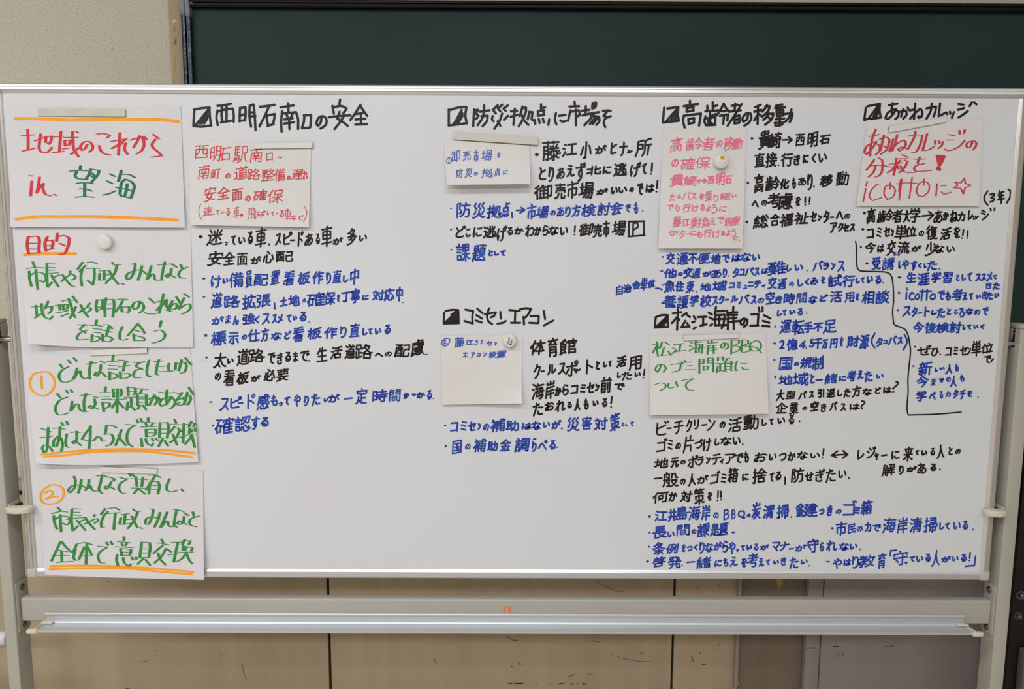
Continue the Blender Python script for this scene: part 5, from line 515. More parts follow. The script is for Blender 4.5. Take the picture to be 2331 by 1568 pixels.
# every written line: !sheet|part|look|ink|pen, #origin and scale of the measuring crop, character boxes or ~strokes
INK = """
!p1|writing|red chisel-marker title line|red|c 34 11
#0 220 4.856
~305 360,310 460,310 585/235 433,300 426,370 421/250 600,330 585,385 567/385 488,440 468,500 446,570 434/570 434,562 490,542 525,528 512/508 438,502 505/447 412,438 490,432 570,460 612,520 615,575 562/672 382,665 480,655 612/598 443,690 436/585 619,650 612,700 604/712 452,790 450,855 449/715 488,720 545/715 485,775 480,768 525/720 537,765 534/695 577,750 570/800 386,806 480,815 580,868 662/866 566,825 605,785 635/842 386,860 396/966 525,940 572,905 592,887 560,915 512,970 494,1015 525,1022 575,985 612/1075 412,1150 408,1215 428,1185 452/1097 542,1110 590,1150 628,1218 643/1326 398,1318 520,1308 645/1230 495,1320 478,1395 468/1395 468,1320 520,1235 572/1235 572,1330 528,1392 512/1392 512,1375 575,1410 636/1442 480,1500 462,1565 446/1565 446,1590 490,1588 550,1560 600,1510 630/1545 432,1515 495,1475 562/1590 436,1620 472/1690 418,1757 464/1718 470,1682 520,1690 560,1740 605,1790 652/1790 652,1735 660,1675 668
!p1|writing|red chisel-marker word|red|c 34 11
#0 220 4.856
~330 872,362 876/352 932,345 1010,340 1095/436 888,425 975,405 1065/408 1062,440 1000,478 958,474 1020,500 1075,560 1096/600 1080,620 1090
!p1|writing|dark green chisel-marker place name|dgreen|c 36 11
#0 220 4.856
~890 765,886 812/775 823,870 815,965 818/848 828,828 870,858 903,970 916/1003 800,985 855,952 905/1003 802,1095 815,1075 870,1008 945/1015 845,1050 880/995 872,1040 893/850 956,935 950,1020 957/936 955,935 1100/885 1018,950 1022,1015 1042/835 1110,930 1103,1032 1110/1215 854,1270 880/1185 932,1242 960/1140 1086,1210 1070,1275 1042/1340 814,1328 870,1308 935/1360 857,1430 862,1490 892/1385 912,1345 950,1330 1020,1328 1080,1348 1102/1392 912,1450 940,1483 985,1470 1050,1445 1122/1406 962,1395 1040,1375 1105/1288 1004,1380 1022,1480 1044/1350 1101,1445 1120
!p1|marker_rule|orange marker line above the title|orange|c 36 34
#0 220 4.856
~168 243,400 243,700 258,1000 256,1200 252,1500 252,1800 256,1972 276
!p1|marker_rule|orange marker line below the title|orange|c 36 34
#0 220 4.856
~178 1356,400 1328,700 1327,1000 1325,1300 1333,1500 1341,1962 1363
!p2|writing|red heading|red|c 36 12
#30 500 4.856
~165 190,155 280,170 375/165 190,260 184,288 220,285 300,283 362/178 260,285 263/172 322,282 326/165 376,300 362/378 190,350 255,360 348/355 235,430 226,440 255,428 322/358 285,430 286/360 336,440 320/490 152,478 240/480 192,560 175,620 200,610 280,570 370,515 382/515 262,570 286
!p2|marker_rule|orange underline|orange|c 34 32
#30 500 4.856
~124 386,400 374,690 376
!p2|writing|green chisel-marker line|green|c 32 8
#30 500 4.856
~215 465,240 528/150 540,245 528,340 533/178 568,180 650,202 735/190 612,260 582,345 600,362 660,330 690,290 668/250 550,258 660,272 772/372 478,372 600,376 740/375 485,465 490/375 528,462 530/375 560,452 557/330 602,410 592,495 586/420 612,455 670,502 742/380 746,430 690/510 610,440 642/530 682,590 632,645 602,685 622,680 650,645 664/540 605,590 672,640 726,672 736/628 565,630 600/770 470,710 548/800 506,730 577/760 550,748 640,760 732/820 472,875 468,926 488/815 541,880 536,950 538/895 540,896 640,880 720,820 668/955 566,1050 560/1005 566,1003 665/955 592,952 662/1003 612,1055 608/942 667,1062 664/1093 472,1118 498,1185 496/1148 502,1115 600,1020 706/1058 560,1110 650,1162 712/1200 706,1222 714/1312 492,1350 484,1338 565,1300 640,1262 662,1245 622,1290 582,1400 556,1482 604/1422 508,1405 590,1378 668/1527 508,1505 590,1478 662/1483 658,1535 602,1556 608,1565 655,1600 668,1655 664/1600 499,1735 491/1677 466,1655 560,1638 668/1750 488,1810 526/1748 540,1738 600,1705 638,1682 622,1715 596,1792 640/1850 495,1868 542/1925 524,1850 562,1825 610,1850 640,1900 646
!p2|writing|green chisel-marker line|green|c 32 8
#30 500 4.856
~210 964,330 955/250 945,262 1075/237 1085,310 1040/312 926,318 1000,345 1072,405 1102,438 1066/387 902,350 985/325 975,430 955,415 1012,390 1036/465 950,560 936/508 936,517 1002/475 1030,545 1018,612 1000/540 899,610 886,660 890/550 948,555 1000/550 945,602 935,600 982,560 992/610 872,640 950,660 1030,688 1082/692 960,660 1030,625 1090/655 846,710 916/530 1068,612 1036/725 1027,790 982,840 970,865 992,820 1022/745 940,780 1012,832 1076/850 921,815 962/927 885,915 960,928 1020/925 892,988 882,985 960,970 990/910 972,985 960/925 1003,990 985/1027 862,1012 960,1016 1075/1030 882,1110 882,1115 960,1100 1075/1030 932,1110 930/985 990,1110 980/1155 882,1205 876,1258 882/1212 892,1175 960,1128 1020/1195 960,1202 1015/1195 968,1278 960,1284 1000,1265 1030/1195 1019,1268 1018/1402 902,1380 970,1340 992,1317 960,1340 918,1400 904,1442 950,1432 1000,1388 1032/1498 866,1562 920/1455 1026,1500 1040,1570 1041/1662 820,1640 920,1612 1035/1575 912,1690 885/1690 885,1645 950,1582 1002/1582 1002,1650 930,1702 882,1692 950,1738 1016/1700 1002,1770 932,1802 926,1810 960,1782 990,1745 985/1762 895,1730 950,1702 1000/1800 850,1845 920/1890 820,1946 856/1892 862,1855 930,1828 990/1828 990,1900 942,1950 930,1960 970,1930 1010,1868 1042
!p2|writing|green chisel-marker line|green|c 32 8
#30 500 4.856
~715 1160,780 1168,835 1164/790 1156,735 1212/735 1212,800 1252/822 1220,740 1252,702 1300,720 1325,822 1320/922 1108,912 1165/865 1168,920 1168,978 1176/890 1205,968 1212/895 1245,962 1251/872 1270,867 1350/877 1282,945 1297,960 1322,920 1340,870 1346/1000 1160,1052 1165,1096 1206/1057 1180,1030 1282/985 1220,1092 1242/987 1265,992 1340/992 1292,1060 1292,1102 1320,1060 1345,990 1341/1207 1180,1180 1250,1178 1318,1210 1330,1262 1319/1375 1150,1320 1220,1265 1282/1377 1150,1412 1190,1455 1256/1345 1221,1392 1236/1330 1260,1336 1330/1338 1277,1430 1300,1455 1320,1440 1335,1340 1336/1637 1115,1620 1187/1565 1230,1630 1220,1680 1260,1665 1310,1610 1345,1540 1363
!p3|writing|orange circled number|orange|c 28 16
#30 780 4.856
~330 322,240 340,192 400,190 490,250 560,340 587,420 540,460 460,440 380,380 325,322 321/310 370,312 440,320 505
!p3|writing|green chisel-marker line|green|c 32 8
#30 780 4.856
~515 236,545 278/610 265,540 305,505 362,530 425,590 436,652 414/605 190,636 226/665 166,706 206/707 278,690 340,662 402/668 402,712 332,742 312,752 370,790 395,842 382/815 236,868 226,920 221/862 206,842 300,848 402/960 202,1012 222/970 242,960 312,930 370,900 362,920 326,975 330,1027 376/1107 140,1097 202/1040 208,1105 207,1168 214/1060 250,1152 256/1055 290,1147 292/1067 320,1066 410/1070 332,1140 350,1155 380,1072 406/1165 190,1220 195,1272 216/1237 214,1216 312/1170 266,1280 250/1182 320,1186 396/1185 347,1270 340,1296 366,1250 390,1186 391/1340 216,1400 222,1452 208/1395 216,1350 260/1350 260,1432 296/1422 280,1350 310,1325 360,1350 386,1416 384/1502 190,1480 280,1480 350,1505 376,1536 365/1563 206,1656 200/1612 186,1590 260,1577 350,1602 355/1630 263,1702 255/1620 321,1706 315/1722 226,1715 290,1735 315,1762 310/1797 220,1790 302/1785 236,1900 215,1915 260,1895 320,1852 336/1862 186,1830 312/1902 166,1966 241
!p3|writing|green chisel-marker line|green|c 32 8
#30 780 4.856
~482 560,522 606/596 600,510 640,465 722,490 790,550 795,612 775/580 526,611 556/635 521,656 546/652 646,635 756/640 752,690 680,722 680,732 730,770 760,812 760/755 580,862 570/807 560,782 650,787 762/890 596,942 606/897 620,905 680,872 730,830 716,852 694,942 736/1022 486,1016 541/960 551,1066 550/975 590,1062 592/980 625,1072 622/987 655,1002 762/992 662,1060 665,1070 700,1002 736/1102 512,1112 602/1102 510,1190 510,1200 560,1182 592/1107 551,1190 555/1080 631,1160 628,1245 620/1152 516,1147 776/1142 642,1090 722/1152 642,1222 722/1267 486,1272 582/1267 490,1345 500,1352 540,1332 576/1270 536,1337 535/1235 602,1480 600/1302 612,1306 690/1267 652,1255 746/1262 720,1300 700,1347 746/1375 506,1482 516/1422 516,1402 562/1372 560,1376 692/1402 562,1470 570,1472 692/1377 622,1470 620/1377 660,1470 655/1402 690,1375 736/1432 690,1472 741/1502 622,1570 592,1592 640,1562 686/1562 576,1535 630,1502 692/1600 602,1632 642/1617 545,1700 556,1780 548/1702 521,1690 620,1702 682/1752 592,1700 670,1642 702,1612 672,1652 622,1740 600,1790 650,1772 700,1732 731/1812 560,1870 550,1802 640,1870 610,1900 640,1880 680,1830 690,1802 676,1842 660/1882 602,1952 582,1962 622,1930 686,1892 681/1927 546,1908 620,1890 680/1937 490,1992 571
!p3|writing|green chisel-marker line|green|c 32 8
#30 780 4.856
~310 950,365 966,416 986/300 1046,370 1046,432 1030/387 936,380 1080,370 1190,340 1211,316 1162,350 1130,400 1150,436 1201/440 946,505 944,566 956/517 926,510 1040,480 1142,446 1150,450 1082,500 1030,530 1060,545 1130,530 1201/530 881,556 916/587 866,606 906/592 1005,580 1090,590 1146,616 1155/640 992,690 985,736 991/702 976,700 1070,670 1115,650 1102,680 1080,752 1136/862 922,800 1000,758 1065/758 1065,830 1082,902 1075/852 916,850 1050,836 1171/885 1082,930 1035,965 1050,985 1085,1017 1085/1032 916,1016 1012/1030 911,1090 915,1147 941/1010 1011,1080 1010,1107 1060,1080 1120,1030 1141/1197 960,1170 1040,1130 1136/1162 1022,1190 1070,1247 1136/1250 901,1300 906,1352 909/1352 909,1280 960,1255 1040,1270 1110,1322 1151/1367 851,1382 886/1407 836,1422 876/1492 826,1492 871/1430 876,1576 886/1462 891,1482 921/1547 886,1522 921/1415 931,1582 925/1467 955,1472 1041/1472 956,1570 955,1577 1000,1552 1021/1475 996,1562 995/1475 1036,1557 1031/1412 1050,1426 1151/1462 1060,1480 1110,1530 1141,1547 1110/1532 1060,1552 1086/1572 1055,1601 1081/1622 881,1616 1051/1625 886,1700 880,1717 930,1702 1056/1610 953,1712 955/1615 1001,1706 1000/1620 1051,1702 1050/1652 1060,1605 1146/1672 1081,1712 1141/1782 846,1802 891/1735 901,1857 906/1787 925,1720 1001/1817 941,1862 981/1842 966,1800 1050,1730 1106/1762 1010,1812 1131/1887 891,1876 1111/1870 906,1932 901/1840 1046,1922 1026/1972 866,1940 931/1960 886,2007 890,1992 926/1952 950,1946 1001/1952 945,2012 940,2011 981/1977 960,1966 991/1920 1011,2016 1010/1977 1011,1950 1060,1900 1121/1977 1031,2006 1156
!p3|marker_rule|upper orange underline stroke|orange|c 28 24
#30 780 4.856
~312 1236,500 1216,850 1186,1300 1176,1700 1190,2010 1220
!p3|marker_rule|lower orange underline stroke|orange|c 28 24
#30 780 4.856
~342 1260,600 1240,900 1206,1400 1198,1700 1226,1978 1266
!p4|writing|orange circled number|orange|c 28 14
#50 1040 4.856
~312 310,240 360,206 430,230 500,300 521,390 505,450 450,460 370,420 320,342 304/255 400,302 370,340 385,330 420,265 465/265 465,330 445,396 435
!p4|writing|green chisel-marker line|green|c 32 8
#50 1040 4.856
~572 214,590 260,580 340,532 395,505 372,550 322,640 312,722 345/657 246,645 320,622 400/742 250,730 320,698 372/703 368,752 312,767 350,792 376,842 376/830 210,890 204,950 222/887 196,870 280,850 360,887 405/960 221,1022 240,1012 266/987 270,960 332,930 355,912 340,932 320,980 332,1027 360/1080 223,1125 238,1166 240/1166 240,1090 292,1070 350,1100 395,1136 401/1182 186,1202 211/1217 191,1242 216/1257 216,1272 331/1337 221,1322 331/1210 241,1382 251/1215 342,1362 346/1282 351,1235 406/1292 356,1362 410/1400 202,1470 202,1532 226/1472 206,1420 292,1365 366/1412 286,1402 412/1415 272,1502 272,1520 322,1502 411/1415 312,1502 316/1415 356,1502 356/1632 240,1602 312,1600 370,1650 386,1717 370/1760 352,1782 378
!p4|writing|green chisel-marker line|green|c 32 8
#50 1040 4.856
~392 556,432 601/335 626,420 602,500 608/352 650,357 720,387 796/360 692,440 652,520 672,532 722,492 750,450 731/422 636,425 730,432 826/552 576,546 700,561 816/560 571,642 576/560 611,632 611/560 641,647 646/500 691,590 676,682 671/602 700,650 750,702 811/560 816,622 761/692 691,622 721/690 742,750 711,820 681,845 702,800 731/697 666,740 731,806 801/807 636,790 662/922 571,870 636/952 601,890 661/907 650,877 720,880 780,907 781/960 571,1022 562,1077 586/950 626,1020 618,1082 616/1032 621,1022 710,1015 801/1100 636,1182 626/1142 636,1127 746/1092 671,1080 741/1147 691,1202 686/1085 746,1212 731/1227 576,1255 600,1307 598/1282 601,1240 700,1168 791/1212 651,1250 731,1277 781/1307 780,1327 790/1432 576,1450 581,1440 652,1400 740,1362 741,1370 691,1430 661,1522 686/1527 611,1500 700,1463 776/1607 606,1570 691,1528 781/1537 776,1592 711,1612 711,1622 760,1652 771,1702 761/1680 581,1735 588,1782 602/1712 581,1690 671,1680 760,1712 776/1790 616,1842 646/1792 656,1780 721,1740 746,1712 736,1742 706,1822 746/1887 606,1902 656/1962 651,1872 681,1845 722,1872 756,1927 771
!p4|writing|green chisel-marker line|green|c 32 8
#50 1040 4.856
~427 936,380 1031,325 1151/437 936,482 991,547 1051/385 1026,502 1046/437 1041,441 1161/385 1089,512 1091/385 1166,440 1161,557 1153/607 961,560 1061/592 1021,570 1101,586 1141,612 1141/630 956,702 946,777 971/717 946,707 1186/692 991,660 1061,628 1131/722 991,772 1081/665 1091,777 1093/840 986,890 991,942 996/942 996,862 1051,840 1101,862 1161,907 1171/932 941,952 976/977 931,1002 971/1127 881,1127 926/1060 936,1192 946/1102 951,1112 981/1162 946,1142 981/1040 991,1222 1001/1087 1011,1102 1091/1092 1011,1202 1021,1202 1061,1182 1086/1102 1051,1192 1051/1102 1086,1187 1086/1052 1081,1045 1141,1062 1201/1117 1111,1132 1171,1180 1206,1207 1181/1212 1106,1227 1136/1257 1106,1267 1131/1322 941,1302 1116/1325 941,1410 946,1417 1001,1402 1111/1310 1016,1402 1016/1305 1061,1402 1061/1300 1111,1402 1111/1342 1121,1275 1186/1362 1131,1417 1196/1537 906,1562 946/1490 951,1555 958,1622 971/1562 971,1450 1066/1592 1011,1652 1051/1592 1011,1540 1101,1463 1171/1502 1061,1530 1131,1587 1191/1722 941,1677 1161/1655 946,1782 941/1620 1081,1722 1071/1802 911,1770 971/1770 926,1862 926,1842 971/1782 981,1777 1031/1790 986,1882 1001,1872 1041/1822 991,1802 1031/1740 1053,1887 1051/1822 1051,1770 1121,1713 1156/1817 1061,1850 1141,1887 1181
!p4|marker_rule|upper orange underline stroke|orange|c 30 24
#50 1040 4.856
~315 1207,700 1201,1100 1211,1500 1236,1890 1272
!p4|marker_rule|lower orange underline stroke|orange|c 26 22
#50 1040 4.856
~305 1241,700 1229,1200 1236,1500 1265,1880 1298
!p5|writing|red pen line|pred|r 16
#420 300 6.816
西 160 205 375 425;明 390 215 575 455;石 540 235 720 455;駅 750 215 985 485;南 1015 240 1215 480;口 1265 320 1370 455;~1452 402,1470 388,1492 404,1510 388
!p5|writing|red pen line|pred|r 16
#420 300 6.816
南 210 520 395 740;町 405 575 560 725;の 630 640 715 725;道 765 520 985 750;路 975 570 1175 745;整 1190 570 1400 770;備 1395 565 1560 770;の 1585 680 1650 745;遅 1660 580 1840 745;れ 1830 600 1920 750
!p5|writing|bold red pen line|pred|r 20
#420 300 6.816
安 295 855 490 1095;全 500 855 710 1065;面 740 870 905 1080;の 935 985 1030 1085;確 1065 890 1280 1075;保 1285 890 1525 1110
!p5|writing|thin red bracketed line|pred|r 12
#420 300 6.816
~255 1117,225 1190,228 1290,268 1365;迷 285 1160 440 1315;っ 440 1265 470 1290;て 485 1205 550 1285;い 565 1235 620 1265;る 645 1185 705 1305;車 755 1160 850 1345;や 855 1265 910 1330;飛 975 1175 1115 1365;ば 1130 1220 1260 1315;し 1275 1230 1320 1290;て 1340 1235 1395 1300;い 1415 1250 1450 1280;る 1470 1210 1545 1330;車 1540 1190 1655 1380;な 1655 1290 1740 1370;ど 1765 1290 1850 1365;~1855 1157,1893 1220,1888 1310,1842 1393
!p6|writing|thin blue pen line|bpen|r 10
#980 220 4.856
~205 670,178 698,182 735,210 736,234 700,222 668,205 670/210 682,200 725;卸 230 590 330 720;売 355 600 445 705;市 475 585 535 720;場 555 585 685 705;を 735 615 775 675
!p6|writing|thin blue pen line|bpen|r 10
#980 220 4.856
防 280 800 360 905;災 375 790 460 895;の 475 835 525 870;拠 560 795 690 895;点 700 790 770 885;に 800 810 855 865
!p7|writing|thin blue pen line|bpen|r 12
#980 690 4.856
~165 390,128 418,126 460,165 472,205 440,212 400,190 385,160 392/145 415,165 410,160 430,145 450/145 450,182 445;藤 265 375 375 495;江 385 405 475 465;コ 485 410 525 460;ミ 550 405 585 455;セ 615 415 685 470;ン 705 430 735 465
!p7|writing|thin blue pen line|bpen|r 12
#980 690 4.856
エ 350 545 415 600;ア 445 540 490 605;コ 510 550 555 590;ン 580 545 625 590;設 645 535 725 605;置 720 520 840 605
!p8|writing|pink marker line|pink|r 14
#1470 280 5.228
高 290 165 445 360;齢 475 165 675 330;者 660 165 830 325;の 835 205 915 295;移 920 160 1040 330;動 1020 175 1160 315
!p8|writing|pink marker line|pink|r 14
#1470 280 5.228
の 305 430 390 530;確 415 410 585 560;保 585 405 765 550
!p8|writing|pink marker line|pink|r 14
#1470 280 5.228
貴 285 605 460 760;崎 460 625 610 750;~615 690,725 685/645 670,615 692,640 715/690 660,725 688,690 715;西 735 625 825 730;明 835 590 945 740;石 940 620 1030 725
!p8|writing|pink marker line|pink|r 12
#1470 280 5.228
た 285 845 355 935;こ 375 860 420 895;バ 430 815 540 915;ス 525 830 605 915;を 635 835 700 910;乗 705 800 795 940;り 805 845 865 945;継 880 825 1010 920;い 1020 840 1080 890
!p8|writing|pink marker line|pink|r 12
#1470 280 5.228
で 255 965 335 1040;も 345 965 410 1050;行 435 960 540 1070;け 545 970 635 1060;る 645 965 705 1045;よ 715 975 775 1050;う 780 965 855 1075;に 870 985 965 1055;• 1005 1037 1020 1052
!p8|writing|pink marker line|pink|r 12
#1470 280 5.228
藤 320 1105 425 1245;江 435 1140 525 1230;乗 520 1115 620 1255;換 615 1120 760 1245;え 750 1130 835 1220;で 850 1115 935 1195;医 940 1125 1030 1225;療 1010 1105 1125 1230
!p8|writing|pink marker line|pink|r 12
#1470 280 5.228
セ 270 1270 350 1340;ン 350 1280 395 1320;タ 395 1270 470 1375;ー 480 1312 525 1325;に 530 1280 600 1345;も 600 1285 680 1360;行 685 1265 790 1365;け 795 1270 885 1370;る 890 1280 945 1340;よ 950 1265 1010 1345;う 1010 1255 1075 1355;に 1035 1345 1100 1400;• 1105 1395 1120 1410
!p9|writing|red chisel-marker line|dred|c 34 11
#1940 220 6.0316
~230 546,300 535,370 518/325 446,280 560,252 700,245 815/332 612,280 700,200 792,170 762,200 680,300 622,378 680,368 750,320 800/375 590,430 560,480 560,510 600,490 690/435 525,410 640,388 742/440 680,490 712/490 712,450 750,388 790/565 580,540 670,510 756/620 520,590 640,550 746/530 742,620 642,710 596,735 630,722 690,650 745,625 722,690 690,767 724/770 540,860 528,965 524/965 524,940 640,882 750,825 766/870 470,850 560,770 712/1030 506,1000 622,965 740/965 740,1045 730,1125 685/1137 606,1142 656/1190 606,1202 642/1245 616,1230 670,1180 711/1320 520,1407 536/1295 596,1397 594/1270 720,1330 740,1460 690,1547 600/1472 462,1476 516/1547 452,1536 506/1650 622,1620 690,1580 700,1565 660,1600 622,1670 606,1705 640,1690 690,1655 731
!p9|writing|red chisel-marker line|dred|c 34 11
#1940 220 6.0316
~305 862,250 940,193 1010/360 840,408 870,430 940,542 966/260 948,340 942,415 944/415 944,410 1020,370 1082,315 1102/322 952,290 1040,223 1102/515 926,600 918,690 906/607 846,595 960,568 1080/602 932,550 1000,483 1046/612 942,642 992/682 796,766 832/620 852,750 850/662 872,620 921/722 872,762 891/762 882,720 970,648 1042/662 952,720 1032,852 1040/850 856,925 860,1002 854/932 826,902 892,905 922/992 916,872 952,850 1000,890 1026,1086 1012
!p9|writing|fat red exclamation mark|dred|c 56 40
#1940 220 6.0316
~1172 815,1198 925/1255 822,1208 925/1215 815,1204 930/1190 965,1175 990,1198 1000
!p9|writing|thin red marker word with a star|dred|c 22 12
#1940 220 6.0316
~205 1165,190 1226/185 1260,170 1350,150 1442/360 1216,340 1202,270 1272,235 1370,280 1427,402 1386/522 1212,460 1232,437 1330,480 1412,560 1372,590 1282,542 1217,482 1214/525 1176,518 1266/682 1130,662 1280,643 1421/665 1135,640 1300/822 1106,805 1250,783 1396/610 1196,740 1182,885 1188/980 1162,920 1192,882 1290,910 1360,980 1362,1050 1292,1052 1202,990 1162,928 1182/985 1130,979 1216/1167 1196,1150 1361/1220 1222,1290 1218/1225 1306,1270 1336,1357 1310/1540 1116,1490 1186/1490 1186,1410 1171/1410 1171,1450 1216/1450 1216,1390 1251/1390 1251,1490 1256/1490 1256,1525 1336/1525 1336,1550 1251/1550 1251,1627 1216/1627 1216,1555 1191/1555 1191,1540 1116
!p10|writing|green chisel-marker line|green|c 26 8
#1460 680 5.808
~150 606,245 594/207 566,206 670,220 760/207 612,150 716/215 622,247 660/272 570,255 642/310 571,367 606/302 642,265 752/265 750,375 738/350 691,392 746/430 601,457 611/415 651,442 661/405 726,467 671/465 606,555 591/517 601,502 692/450 702,587 680/640 571,672 586/635 621,667 631/625 691,692 651/722 556,710 602/710 581,802 570/722 601,716 712/730 601,810 601,800 722/680 661,842 641/772 611,760 692/715 706,800 701/932 551,930 582/880 561,892 591/880 591,1002 576/870 621,987 616/887 621,872 736/900 651,977 646/900 691,1012 661/952 621,957 726/1112 581,1090 641,1060 652,1050 612,1090 581,1140 591,1152 641,1110 671/1192 546,1187 731/1190 546,1292 546,1282 591,1202 621/1202 621,1302 631,1290 681,1187 721/1332 541,1322 702/1330 541,1412 546,1412 591,1332 621/1332 621,1442 631,1430 691,1322 716/1512 551,1445 591,1440 651,1482 691,1560 671,1582 611,1550 561,1505 551/1465 631,1530 651,1587 716
!p10|writing|green chisel-marker line|green|c 26 8
#1460 680 5.808
~262 871,240 931,210 971,185 931,220 876,292 871,327 921,290 971/390 871,520 851/520 851,517 900,505 946/405 971,505 946/535 831,552 861/570 811,587 841/600 841,667 836/600 886,667 881/585 936,712 936/767 791,767 986/770 796,825 796,822 851/770 826,822 826/770 856,822 856/882 781,882 851/880 781,945 781,952 966/880 816,942 816/880 846,942 846/822 891,822 946/820 891,887 896,870 931,820 946/1012 771,1012 821/1010 771,1080 766,1077 811/1010 796,1077 791/980 856,1212 851/1042 861,1042 951/1012 891,995 976/1000 961,1060 951,1137 966/1100 791,1172 786/1132 796,1112 831/1107 821,1107 931/1110 821,1190 821,1187 926/1110 861,1187 861/1110 896,1187 896/1132 931,1095 951/1162 931,1202 951/1267 821,1242 891,1247 950,1282 940/1320 851,1392 856/1330 906,1350 931,1412 931
!p10|writing|green chisel-marker line|green|c 26 8
#1460 680 5.808
~185 1131,260 1111,322 1131,312 1176,245 1216/362 1116,350 1161,380 1181,432 1166/457 1096,477 1161/535 1081,610 1065,690 1056/690 1056,602 1111,590 1161,622 1201,692 1209
!b|heading|bold black heading with a half-filled box|black|r 27
#400 210 4.856
~205 195,200 280,195 375/200 192,290 175,375 168/372 172,378 280,392 370/195 372,290 379,392 365/375 170,300 265,225 357/350 232,300 290,260 345/355 262,280 345/345 295,312 345/330 230,300 300;~460 150,535 143,615 125/462 200,450 280,465 362/462 212,550 190,630 180,640 240,640 325/510 152,506 250,515 332/562 160,560 312/500 332,640 310/710 172,705 322/715 175,770 165,772 240,765 312/700 260,772 240/710 316,765 306/817 150,815 270,832 380/815 150,860 135,872 250,882 418/820 226,872 220/815 266,882 262/930 160,1010 152,1095 138/1032 152,990 250,925 377/1007 252,1010 312,1022 370/1010 256,1095 240,1087 300,1072 356/1015 372,1082 350/1160 166,1305 145/1242 120,1246 216/1177 210,1165 322,1170 435/1170 236,1330 220,1352 300,1352 405/1225 246,1242 286/1292 236,1272 281/1200 301,1292 286/1195 346,1307 331/1252 291,1257 407/1422 260,1415 330,1395 391/1415 256,1495 250,1492 320,1487 386/1395 396,1477 391/1612 270,1600 340,1570 370,1555 342,1580 282,1630 265,1665 300,1657 360,1600 401/1817 80,1805 152/1732 150,1747 236/1735 166,1830 152,1890 180,1852 231/1690 276,1800 262,1932 255/1812 215,1785 290/1785 290,1850 330,1902 371/1862 255,1815 330,1755 406/2042 140,1990 222,1930 306/2042 150,2072 200,2117 260/1985 241,2082 226/2047 231,2047 352/1985 301,2097 291/1985 356,2112 352
!b|heading|bold black heading with a half-filled box|black|r 27
#980 220 4.856
~202 140,202 316/200 152,300 122,397 114/397 118,385 210,402 296/200 319,402 292/345 145,300 230,250 311/352 182,290 291/357 206,310 282;~482 140,472 326/485 152,525 145,502 186,532 212,505 246/592 95,592 151/545 166,652 151/592 166,570 242,520 316/562 216,632 210,622 270,575 326/742 95,690 145/690 145,722 186/792 90,745 131/745 131,772 161/857 95,805 131/805 131,832 156/687 215,680 250,697 271/857 211,812 256/792 186,762 270,705 356/742 271,772 321/932 131,917 311/890 161,957 155/885 221,962 201/1017 110,1000 172,985 215/1012 131,1055 118,1052 172,1010 270,975 326/1002 186,1035 260,1082 311/1092 166,1075 250/1092 171,1127 171,1117 250,1152 271/1222 85,1222 151/1225 126,1267 118/1187 156,1187 206/1190 161,1257 151,1247 196/1185 211,1257 201/1152 256,1157 301/1197 246,1207 291/1242 241,1252 286/1312 251,1302 311/1387 181,1375 250,1392 306/1420 211,1492 201/1435 261,1460 275,1502 265/1592 56,1597 101/1535 111,1642 106/1547 151,1520 266/1550 166,1640 151,1652 200,1610 226/1607 141,1607 316/1717 106,1712 206/1670 156,1757 146/1680 206,1762 186/1792 76,1787 131/1790 71,1832 66,1822 116,1787 131/1787 101,1827 96/1760 186,1862 171/1812 181,1770 242,1700 316/1770 211,1862 221,1867 270,1832 311/1812 241,1762 301/1842 241,1792 301/1905 156,1992 156/1962 151,1912 212/1912 212,1952 222/1992 216,1932 242,1915 290,1932 336
!b|heading|bold black heading with a half-filled box|black|r 27
#1480 220 4.856
~155 121,140 286/190 131,312 115/312 121,305 190,317 261/140 286,317 266/302 131,240 200,175 276/292 151,222 271/302 181,262 261/310 150,280 260;~440 45,440 96/370 106,450 92,532 81/402 126,405 166/405 126,480 115,472 156/402 166,482 151/372 216,365 270,382 346/370 211,470 198,562 186,552 250,540 321/422 246,427 301/425 246,487 236,482 286/425 301,487 286/692 61,692 151/632 101,632 151/695 111,742 96/610 161,772 151/612 216,600 270,617 316,722 311/722 191,717 311/662 181,662 291/622 241,712 226/642 266,692 301/692 201,642 291/812 76,780 142,735 206/812 76,842 131,862 151/792 161,842 156/770 211,862 196,852 261/817 211,807 301/902 101,977 91/942 76,932 151/870 166,1002 151/1012 81,950 180,855 321/932 221,932 291/932 221,987 206,987 286/935 256,987 248/932 296,987 286/1082 191,1070 250,1030 276,1020 242,1060 186,1110 186,1117 240,1087 291,1040 321/1222 91,1160 116/1150 166,1232 146/1192 111,1187 301/1187 201,1150 261/1202 191,1237 221/1292 91,1270 131,1235 166/1272 111,1322 106,1302 160,1240 221/1312 181,1280 231,1250 256/1302 191,1362 186,1342 250,1270 311/1292 216,1322 241/1462 86,1390 101/1380 126,1492 116/1397 151,1402 216/1397 151,1472 146,1467 206/1402 181,1472 176/1402 216,1472 206/1437 111,1432 321/1385 251,1482 241/1375 291,1472 286/1382 318,1412 320,1462 306/1490 191,1572 181,1562 240,1542 281/1562 141,1540 221,1495 276
!b|heading|bold black heading with a half-filled box|black|r 32
#1940 220 6.0316
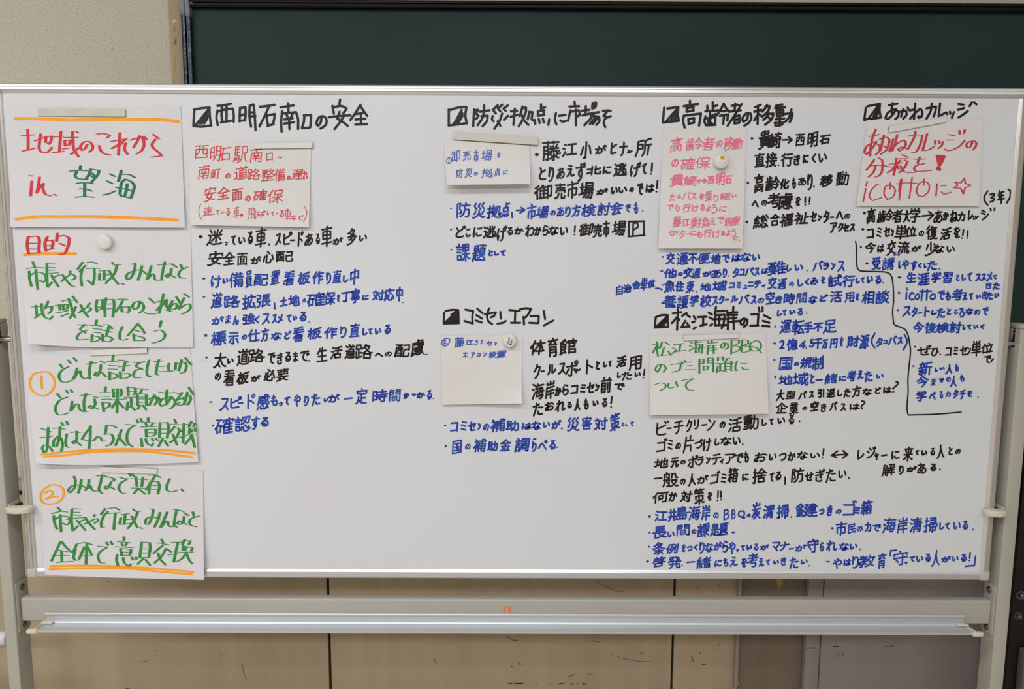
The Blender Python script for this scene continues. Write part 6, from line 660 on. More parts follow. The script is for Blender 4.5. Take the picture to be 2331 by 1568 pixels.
~187 152,165 321/210 132,382 96/382 96,376 190,392 286/165 316,392 286/367 112,300 200,230 291/372 152,290 272/372 202,322 281/345 120,320 200;~500 116,622 96/557 86,540 180,552 242/602 172,560 242,490 311,455 291,490 221,580 176,642 211,630 270,590 311/660 206,740 191,745 250,700 301/702 171,670 271/760 151,782 186/867 91,847 311/790 191,862 171/795 301,860 231,930 166,962 200,955 270,910 291,902 270,957 272/1020 161,1152 136/1152 136,1140 210,1117 271/1092 96,1075 200,1020 301/1207 91,1187 266/1187 266,1240 242,1292 216/1302 221,1307 242/1342 206,1347 236/1397 211,1367 291/1457 101,1527 111/1450 181,1537 156/1457 286,1530 241,1587 196/1642 76,1612 131/1672 76,1707 106
!b|heading|bold black katakana heading with a filled box|black|r 24
#980 690 4.856
~150 106,145 221/165 86,240 73,307 76/307 81,310 150,312 221/145 226,312 221;~285 95,160 215/295 105,180 222/300 125,205 222/302 150,228 222/304 180,255 222/304 205,280 222/290 85,230 130/300 95,280 200;~385 71,472 86/472 86,462 150,467 226/375 196,420 211,467 223/517 61,577 111/505 131,572 171/500 191,567 213/600 121,722 101,702 140,665 156/647 56,625 131,640 200,682 231/772 96,777 171/740 226,800 216,832 196/870 76,987 86/937 86,932 211/890 216,992 216/990 66,1050 56,1112 61,1080 121,1045 161/1027 150,1035 236/1105 141,1197 141,1192 221/1090 216,1192 221/1252 86,1267 176/1255 246,1310 216,1357 191
!b|heading|bold black heading with a filled box|black|r 30
#1460 680 5.808
~190 241,180 376/190 241,270 216,350 216/347 221,347 300,352 371/175 381,355 371/340 235,200 365/345 255,230 372/345 290,300 330/280 360,300 345/270 330,240 370;~415 191,527 176/482 136,472 411/472 241,405 321/482 251,502 281/597 186,540 226/602 211,642 241/582 291,530 376/530 376,632 366/602 321,637 371/692 231,717 271/670 311,702 301/690 396,722 376/745 241,862 236/817 246,817 346/780 356,862 336/890 181,932 206/900 246,937 266/910 351,937 336/987 106,970 201/990 166,1102 161/982 201,972 351/982 216,1102 211,1087 330,1060 391/940 271,1122 266/1032 221,1027 351/970 351,1122 346/1217 106,1212 171/1132 156,1142 191/1130 186,1267 176/1130 216,1267 211/1147 221,1142 406/1170 261,1257 251/1160 306,1302 291/1217 226,1222 401/1372 266,1350 340,1320 341,1310 300,1350 261,1402 276,1397 330,1355 376/1455 206,1547 201/1547 201,1542 280,1537 346/1440 356,1547 351/1552 116,1562 171/1602 111,1602 166/1620 216,1707 261/1605 291,1692 316/1600 356,1692 366
!b|written_line|black marker line|black|r 20
#400 500 4.856
• 250 170 298 205;迷 340 105 520 290;っ 540 240 575 285;て 610 170 670 280;い 690 190 770 270;る 790 125 855 270;車 875 85 1005 305;• 1020 260 1045 285;ス 1095 145 1165 285;ピ 1185 130 1290 280;ー 1265 220 1320 235;ド 1345 125 1415 300;あ 1420 150 1520 290;る 1545 150 1595 270;車 1605 65 1735 300;が 1735 190 1850 280;多 1885 90 2000 285;い 2025 165 2115 240
!b|written_line|black marker line|black|r 20
#400 500 4.856
安 345 345 530 515;全 520 355 660 510;面 680 365 800 510;が 825 400 945 495;心 960 345 1085 485;配 1105 345 1300 470
!b|written_line|blue marker line|blue|r 20
#400 500 4.856
• 288 640 330 660;け 385 610 505 755;い 515 645 580 710;備 590 575 750 755;員 765 555 850 755;配 860 595 1025 735;置 1040 550 1155 725;• 1185 695 1208 720;看 1190 560 1320 730;板 1345 570 1490 720;作 1510 565 1640 715;り 1660 580 1720 715;直 1725 555 1835 705;し 1845 610 1910 695;中 1925 540 2030 720
!b|written_line|blue marker line|blue|r 20
#400 500 4.856
• 295 845 328 862;道 385 800 520 985;路 530 830 715 975;拡 730 820 890 995;張 890 815 1050 975;~1090 922,1095 983;土 1145 855 1235 965;地 1245 825 1375 960;の 1400 870 1440 915;確 1450 795 1650 965;保 1640 795 1765 945;を 1780 820 1815 910;丁 1830 790 1950 915;寧 1935 755 2040 925;に 2055 830 2135 895
#580 500 4.856
対 1295 770 1435 895;応 1425 755 1550 905;中 1560 740 1640 905;• 1628 908 1645 922
!b|written_line|blue marker line|blue|r 20
#400 500 4.856
が 395 1065 535 1165;ま 545 1050 610 1150;ん 630 1060 700 1165;強 735 1030 875 1165;く 870 1060 930 1145;ス 950 1030 1040 1160;ス 1060 1040 1120 1145;メ 1120 1040 1185 1145;て 1225 1045 1285 1135;い 1290 1060 1345 1115;る 1365 1015 1445 1125;• 1465 1125 1485 1140
!b|written_line|blue marker line|blue|r 20
#400 500 4.856
• 310 1265 352 1295;標 385 1225 560 1400;示 580 1240 700 1380;の 725 1270 790 1325;仕 800 1210 930 1355;方 935 1195 1035 1350;な 1050 1240 1175 1335;ど 1195 1225 1280 1325;看 1290 1175 1420 1355;板 1455 1185 1615 1325;作 1640 1185 1790 1320;り 1815 1175 1890 1310;直 1915 1145 2035 1305;し 2060 1195 2120 1280
#580 500 4.856
て 1250 1195 1305 1270;い 1325 1195 1400 1270;る 1430 1155 1505 1270
!b|written_line|black marker line|black|r 20
#440 720 4.856
• 132 442 158 465;太 215 400 370 575;い 370 460 445 525;道 480 355 615 550;路 600 355 795 510;で 820 395 910 525;き 920 400 990 535;る 1010 390 1080 505;ま 1100 390 1160 505;で 1175 375 1285 500;• 1270 480 1293 500;生 1360 340 1480 510;活 1515 325 1650 475;道 1670 305 1790 475;路 1790 300 1985 470;へ 2005 400 2100 450;の 2115 390 2195 445
#620 720 4.856
配 1345 305 1525 455;慮 1525 250 1680 450;• 1680 415 1696 430;• 1700 413 1716 428
!b|written_line|black marker line|black|r 20
#440 720 4.856
の 235 625 310 710;看 330 585 460 770;板 475 605 625 755;が 635 645 745 725;必 775 580 905 720;要 910 575 1055 725
!b|written_line|blue marker line|blue|r 20
#440 720 4.856
• 172 938 215 955;ス 285 900 390 1045;ピ 405 880 540 1020;ー 490 950 555 965;ド 595 850 690 1030;感 695 855 850 1040;も 855 865 935 990;っ 940 945 990 995;て 1005 885 1075 980;や 1105 865 1190 1000;り 1220 875 1280 995;た 1300 855 1405 995;い 1440 895 1490 950;が 1490 855 1620 955;一 1665 898 1765 915;定 1790 790 1925 975;時 1975 805 2150 950;間 2160 800 2295 950
#620 720 4.856
か 1445 840 1515 915;っ 1535 850 1590 880;か 1590 835 1690 910;る 1705 810 1765 920;• 1772 900 1788 915
!b|written_line|blue marker line|blue|r 20
#440 720 4.856
• 205 1197 230 1218;確 235 1110 450 1305;認 455 1095 635 1275;す 640 1100 740 1255;る 740 1110 835 1220
!b|written_line|black marker line|black|r 22
#980 220 4.856
• 1152 622 1198 658;藤 1235 485 1445 715;江 1455 510 1620 670;小 1650 490 1780 690;が 1815 530 1950 640;ヒ 1985 505 2065 640
#1080 300 4.856
ナ 1600 105 1695 270;ン 1685 195 1750 240;所 1770 65 1965 285
!b|written_line|black marker line|black|r 22
#980 220 4.856
と 1195 780 1280 925;り 1300 770 1370 945;あ 1390 780 1485 910;え 1500 750 1595 890;ず 1600 725 1720 940;北 1720 760 1890 870;に 1900 765 2000 860;逃 2020 730 2175 885
#1080 300 4.856
げ 1715 330 1845 500;て 1850 345 1910 470;! 1935 340 1980 475
!b|written_line|black marker line|black|r 22
#980 220 4.856
御 1145 970 1350 1145;売 1365 955 1495 1135;市 1505 930 1640 1130;場 1630 940 1810 1130
#1080 300 4.856
が 1345 620 1480 700;い 1505 605 1585 690;い 1590 605 1690 680;の 1710 610 1765 670;で 1795 565 1870 700;は 1890 570 1990 675;! 2000 530 2035 670
!b|written_line|blue marker line with an arrow|blue|r 20
#980 220 4.856
• 215 1228 236 1245;防 285 1165 445 1345;災 455 1165 605 1350;拠 615 1195 790 1350;点 780 1165 880 1335;~900 1282,904 1335/950 1257,1040 1251/1000 1225,1042 1252,990 1285;市 1065 1180 1175 1360;場 1160 1205 1310 1345;の 1320 1255 1385 1315;あ 1395 1215 1480 1325;り 1485 1215 1550 1330;方 1555 1195 1665 1330;検 1665 1180 1835 1335;討 1840 1165 2000 1315;会 1985 1165 2135 1310;で 2150 1185 2215 1280
#1080 300 4.856
も 1760 775 1810 905;• 1850 865 1868 882
!b|written_line|black marker line ending in a boxed letter P|black|r 20
#980 440 4.856
• 215 388 238 410;ど 275 355 395 495;こ 385 385 445 485;に 465 370 575 490;逃 580 355 735 500;げ 730 355 845 530;る 845 370 915 465;か 925 375 1030 460;わ 1045 345 1150 485;か 1145 365 1230 470;ら 1235 350 1305 470;な 1300 360 1420 465;い 1430 370 1520 465;! 1580 355 1608 465;御 1635 330 1810 480;売 1790 335 1900 490;市 1905 300 1985 485;場 2000 300 2165 470
#1080 300 4.856
~1710 992,1704 1156/1700 992,1880 988/1872 992,1874 1146/1700 1158,1882 1142/1756 1005,1752 1140/1756 1010,1800 1005,1806 1050,1760 1082
!b|written_line|short blue marker line|blue|r 20
#980 440 4.856
• 218 612 240 632;課 280 550 445 755;題 455 565 620 760;と 635 625 695 695;し 700 635 760 690;て 770 625 835 695
!b|written_line|black marker line|black|r 22
#980 690 4.856
体 1100 400 1275 580;育 1290 380 1415 600;館 1420 385 1625 580
!b|written_line|black marker line|black|r 21
#980 690 4.856
ク 1135 670 1220 835;ー 1215 745 1265 760;ル 1285 670 1390 795;ス 1405 655 1490 790;ポ 1485 625 1635 815;ッ 1575 720 1665 755;ト 1715 620 1800 790;と 1825 640 1875 740;し 1905 645 1955 710;て 1965 630 2005 705
#1120 760 4.856
活 1375 235 1490 375;用 1510 230 1660 410
!b|written_line|short black marker line|black|r 18
#1120 760 4.856
し 1380 420 1430 490;た 1430 415 1550 520;い 1575 420 1645 475;! 1665 385 1695 490
!b|written_line|black marker line|black|r 21
#980 690 4.856
海 1120 885 1260 1065;岸 1265 850 1375 1060;か 1370 920 1450 1030;ら 1455 895 1530 1020;コ 1545 900 1635 1005;ミ 1650 895 1720 990;セ 1725 870 1815 995;ン 1815 890 1870 975;前 1880 815 2005 1000;で 2030 880 2150 960
!b|written_line|black marker line|black|r 21
#980 690 4.856
た 1125 1095 1250 1255;お 1260 1090 1370 1195;れ 1375 1070 1495 1205;る 1510 1085 1565 1165;人 1585 1055 1660 1190;も 1690 1050 1750 1180;い 1790 1075 1860 1140;る 1890 1045 1955 1150;! 1985 1025 2015 1155
!b|written_line|blue marker line|blue|r 20
#980 690 4.856
• 148 1343 175 1364;コ 215 1310 310 1420;ミ 330 1300 405 1410;セ 410 1305 505 1415;ン 520 1325 560 1400;の 580 1330 650 1415;補 660 1270 830 1430;助 830 1290 980 1415;は 1005 1315 1120 1400;な 1120 1300 1225 1405;い 1240 1310 1320 1380;が 1335 1285 1450 1395;• 1440 1372 1465 1395;災 1505 1255 1650 1420;害 1670 1255 1780 1400;対 1805 1255 1960 1405;策 1980 1210 2095 1420;と 2110 1315 2140 1365;し 2150 1330 2185 1360;て 2205 1305 2250 1360
!b|written_line|blue marker line|blue|r 20
#980 900 4.856
• 155 545 180 572;国 235 485 350 650;の 380 535 445 600;補 470 475 620 630;助 625 500 750 620;金 765 480 895 620;調 925 465 1105 630;ら 1115 470 1175 625;べ 1185 490 1295 605;る 1310 490 1385 600;• 1392 565 1412 580
!b|written_line|black marker line with an arrow|black|r 27
#1680 290 6.273
• 178 138 220 175;貴 285 35 470 320;崎 420 60 630 300;~640 180,770 175/720 130,772 178,720 220;西 820 85 960 275;明 985 50 1150 285;石 1160 95 1325 250
!b|written_line|black marker line|black|r 27
#1680 290 6.273
直 230 365 385 575;接 390 350 560 580;• 562 528 590 552;行 610 365 790 565;き 790 385 890 545;に 920 385 1015 515;く 1050 370 1120 505;い 1145 370 1270 500
!b|written_line|black marker line|black|r 27
#1680 290 6.273
• 122 770 160 812;高 230 660 370 945;齢 385 690 600 910;化 595 730 735 890;も 765 710 830 875;あ 855 710 975 835;り 985 660 1070 900;• 1070 830 1098 860;移 1165 665 1355 850;動 1395 625 1590 835
!b|written_line|black marker line|black|r 27
#1680 290 6.273
へ 190 1040 300 1145;の 330 1035 415 1125;考 415 935 610 1155;慮 565 930 785 1180;を 815 985 900 1125;! 945 985 975 1115;! 1000 985 1045 1105
!b|written_line|black marker line|black|r 26
#1680 290 6.273
• 105 1330 145 1370;総 210 1240 440 1455;合 455 1230 600 1410;福 590 1220 800 1430;祉 800 1205 1020 1390;セ 1025 1195 1130 1350;ン 1135 1250 1200 1335;タ 1210 1185 1310 1365;ー 1310 1275 1375 1290;へ 1395 1190 1510 1320;の 1515 1230 1605 1310
!b|written_line|short black marker line|black|r 26
#1680 290 6.273
ア 1310 1350 1420 1510;ク 1420 1360 1510 1490;セ 1490 1370 1590 1490;ス 1585 1370 1670 1490
!b|written_line|blue marker line|blue|r 27
#1380 500 6.475
• 812 535 852 562;交 870 480 1015 660;通 1030 480 1215 670;不 1205 490 1345 655;便 1345 485 1530 660;地 1530 495 1690 655;で 1710 505 1825 635;は 1845 500 1985 625;な 1975 480 2140 620;い 2150 505 2265 605
!b|written_line|blue marker line|blue|r 27
#1380 500 6.475
• 790 745 845 768;他 850 715 1040 865;の 1055 770 1130 835;交 1130 700 1280 870;通 1255 715 1395 870;が 1415 755 1560 845;あ 1545 730 1700 860;り 1715 720 1785 860;• 1790 818 1815 840;タ 1860 705 1965 855;コ 1960 720 2045 825;バ 2040 700 2185 830;ス 2180 700 2260 830
#1700 500 6.475
は 210 700 325 805;難 305 600 580 830;し 580 660 665 765;い 700 660 830 755;• 875 738 900 762;バ 965 600 1130 760;ラ 1120 625 1215 745;ン 1235 635 1310 740;ス 1330 605 1445 765
!b|written_line|blue marker note slanting up to the left of its line|blue|r 25
#1380 500 6.475
自 140 960 250 1120;治 250 945 375 1085;会 380 895 510 1030;単 500 850 610 1045;位 610 875 720 1010;~730 1010,775 1014,820 1028
!b|written_line|blue marker line|blue|r 27
#1380 500 6.475
• 810 948 850 972;魚 850 885 1010 1080;住 1020 900 1150 1065;東 1165 900 1300 1085;• 1315 1045 1345 1070;地 1380 930 1550 1055;域 1560 890 1780 1055;コ 1805 920 1900 1010;ミ 1915 915 1990 1010;ュ 2015 955 2075 1025;ニ 2085 910 2175 990;テ 2175 890 2290 1010
#1700 500 6.475
ィ 215 950 280 1000;交 300 845 445 1030;通 445 860 590 1030;の 620 915 700 985;し 745 870 835 985;く 855 860 925 965;み 930 845 1060 965;を 1090 835 1160 945;試 1195 800 1405 995;行 1405 815 1600 1000;し 1605 850 1670 945;て 1680 845 1740 940;い 1765 830 1860 940;る 1890 815 1985 950;• 1995 915 2018 938
!b|written_line|blue marker line|blue|r 27
#1380 500 6.475
• 808 1213 860 1240;養 830 1110 1035 1300;護 1035 1110 1225 1315;学 1225 1100 1365 1285;校 1380 1105 1555 1295;ス 1555 1120 1650 1260;ク 1655 1115 1745 1245;ー 1745 1170 1810 1190;ル 1830 1110 1945 1225;バ 1945 1095 2115 1250;ス 2125 1115 2215 1245;の 2225 1150 2330 1235
#1700 500 6.475
空 275 1060 415 1255;き 415 1115 530 1240;時 535 1080 715 1250;間 725 1065 890 1245;な 905 1115 1045 1240;ど 1065 1095 1200 1215;活 1225 1045 1410 1225;用 1440 1060 1590 1225;を 1600 1080 1660 1195;相 1690 1050 1890 1250;談 1895 1035 2105 1245
!b|written_line|short blue marker line|blue|r 27
#1700 500 6.475
し 440 1325 520 1425;て 525 1320 590 1415;い 625 1325 720 1400;る 740 1300 830 1415;• 868 1365 895 1390
!b|written_line|black bracketed note beside the red-lettered sheet|black|r 25
#1940 220 6.0316
~1860 1296,1815 1370,1820 1430,1860 1488/1892 1345,1950 1328,1945 1360,1905 1386/1905 1386,1950 1402,1935 1430,1892 1446;年 1990 1280 2095 1470;~2142 1272,2170 1302,2165 1380,2122 1458
!b|written_line|black marker line with an arrow|black|r 24
#1930 460 6.0316
• 205 130 248 170;高 255 75 390 305;齢 395 90 635 285;者 605 100 755 285;大 755 105 860 280;学 850 75 1000 285;~1020 190,1175 176/1110 130,1175 178,1105 245;あ 1170 110 1305 290;か 1300 135 1390 255;ね 1395 110 1510 290;カ 1500 125 1615 270;レ 1645 110 1720 250;ッ 1710 180 1800 245;~1842 111,1887 136/1837 151,1882 166/1847 241,1890 211,1932 161/1957 86,1965 116/2017 81,2010 111
!b|written_line|black marker line|black|r 24
#1930 460 6.0316
• 185 355 228 390;コ 255 360 360 500;ミ 390 345 470 485;セ 485 340 585 480;ン 590 375 635 470;単 635 310 810 515;位 790 330 945 485;の 970 390 1050 470;復 1075 320 1235 520;活 1265 340 1425 525;を 1450 340 1545 500;! 1555 370 1600 505;! 1610 385 1675 500
!b|written_line|black marker line|black|r 24
#1930 460 6.0316
• 165 600 195 632;今 235 550 390 705;は 400 575 500 695;交 525 520 665 740;流 680 535 850 710;が 870 590 1015 685;少 1050 540 1220 745;な 1175 580 1330 705;い 1355 600 1470 690
!b|dividing_line|long curving black line fencing off the rightmost notes|black|r 20
#1930 460 6.0316
~105 540,120 620,118 720,120 800,128 890,160 938,250 950,450 955,545 968,600 1020,622 1150,628 1350,615 1500,622 1600,630 1660,650 1690,730 1720,790 1755,828 1830,850 1950,860 2060,840 2260,825 2440,828 2600,812 2800,822 2900,840 2922,900 2920,1200 2912,1555 2882
!b|written_line|blue marker line|blue|r 25
#1930 460 6.0316
• 238 825 285 858;受 325 745 455 935;講 470 755 645 940;し 690 800 735 915;や 740 790 845 925;す 860 800 960 940;く 960 830 1020 910;し 1040 840 1085 910;た 1085 800 1230 950;• 1245 905 1272 928;~628 724,658 722/690 726,708 722
!b|written_line|blue marker line|blue|r 25
#1930 460 6.0316
• 683 1015 735 1048;生 795 960 940 1115;涯 955 965 1125 1150;学 1140 950 1285 1110;習 1300 955 1450 1115;と 1485 990 1540 1085;し 1560 985 1625 1080;て 1640 965 1715 1085;ス 1745 975 1830 1090;ス 1825 975 1900 1085;メ 1895 950 1985 1095;て 1985 995 2055 1060
!b|written_line|short blue marker line|blue|r 22
#1930 460 6.0316
き 1890 1100 1980 1195;た 1985 1100 2095 1210
!b|written_line|blue marker line|blue|r 25
#1930 460 6.0316
• 683 1228 722 1262;~805 1180,820 1205/806 1240,800 1335/905 1255,880 1242,850 1280,850 1325,880 1342,905 1330/955 1262,928 1290,932 1325,955 1335,982 1305,980 1270,955 1262/1030 1202,1018 1270,1010 1348/990 1225,1145 1222/1090 1202,1085 1270,1082 1345/1168 1262,1135 1290,1138 1325,1168 1335,1202 1305,1198 1270,1168 1262;で 1230 1205 1340 1345;も 1340 1220 1415 1355;考 1420 1185 1585 1355;え 1570 1235 1645 1355;て 1660 1240 1725 1340;い 1755 1265 1830 1330;き 1835 1220 1920 1330;た 1890 1230 2005 1350;い 2010 1245 2080 1320
!b|written_line|blue marker line|blue|r 25
#1960 690 6.031
• 487 80 525 110;ス 565 35 680 185;タ 690 50 780 190;ー 780 120 840 145;ト 865 45 950 195;し 960 85 1045 165;た 1040 60 1160 210;と 1175 70 1240 165;こ 1275 80 1335 155;ろ 1345 60 1425 200;な 1430 65 1545 165;の 1550 85 1640 165;で 1665 50 1755 170
!b|written_line|blue marker line|blue|r 25
#1960 690 6.031
今 715 255 870 410;後 875 260 1035 415;検 1030 260 1220 415;討 1215 250 1390 415;し 1390 290 1440 370;て 1455 290 1520 365;い 1540 295 1615 355;く 1635 285 1700 360
!b|written_line|black marker line|black|r 22
#1960 690 6.031
• 725 585 758 612;ぜ 770 570 970 720;ひ 960 610 1070 730;• 1075 692 1100 715;コ 1155 605 1245 725;ミ 1265 600 1335 710;セ 1355 585 1455 720;ン 1450 600 1515 710;単 1510 505 1650 735;位 1650 540 1815 695;で 1690 710 1790 825;! 1775 755 1825 815
!b|written_line|blue marker line|blue|r 24
#1960 690 6.031
• 702 850 738 878;新 785 800 985 1000;し 1010 880 1060 945;い 1075 875 1150 920;人 1150 830 1255 980;も 1285 830 1345 940
!b|written_line|blue marker line|blue|r 24
#1960 690 6.031
今 760 995 935 1160;ま 960 1030 1030 1135;で 1065 1025 1140 1090;の 1165 1010 1235 1085;人 1215 990 1315 1150;も 1355 980 1420 1080
!b|written_line|blue marker line|blue|r 24
#1960 690 6.031
学 755 1195 900 1350;べ 930 1215 1030 1325;る 1075 1205 1130 1310;カ 1155 1205 1235 1290;タ 1260 1185 1340 1310;チ 1355 1185 1440 1320;を 1455 1195 1530 1290;• 1598 1280 1618 1300
!b|written_line|blue marker line|blue|r 24
#1720 680 5.808
• 245 355 275 382;運 315 275 475 470;転 475 275 650 480;手 640 300 760 455;不 755 310 895 440;足 885 270 1070 465
!b|written_line|blue marker line|blue|r 24
#1720 680 5.808
• 232 575 270 605;2 310 545 385 670;億 410 520 560 690;4 575 545 665 665;• 660 635 680 660;5 705 530 780 645;千 770 515 880 665;万 870 530 960 660;円 980 520 1090 660;を 1110 500 1165 630;財 1195 480 1380 650;源 1370 470 1510 665;~1577 457,1540 530,1540 590,1575 648;タ 1590 510 1685 635;コ 1685 540 1750 600;バ 1745 485 1875 615;ス 1870 500 1945 605;~1967 472,2000 540,1990 610,1952 673
!b|written_line|blue marker line|blue|r 24
#1720 680 5.808
• 232 795 265 820;国 305 765 495 945;の 505 835 575 890;規 585 770 750 925;制 745 745 905 950
!b|written_line|blue marker line|blue|r 24
#1720 680 5.808
• 245 1015 275 1055;地 300 1005 490 1140;域 490 970 705 1150;と 720 995 785 1125;一 795 1062 890 1085;緒 910 980 1085 1135;に 1100 1015 1200 1095;考 1205 945 1335 1095;え 1340 945 1430 1070;た 1435 955 1550 1105;い 1590 990 1695 1055
!b|written_line|black marker line|black|r 22
#1720 680 5.808
大 265 1200 385 1355;型 390 1210 530 1330;バ 560 1215 680 1335;ス 705 1215 775 1315;引 820 1185 910 1310;退 935 1180 1055 1310;し 1075 1200 1150 1290;た 1160 1180 1260 1310;方 1270 1145 1400 1305;な 1410 1180 1540 1280;ど 1575 1165 1660 1260;は 1685 1155 1800 1255;? 1805 1085 1895 1240
!b|written_line|black marker line|black|r 22
#1720 680 5.808
企 265 1370 430 1520;業 440 1360 565 1535;の 615 1425 685 1475;空 715 1350 840 1495;き 860 1380 940 1500;バ 975 1355 1085 1480;ス 1120 1380 1195 1485;は 1240 1380 1380 1475;? 1385 1340 1455 1465
!b|written_line|black marker line|black|r 23
#1470 920 5.8275
ビ 135 210 310 415;ー 275 305 345 330;チ 370 210 505 400;ク 530 200 620 370;リ 635 195 710 335;ー 740 260 815 285;ン 805 195 925 355;の 975 225 1060 320;活 1090 170 1275 375;動 1290 135 1500 345;し 1535 190 1605 290;て 1640 185 1700 275;い 1745 175 1850 260;る 1890 140 1970 265;• 2025 210 2052 238
!b|written_line|black marker line|black|r 23
#1470 920 5.8275
ゴ 135 450 290 635;ミ 290 465 360 605;の 390 510 470 600;片 490 410 640 655;づ 645 455 760 590;け 755 440 875 625;し 910 450 980 550;な 990 430 1140 550;い 1150 430 1260 540;• 1275 520 1298 545
!b|written_line|black marker line with a double arrow|black|r 23
#1470 920 5.8275
地 105 705 300 850;元 325 700 440 845;の 455 740 530 800;ボ 550 670 700 850;ラ 680 685 770 815;ン 795 700 860 790;テ 870 650 1000 805;ィ 980 720 1035 790;ア 1045 650 1195 795;で 1180 640 1300 780;も 1300 625 1370 775;お 1430 635 1615 770;い 1630 650 1735 750;つ 1765 640 1870 755;か 1880 630 1990 755;な 2005 620 2150 735;い 2180 640 2310 720
#1850 1000 5.8275
! 105 115 170 255;~245 210,465 195/330 155,248 210,315 240/400 150,465 198,395 250;レ 590 135 685 270;ジ 715 90 845 255;ャ 815 170 880 280;ー 905 200 995 220;に 1040 145 1155 270;来 1195 95 1335 290;て 1360 140 1415 210;い 1440 140 1520 215;る 1555 110 1625 215;人 1640 65 1750 260;と 1800 100 1860 210;の 1890 125 1965 195
!b|written_line|short black marker line|black|r 23
#1850 1000 5.8275
解 910 320 1095 495;り 1140 345 1210 470;が 1245 350 1385 435;あ 1385 310 1510 460;る 1555 320 1645 420;• 1675 385 1700 412
!b|written_line|black marker line|black|r 23
#1470 920 5.8275
一 105 965 225 1000;般 220 900 435 1105;の 450 985 530 1070;人 555 915 665 1090;が 675 935 835 1060;ゴ 850 880 990 1060;ミ 990 920 1075 1045;箱 1080 835 1235 1045;に 1275 920 1370 1020;捨 1410 845 1610 1060;て 1640 905 1710 1030;る 1715 885 1800 1010;~1848 967,1848 1058;防 1925 840 2105 1045;せ 2110 890 2230 1020
#1850 1000 5.8275
ぎ 30 385 165 565;た 170 390 310 580;い 340 410 450 515;• 470 500 495 525
!b|written_line|black marker line|black|r 23
#1470 920 5.8275
何 90 1155 310 1320;か 300 1160 420 1290;対 450 1145 620 1300;策 635 1110 785 1335;を 815 1160 885 1280;! 940 1145 970 1285;! 985 1150 1010 1275
!b|written_line|blue marker line|blue|r 23
#1450 1120 5.8275
• 148 305 185 342;江 235 245 405 390;井 405 215 530 395;島 510 185 680 370;海 685 185 845 375;岸 850 170 975 375;の 1010 265 1085 350;B 1145 225 1225 375;B 1250 230 1310 360;Q 1335 240 1440 355;の 1455 285 1510 335;炭 1515 130 1645 365;清 1670 165 1830 360;掃 1850 160 2020 355;• 2035 318 2060 342
#1830 1120 5.298
鍵 -100 130 170 305;つ 180 195 250 275;き 275 155 350 290;の 380 205 455 265;ゴ 465 95 640 285;ミ 600 175 680 265;箱 680 90 835 285
!b|written_line|short blue marker line|blue|r 23
#1450 1120 5.8275
• 152 522 180 552;長 200 440 400 620;い 400 520 500 600;間 520 420 705 590;の 720 490 790 555;課 795 405 965 600;題 965 400 1215 590;• 1255 520 1298 550
!b|written_line|blue marker line with a smudged character|blue|r 20
#1830 1120 5.298
• 322 422 360 448;市 385 355 525 530;民 530 375 625 505;の 635 410 710 475;力 730 360 815 480;で 825 385 930 475;海 945 305 1115 495;岸 1120 305 1255 500;清 1275 300 1430 495;掃 1440 300 1615 490;し 1630 365 1690 455;て 1700 370 1765 450;い 1800 360 1890 450;る 1910 340 1985 455;• 2030 440 2052 462
!b|written_line|blue marker line|blue|r 22
#1450 1120 5.8275
• 145 710 175 735;条 200 660 380 835;例 385 675 560 825;を 590 690 650 795;つ 660 710 740 785;く 755 690 810 770;り 825 660 900 820;な 900 670 1015 800;が 1015 655 1130 775;ら 1130 640 1210 800;や 1210 660 1310 825;っ 1315 750 1350 795;て 1375 700 1435 780;い 1450 695 1525 770;る 1545 680 1615 775;が 1630 690 1755 770;マ 1790 655 1905 785;ナ 1890 655 2025 785;ー 2010 740 2085 760;が 2095 690 2250 790
#1830 1120 5.298
守 35 560 180 730;ら 190 600 245 715;れ 265 580 405 715;な 420 605 545 710;い 550 620 645 695;• 670 680 690 700
!b|written_line|blue marker line|blue|r 22
#1450 1120 5.8275
• 122 900 160 935;啓 205 845 385 1000;発 405 845 590 1020;• 590 960 612 985;一 655 915 775 940;緒 785 850 985 1020;に 1025 900 1130 995;ち 1140 870 1215 990;え 1225 855 1340 990;を 1380 870 1460 1000;考 1450 810 1615 1000;え 1610 870 1690 990;て 1710 890 1770 970;い 1805 900 1885 960;き 1905 860 1985 975;た 2020 860 2145 1020;い 2170 890 2265 960;• 2270 965 2292 985
!b|written_line|blue marker line ending in corner brackets|blue|r 20
#1830 1120 5.298
• 262 828 318 848;や 345 795 460 925;は 475 800 570 895;り 580 765 665 925;教 655 755 860 915;育 890 730 995 930;~1040 770,1046 706/1046 706,1115 700;守 1075 705 1255 885;っ 1210 835 1250 870;て 1270 770 1345 840;い 1355 765 1440 845;る 1460 740 1530 840;人 1530 695 1640 900;が 1655 765 1775 850;い 1785 770 1865 835;る 1890 740 1965 840;! 1985 720 2015 835;~2070 772,2056 885/2056 885,2000 888,1947 895
"""

# ------------------------------------------------------------------ the room
YW = 0.30                                   # wall behind the board
RX0, RX1, RY0, RZ = -3.6, 3.6, -5.6, 2.72
struct(box('floor', RX0 - .1, RX1 + .1, RY0 - .1, YW + .1, -0.08, 0.0, MT['floor']))
struct(box('ceiling', RX0 - .1, RX1 + .1, RY0 - .1, YW + .1, RZ, RZ + 0.08, MT['ceil']))
struct(box('wall_back', RX0, RX1, YW, YW + 0.1, 0.0, RZ, MT['wallpaper']))
struct(box('wall_left', RX0 - .1, RX0, RY0, YW, 0.0, RZ, MT['wallpaper']))
struct(box('wall_right', RX1, RX1 + .1, RY0, YW, 0.0, RZ, MT['wallpaper']))
struct(box('wall_front', RX0, RX1, RY0 - .1, RY0, 0.0, RZ, MT['wallpaper']))

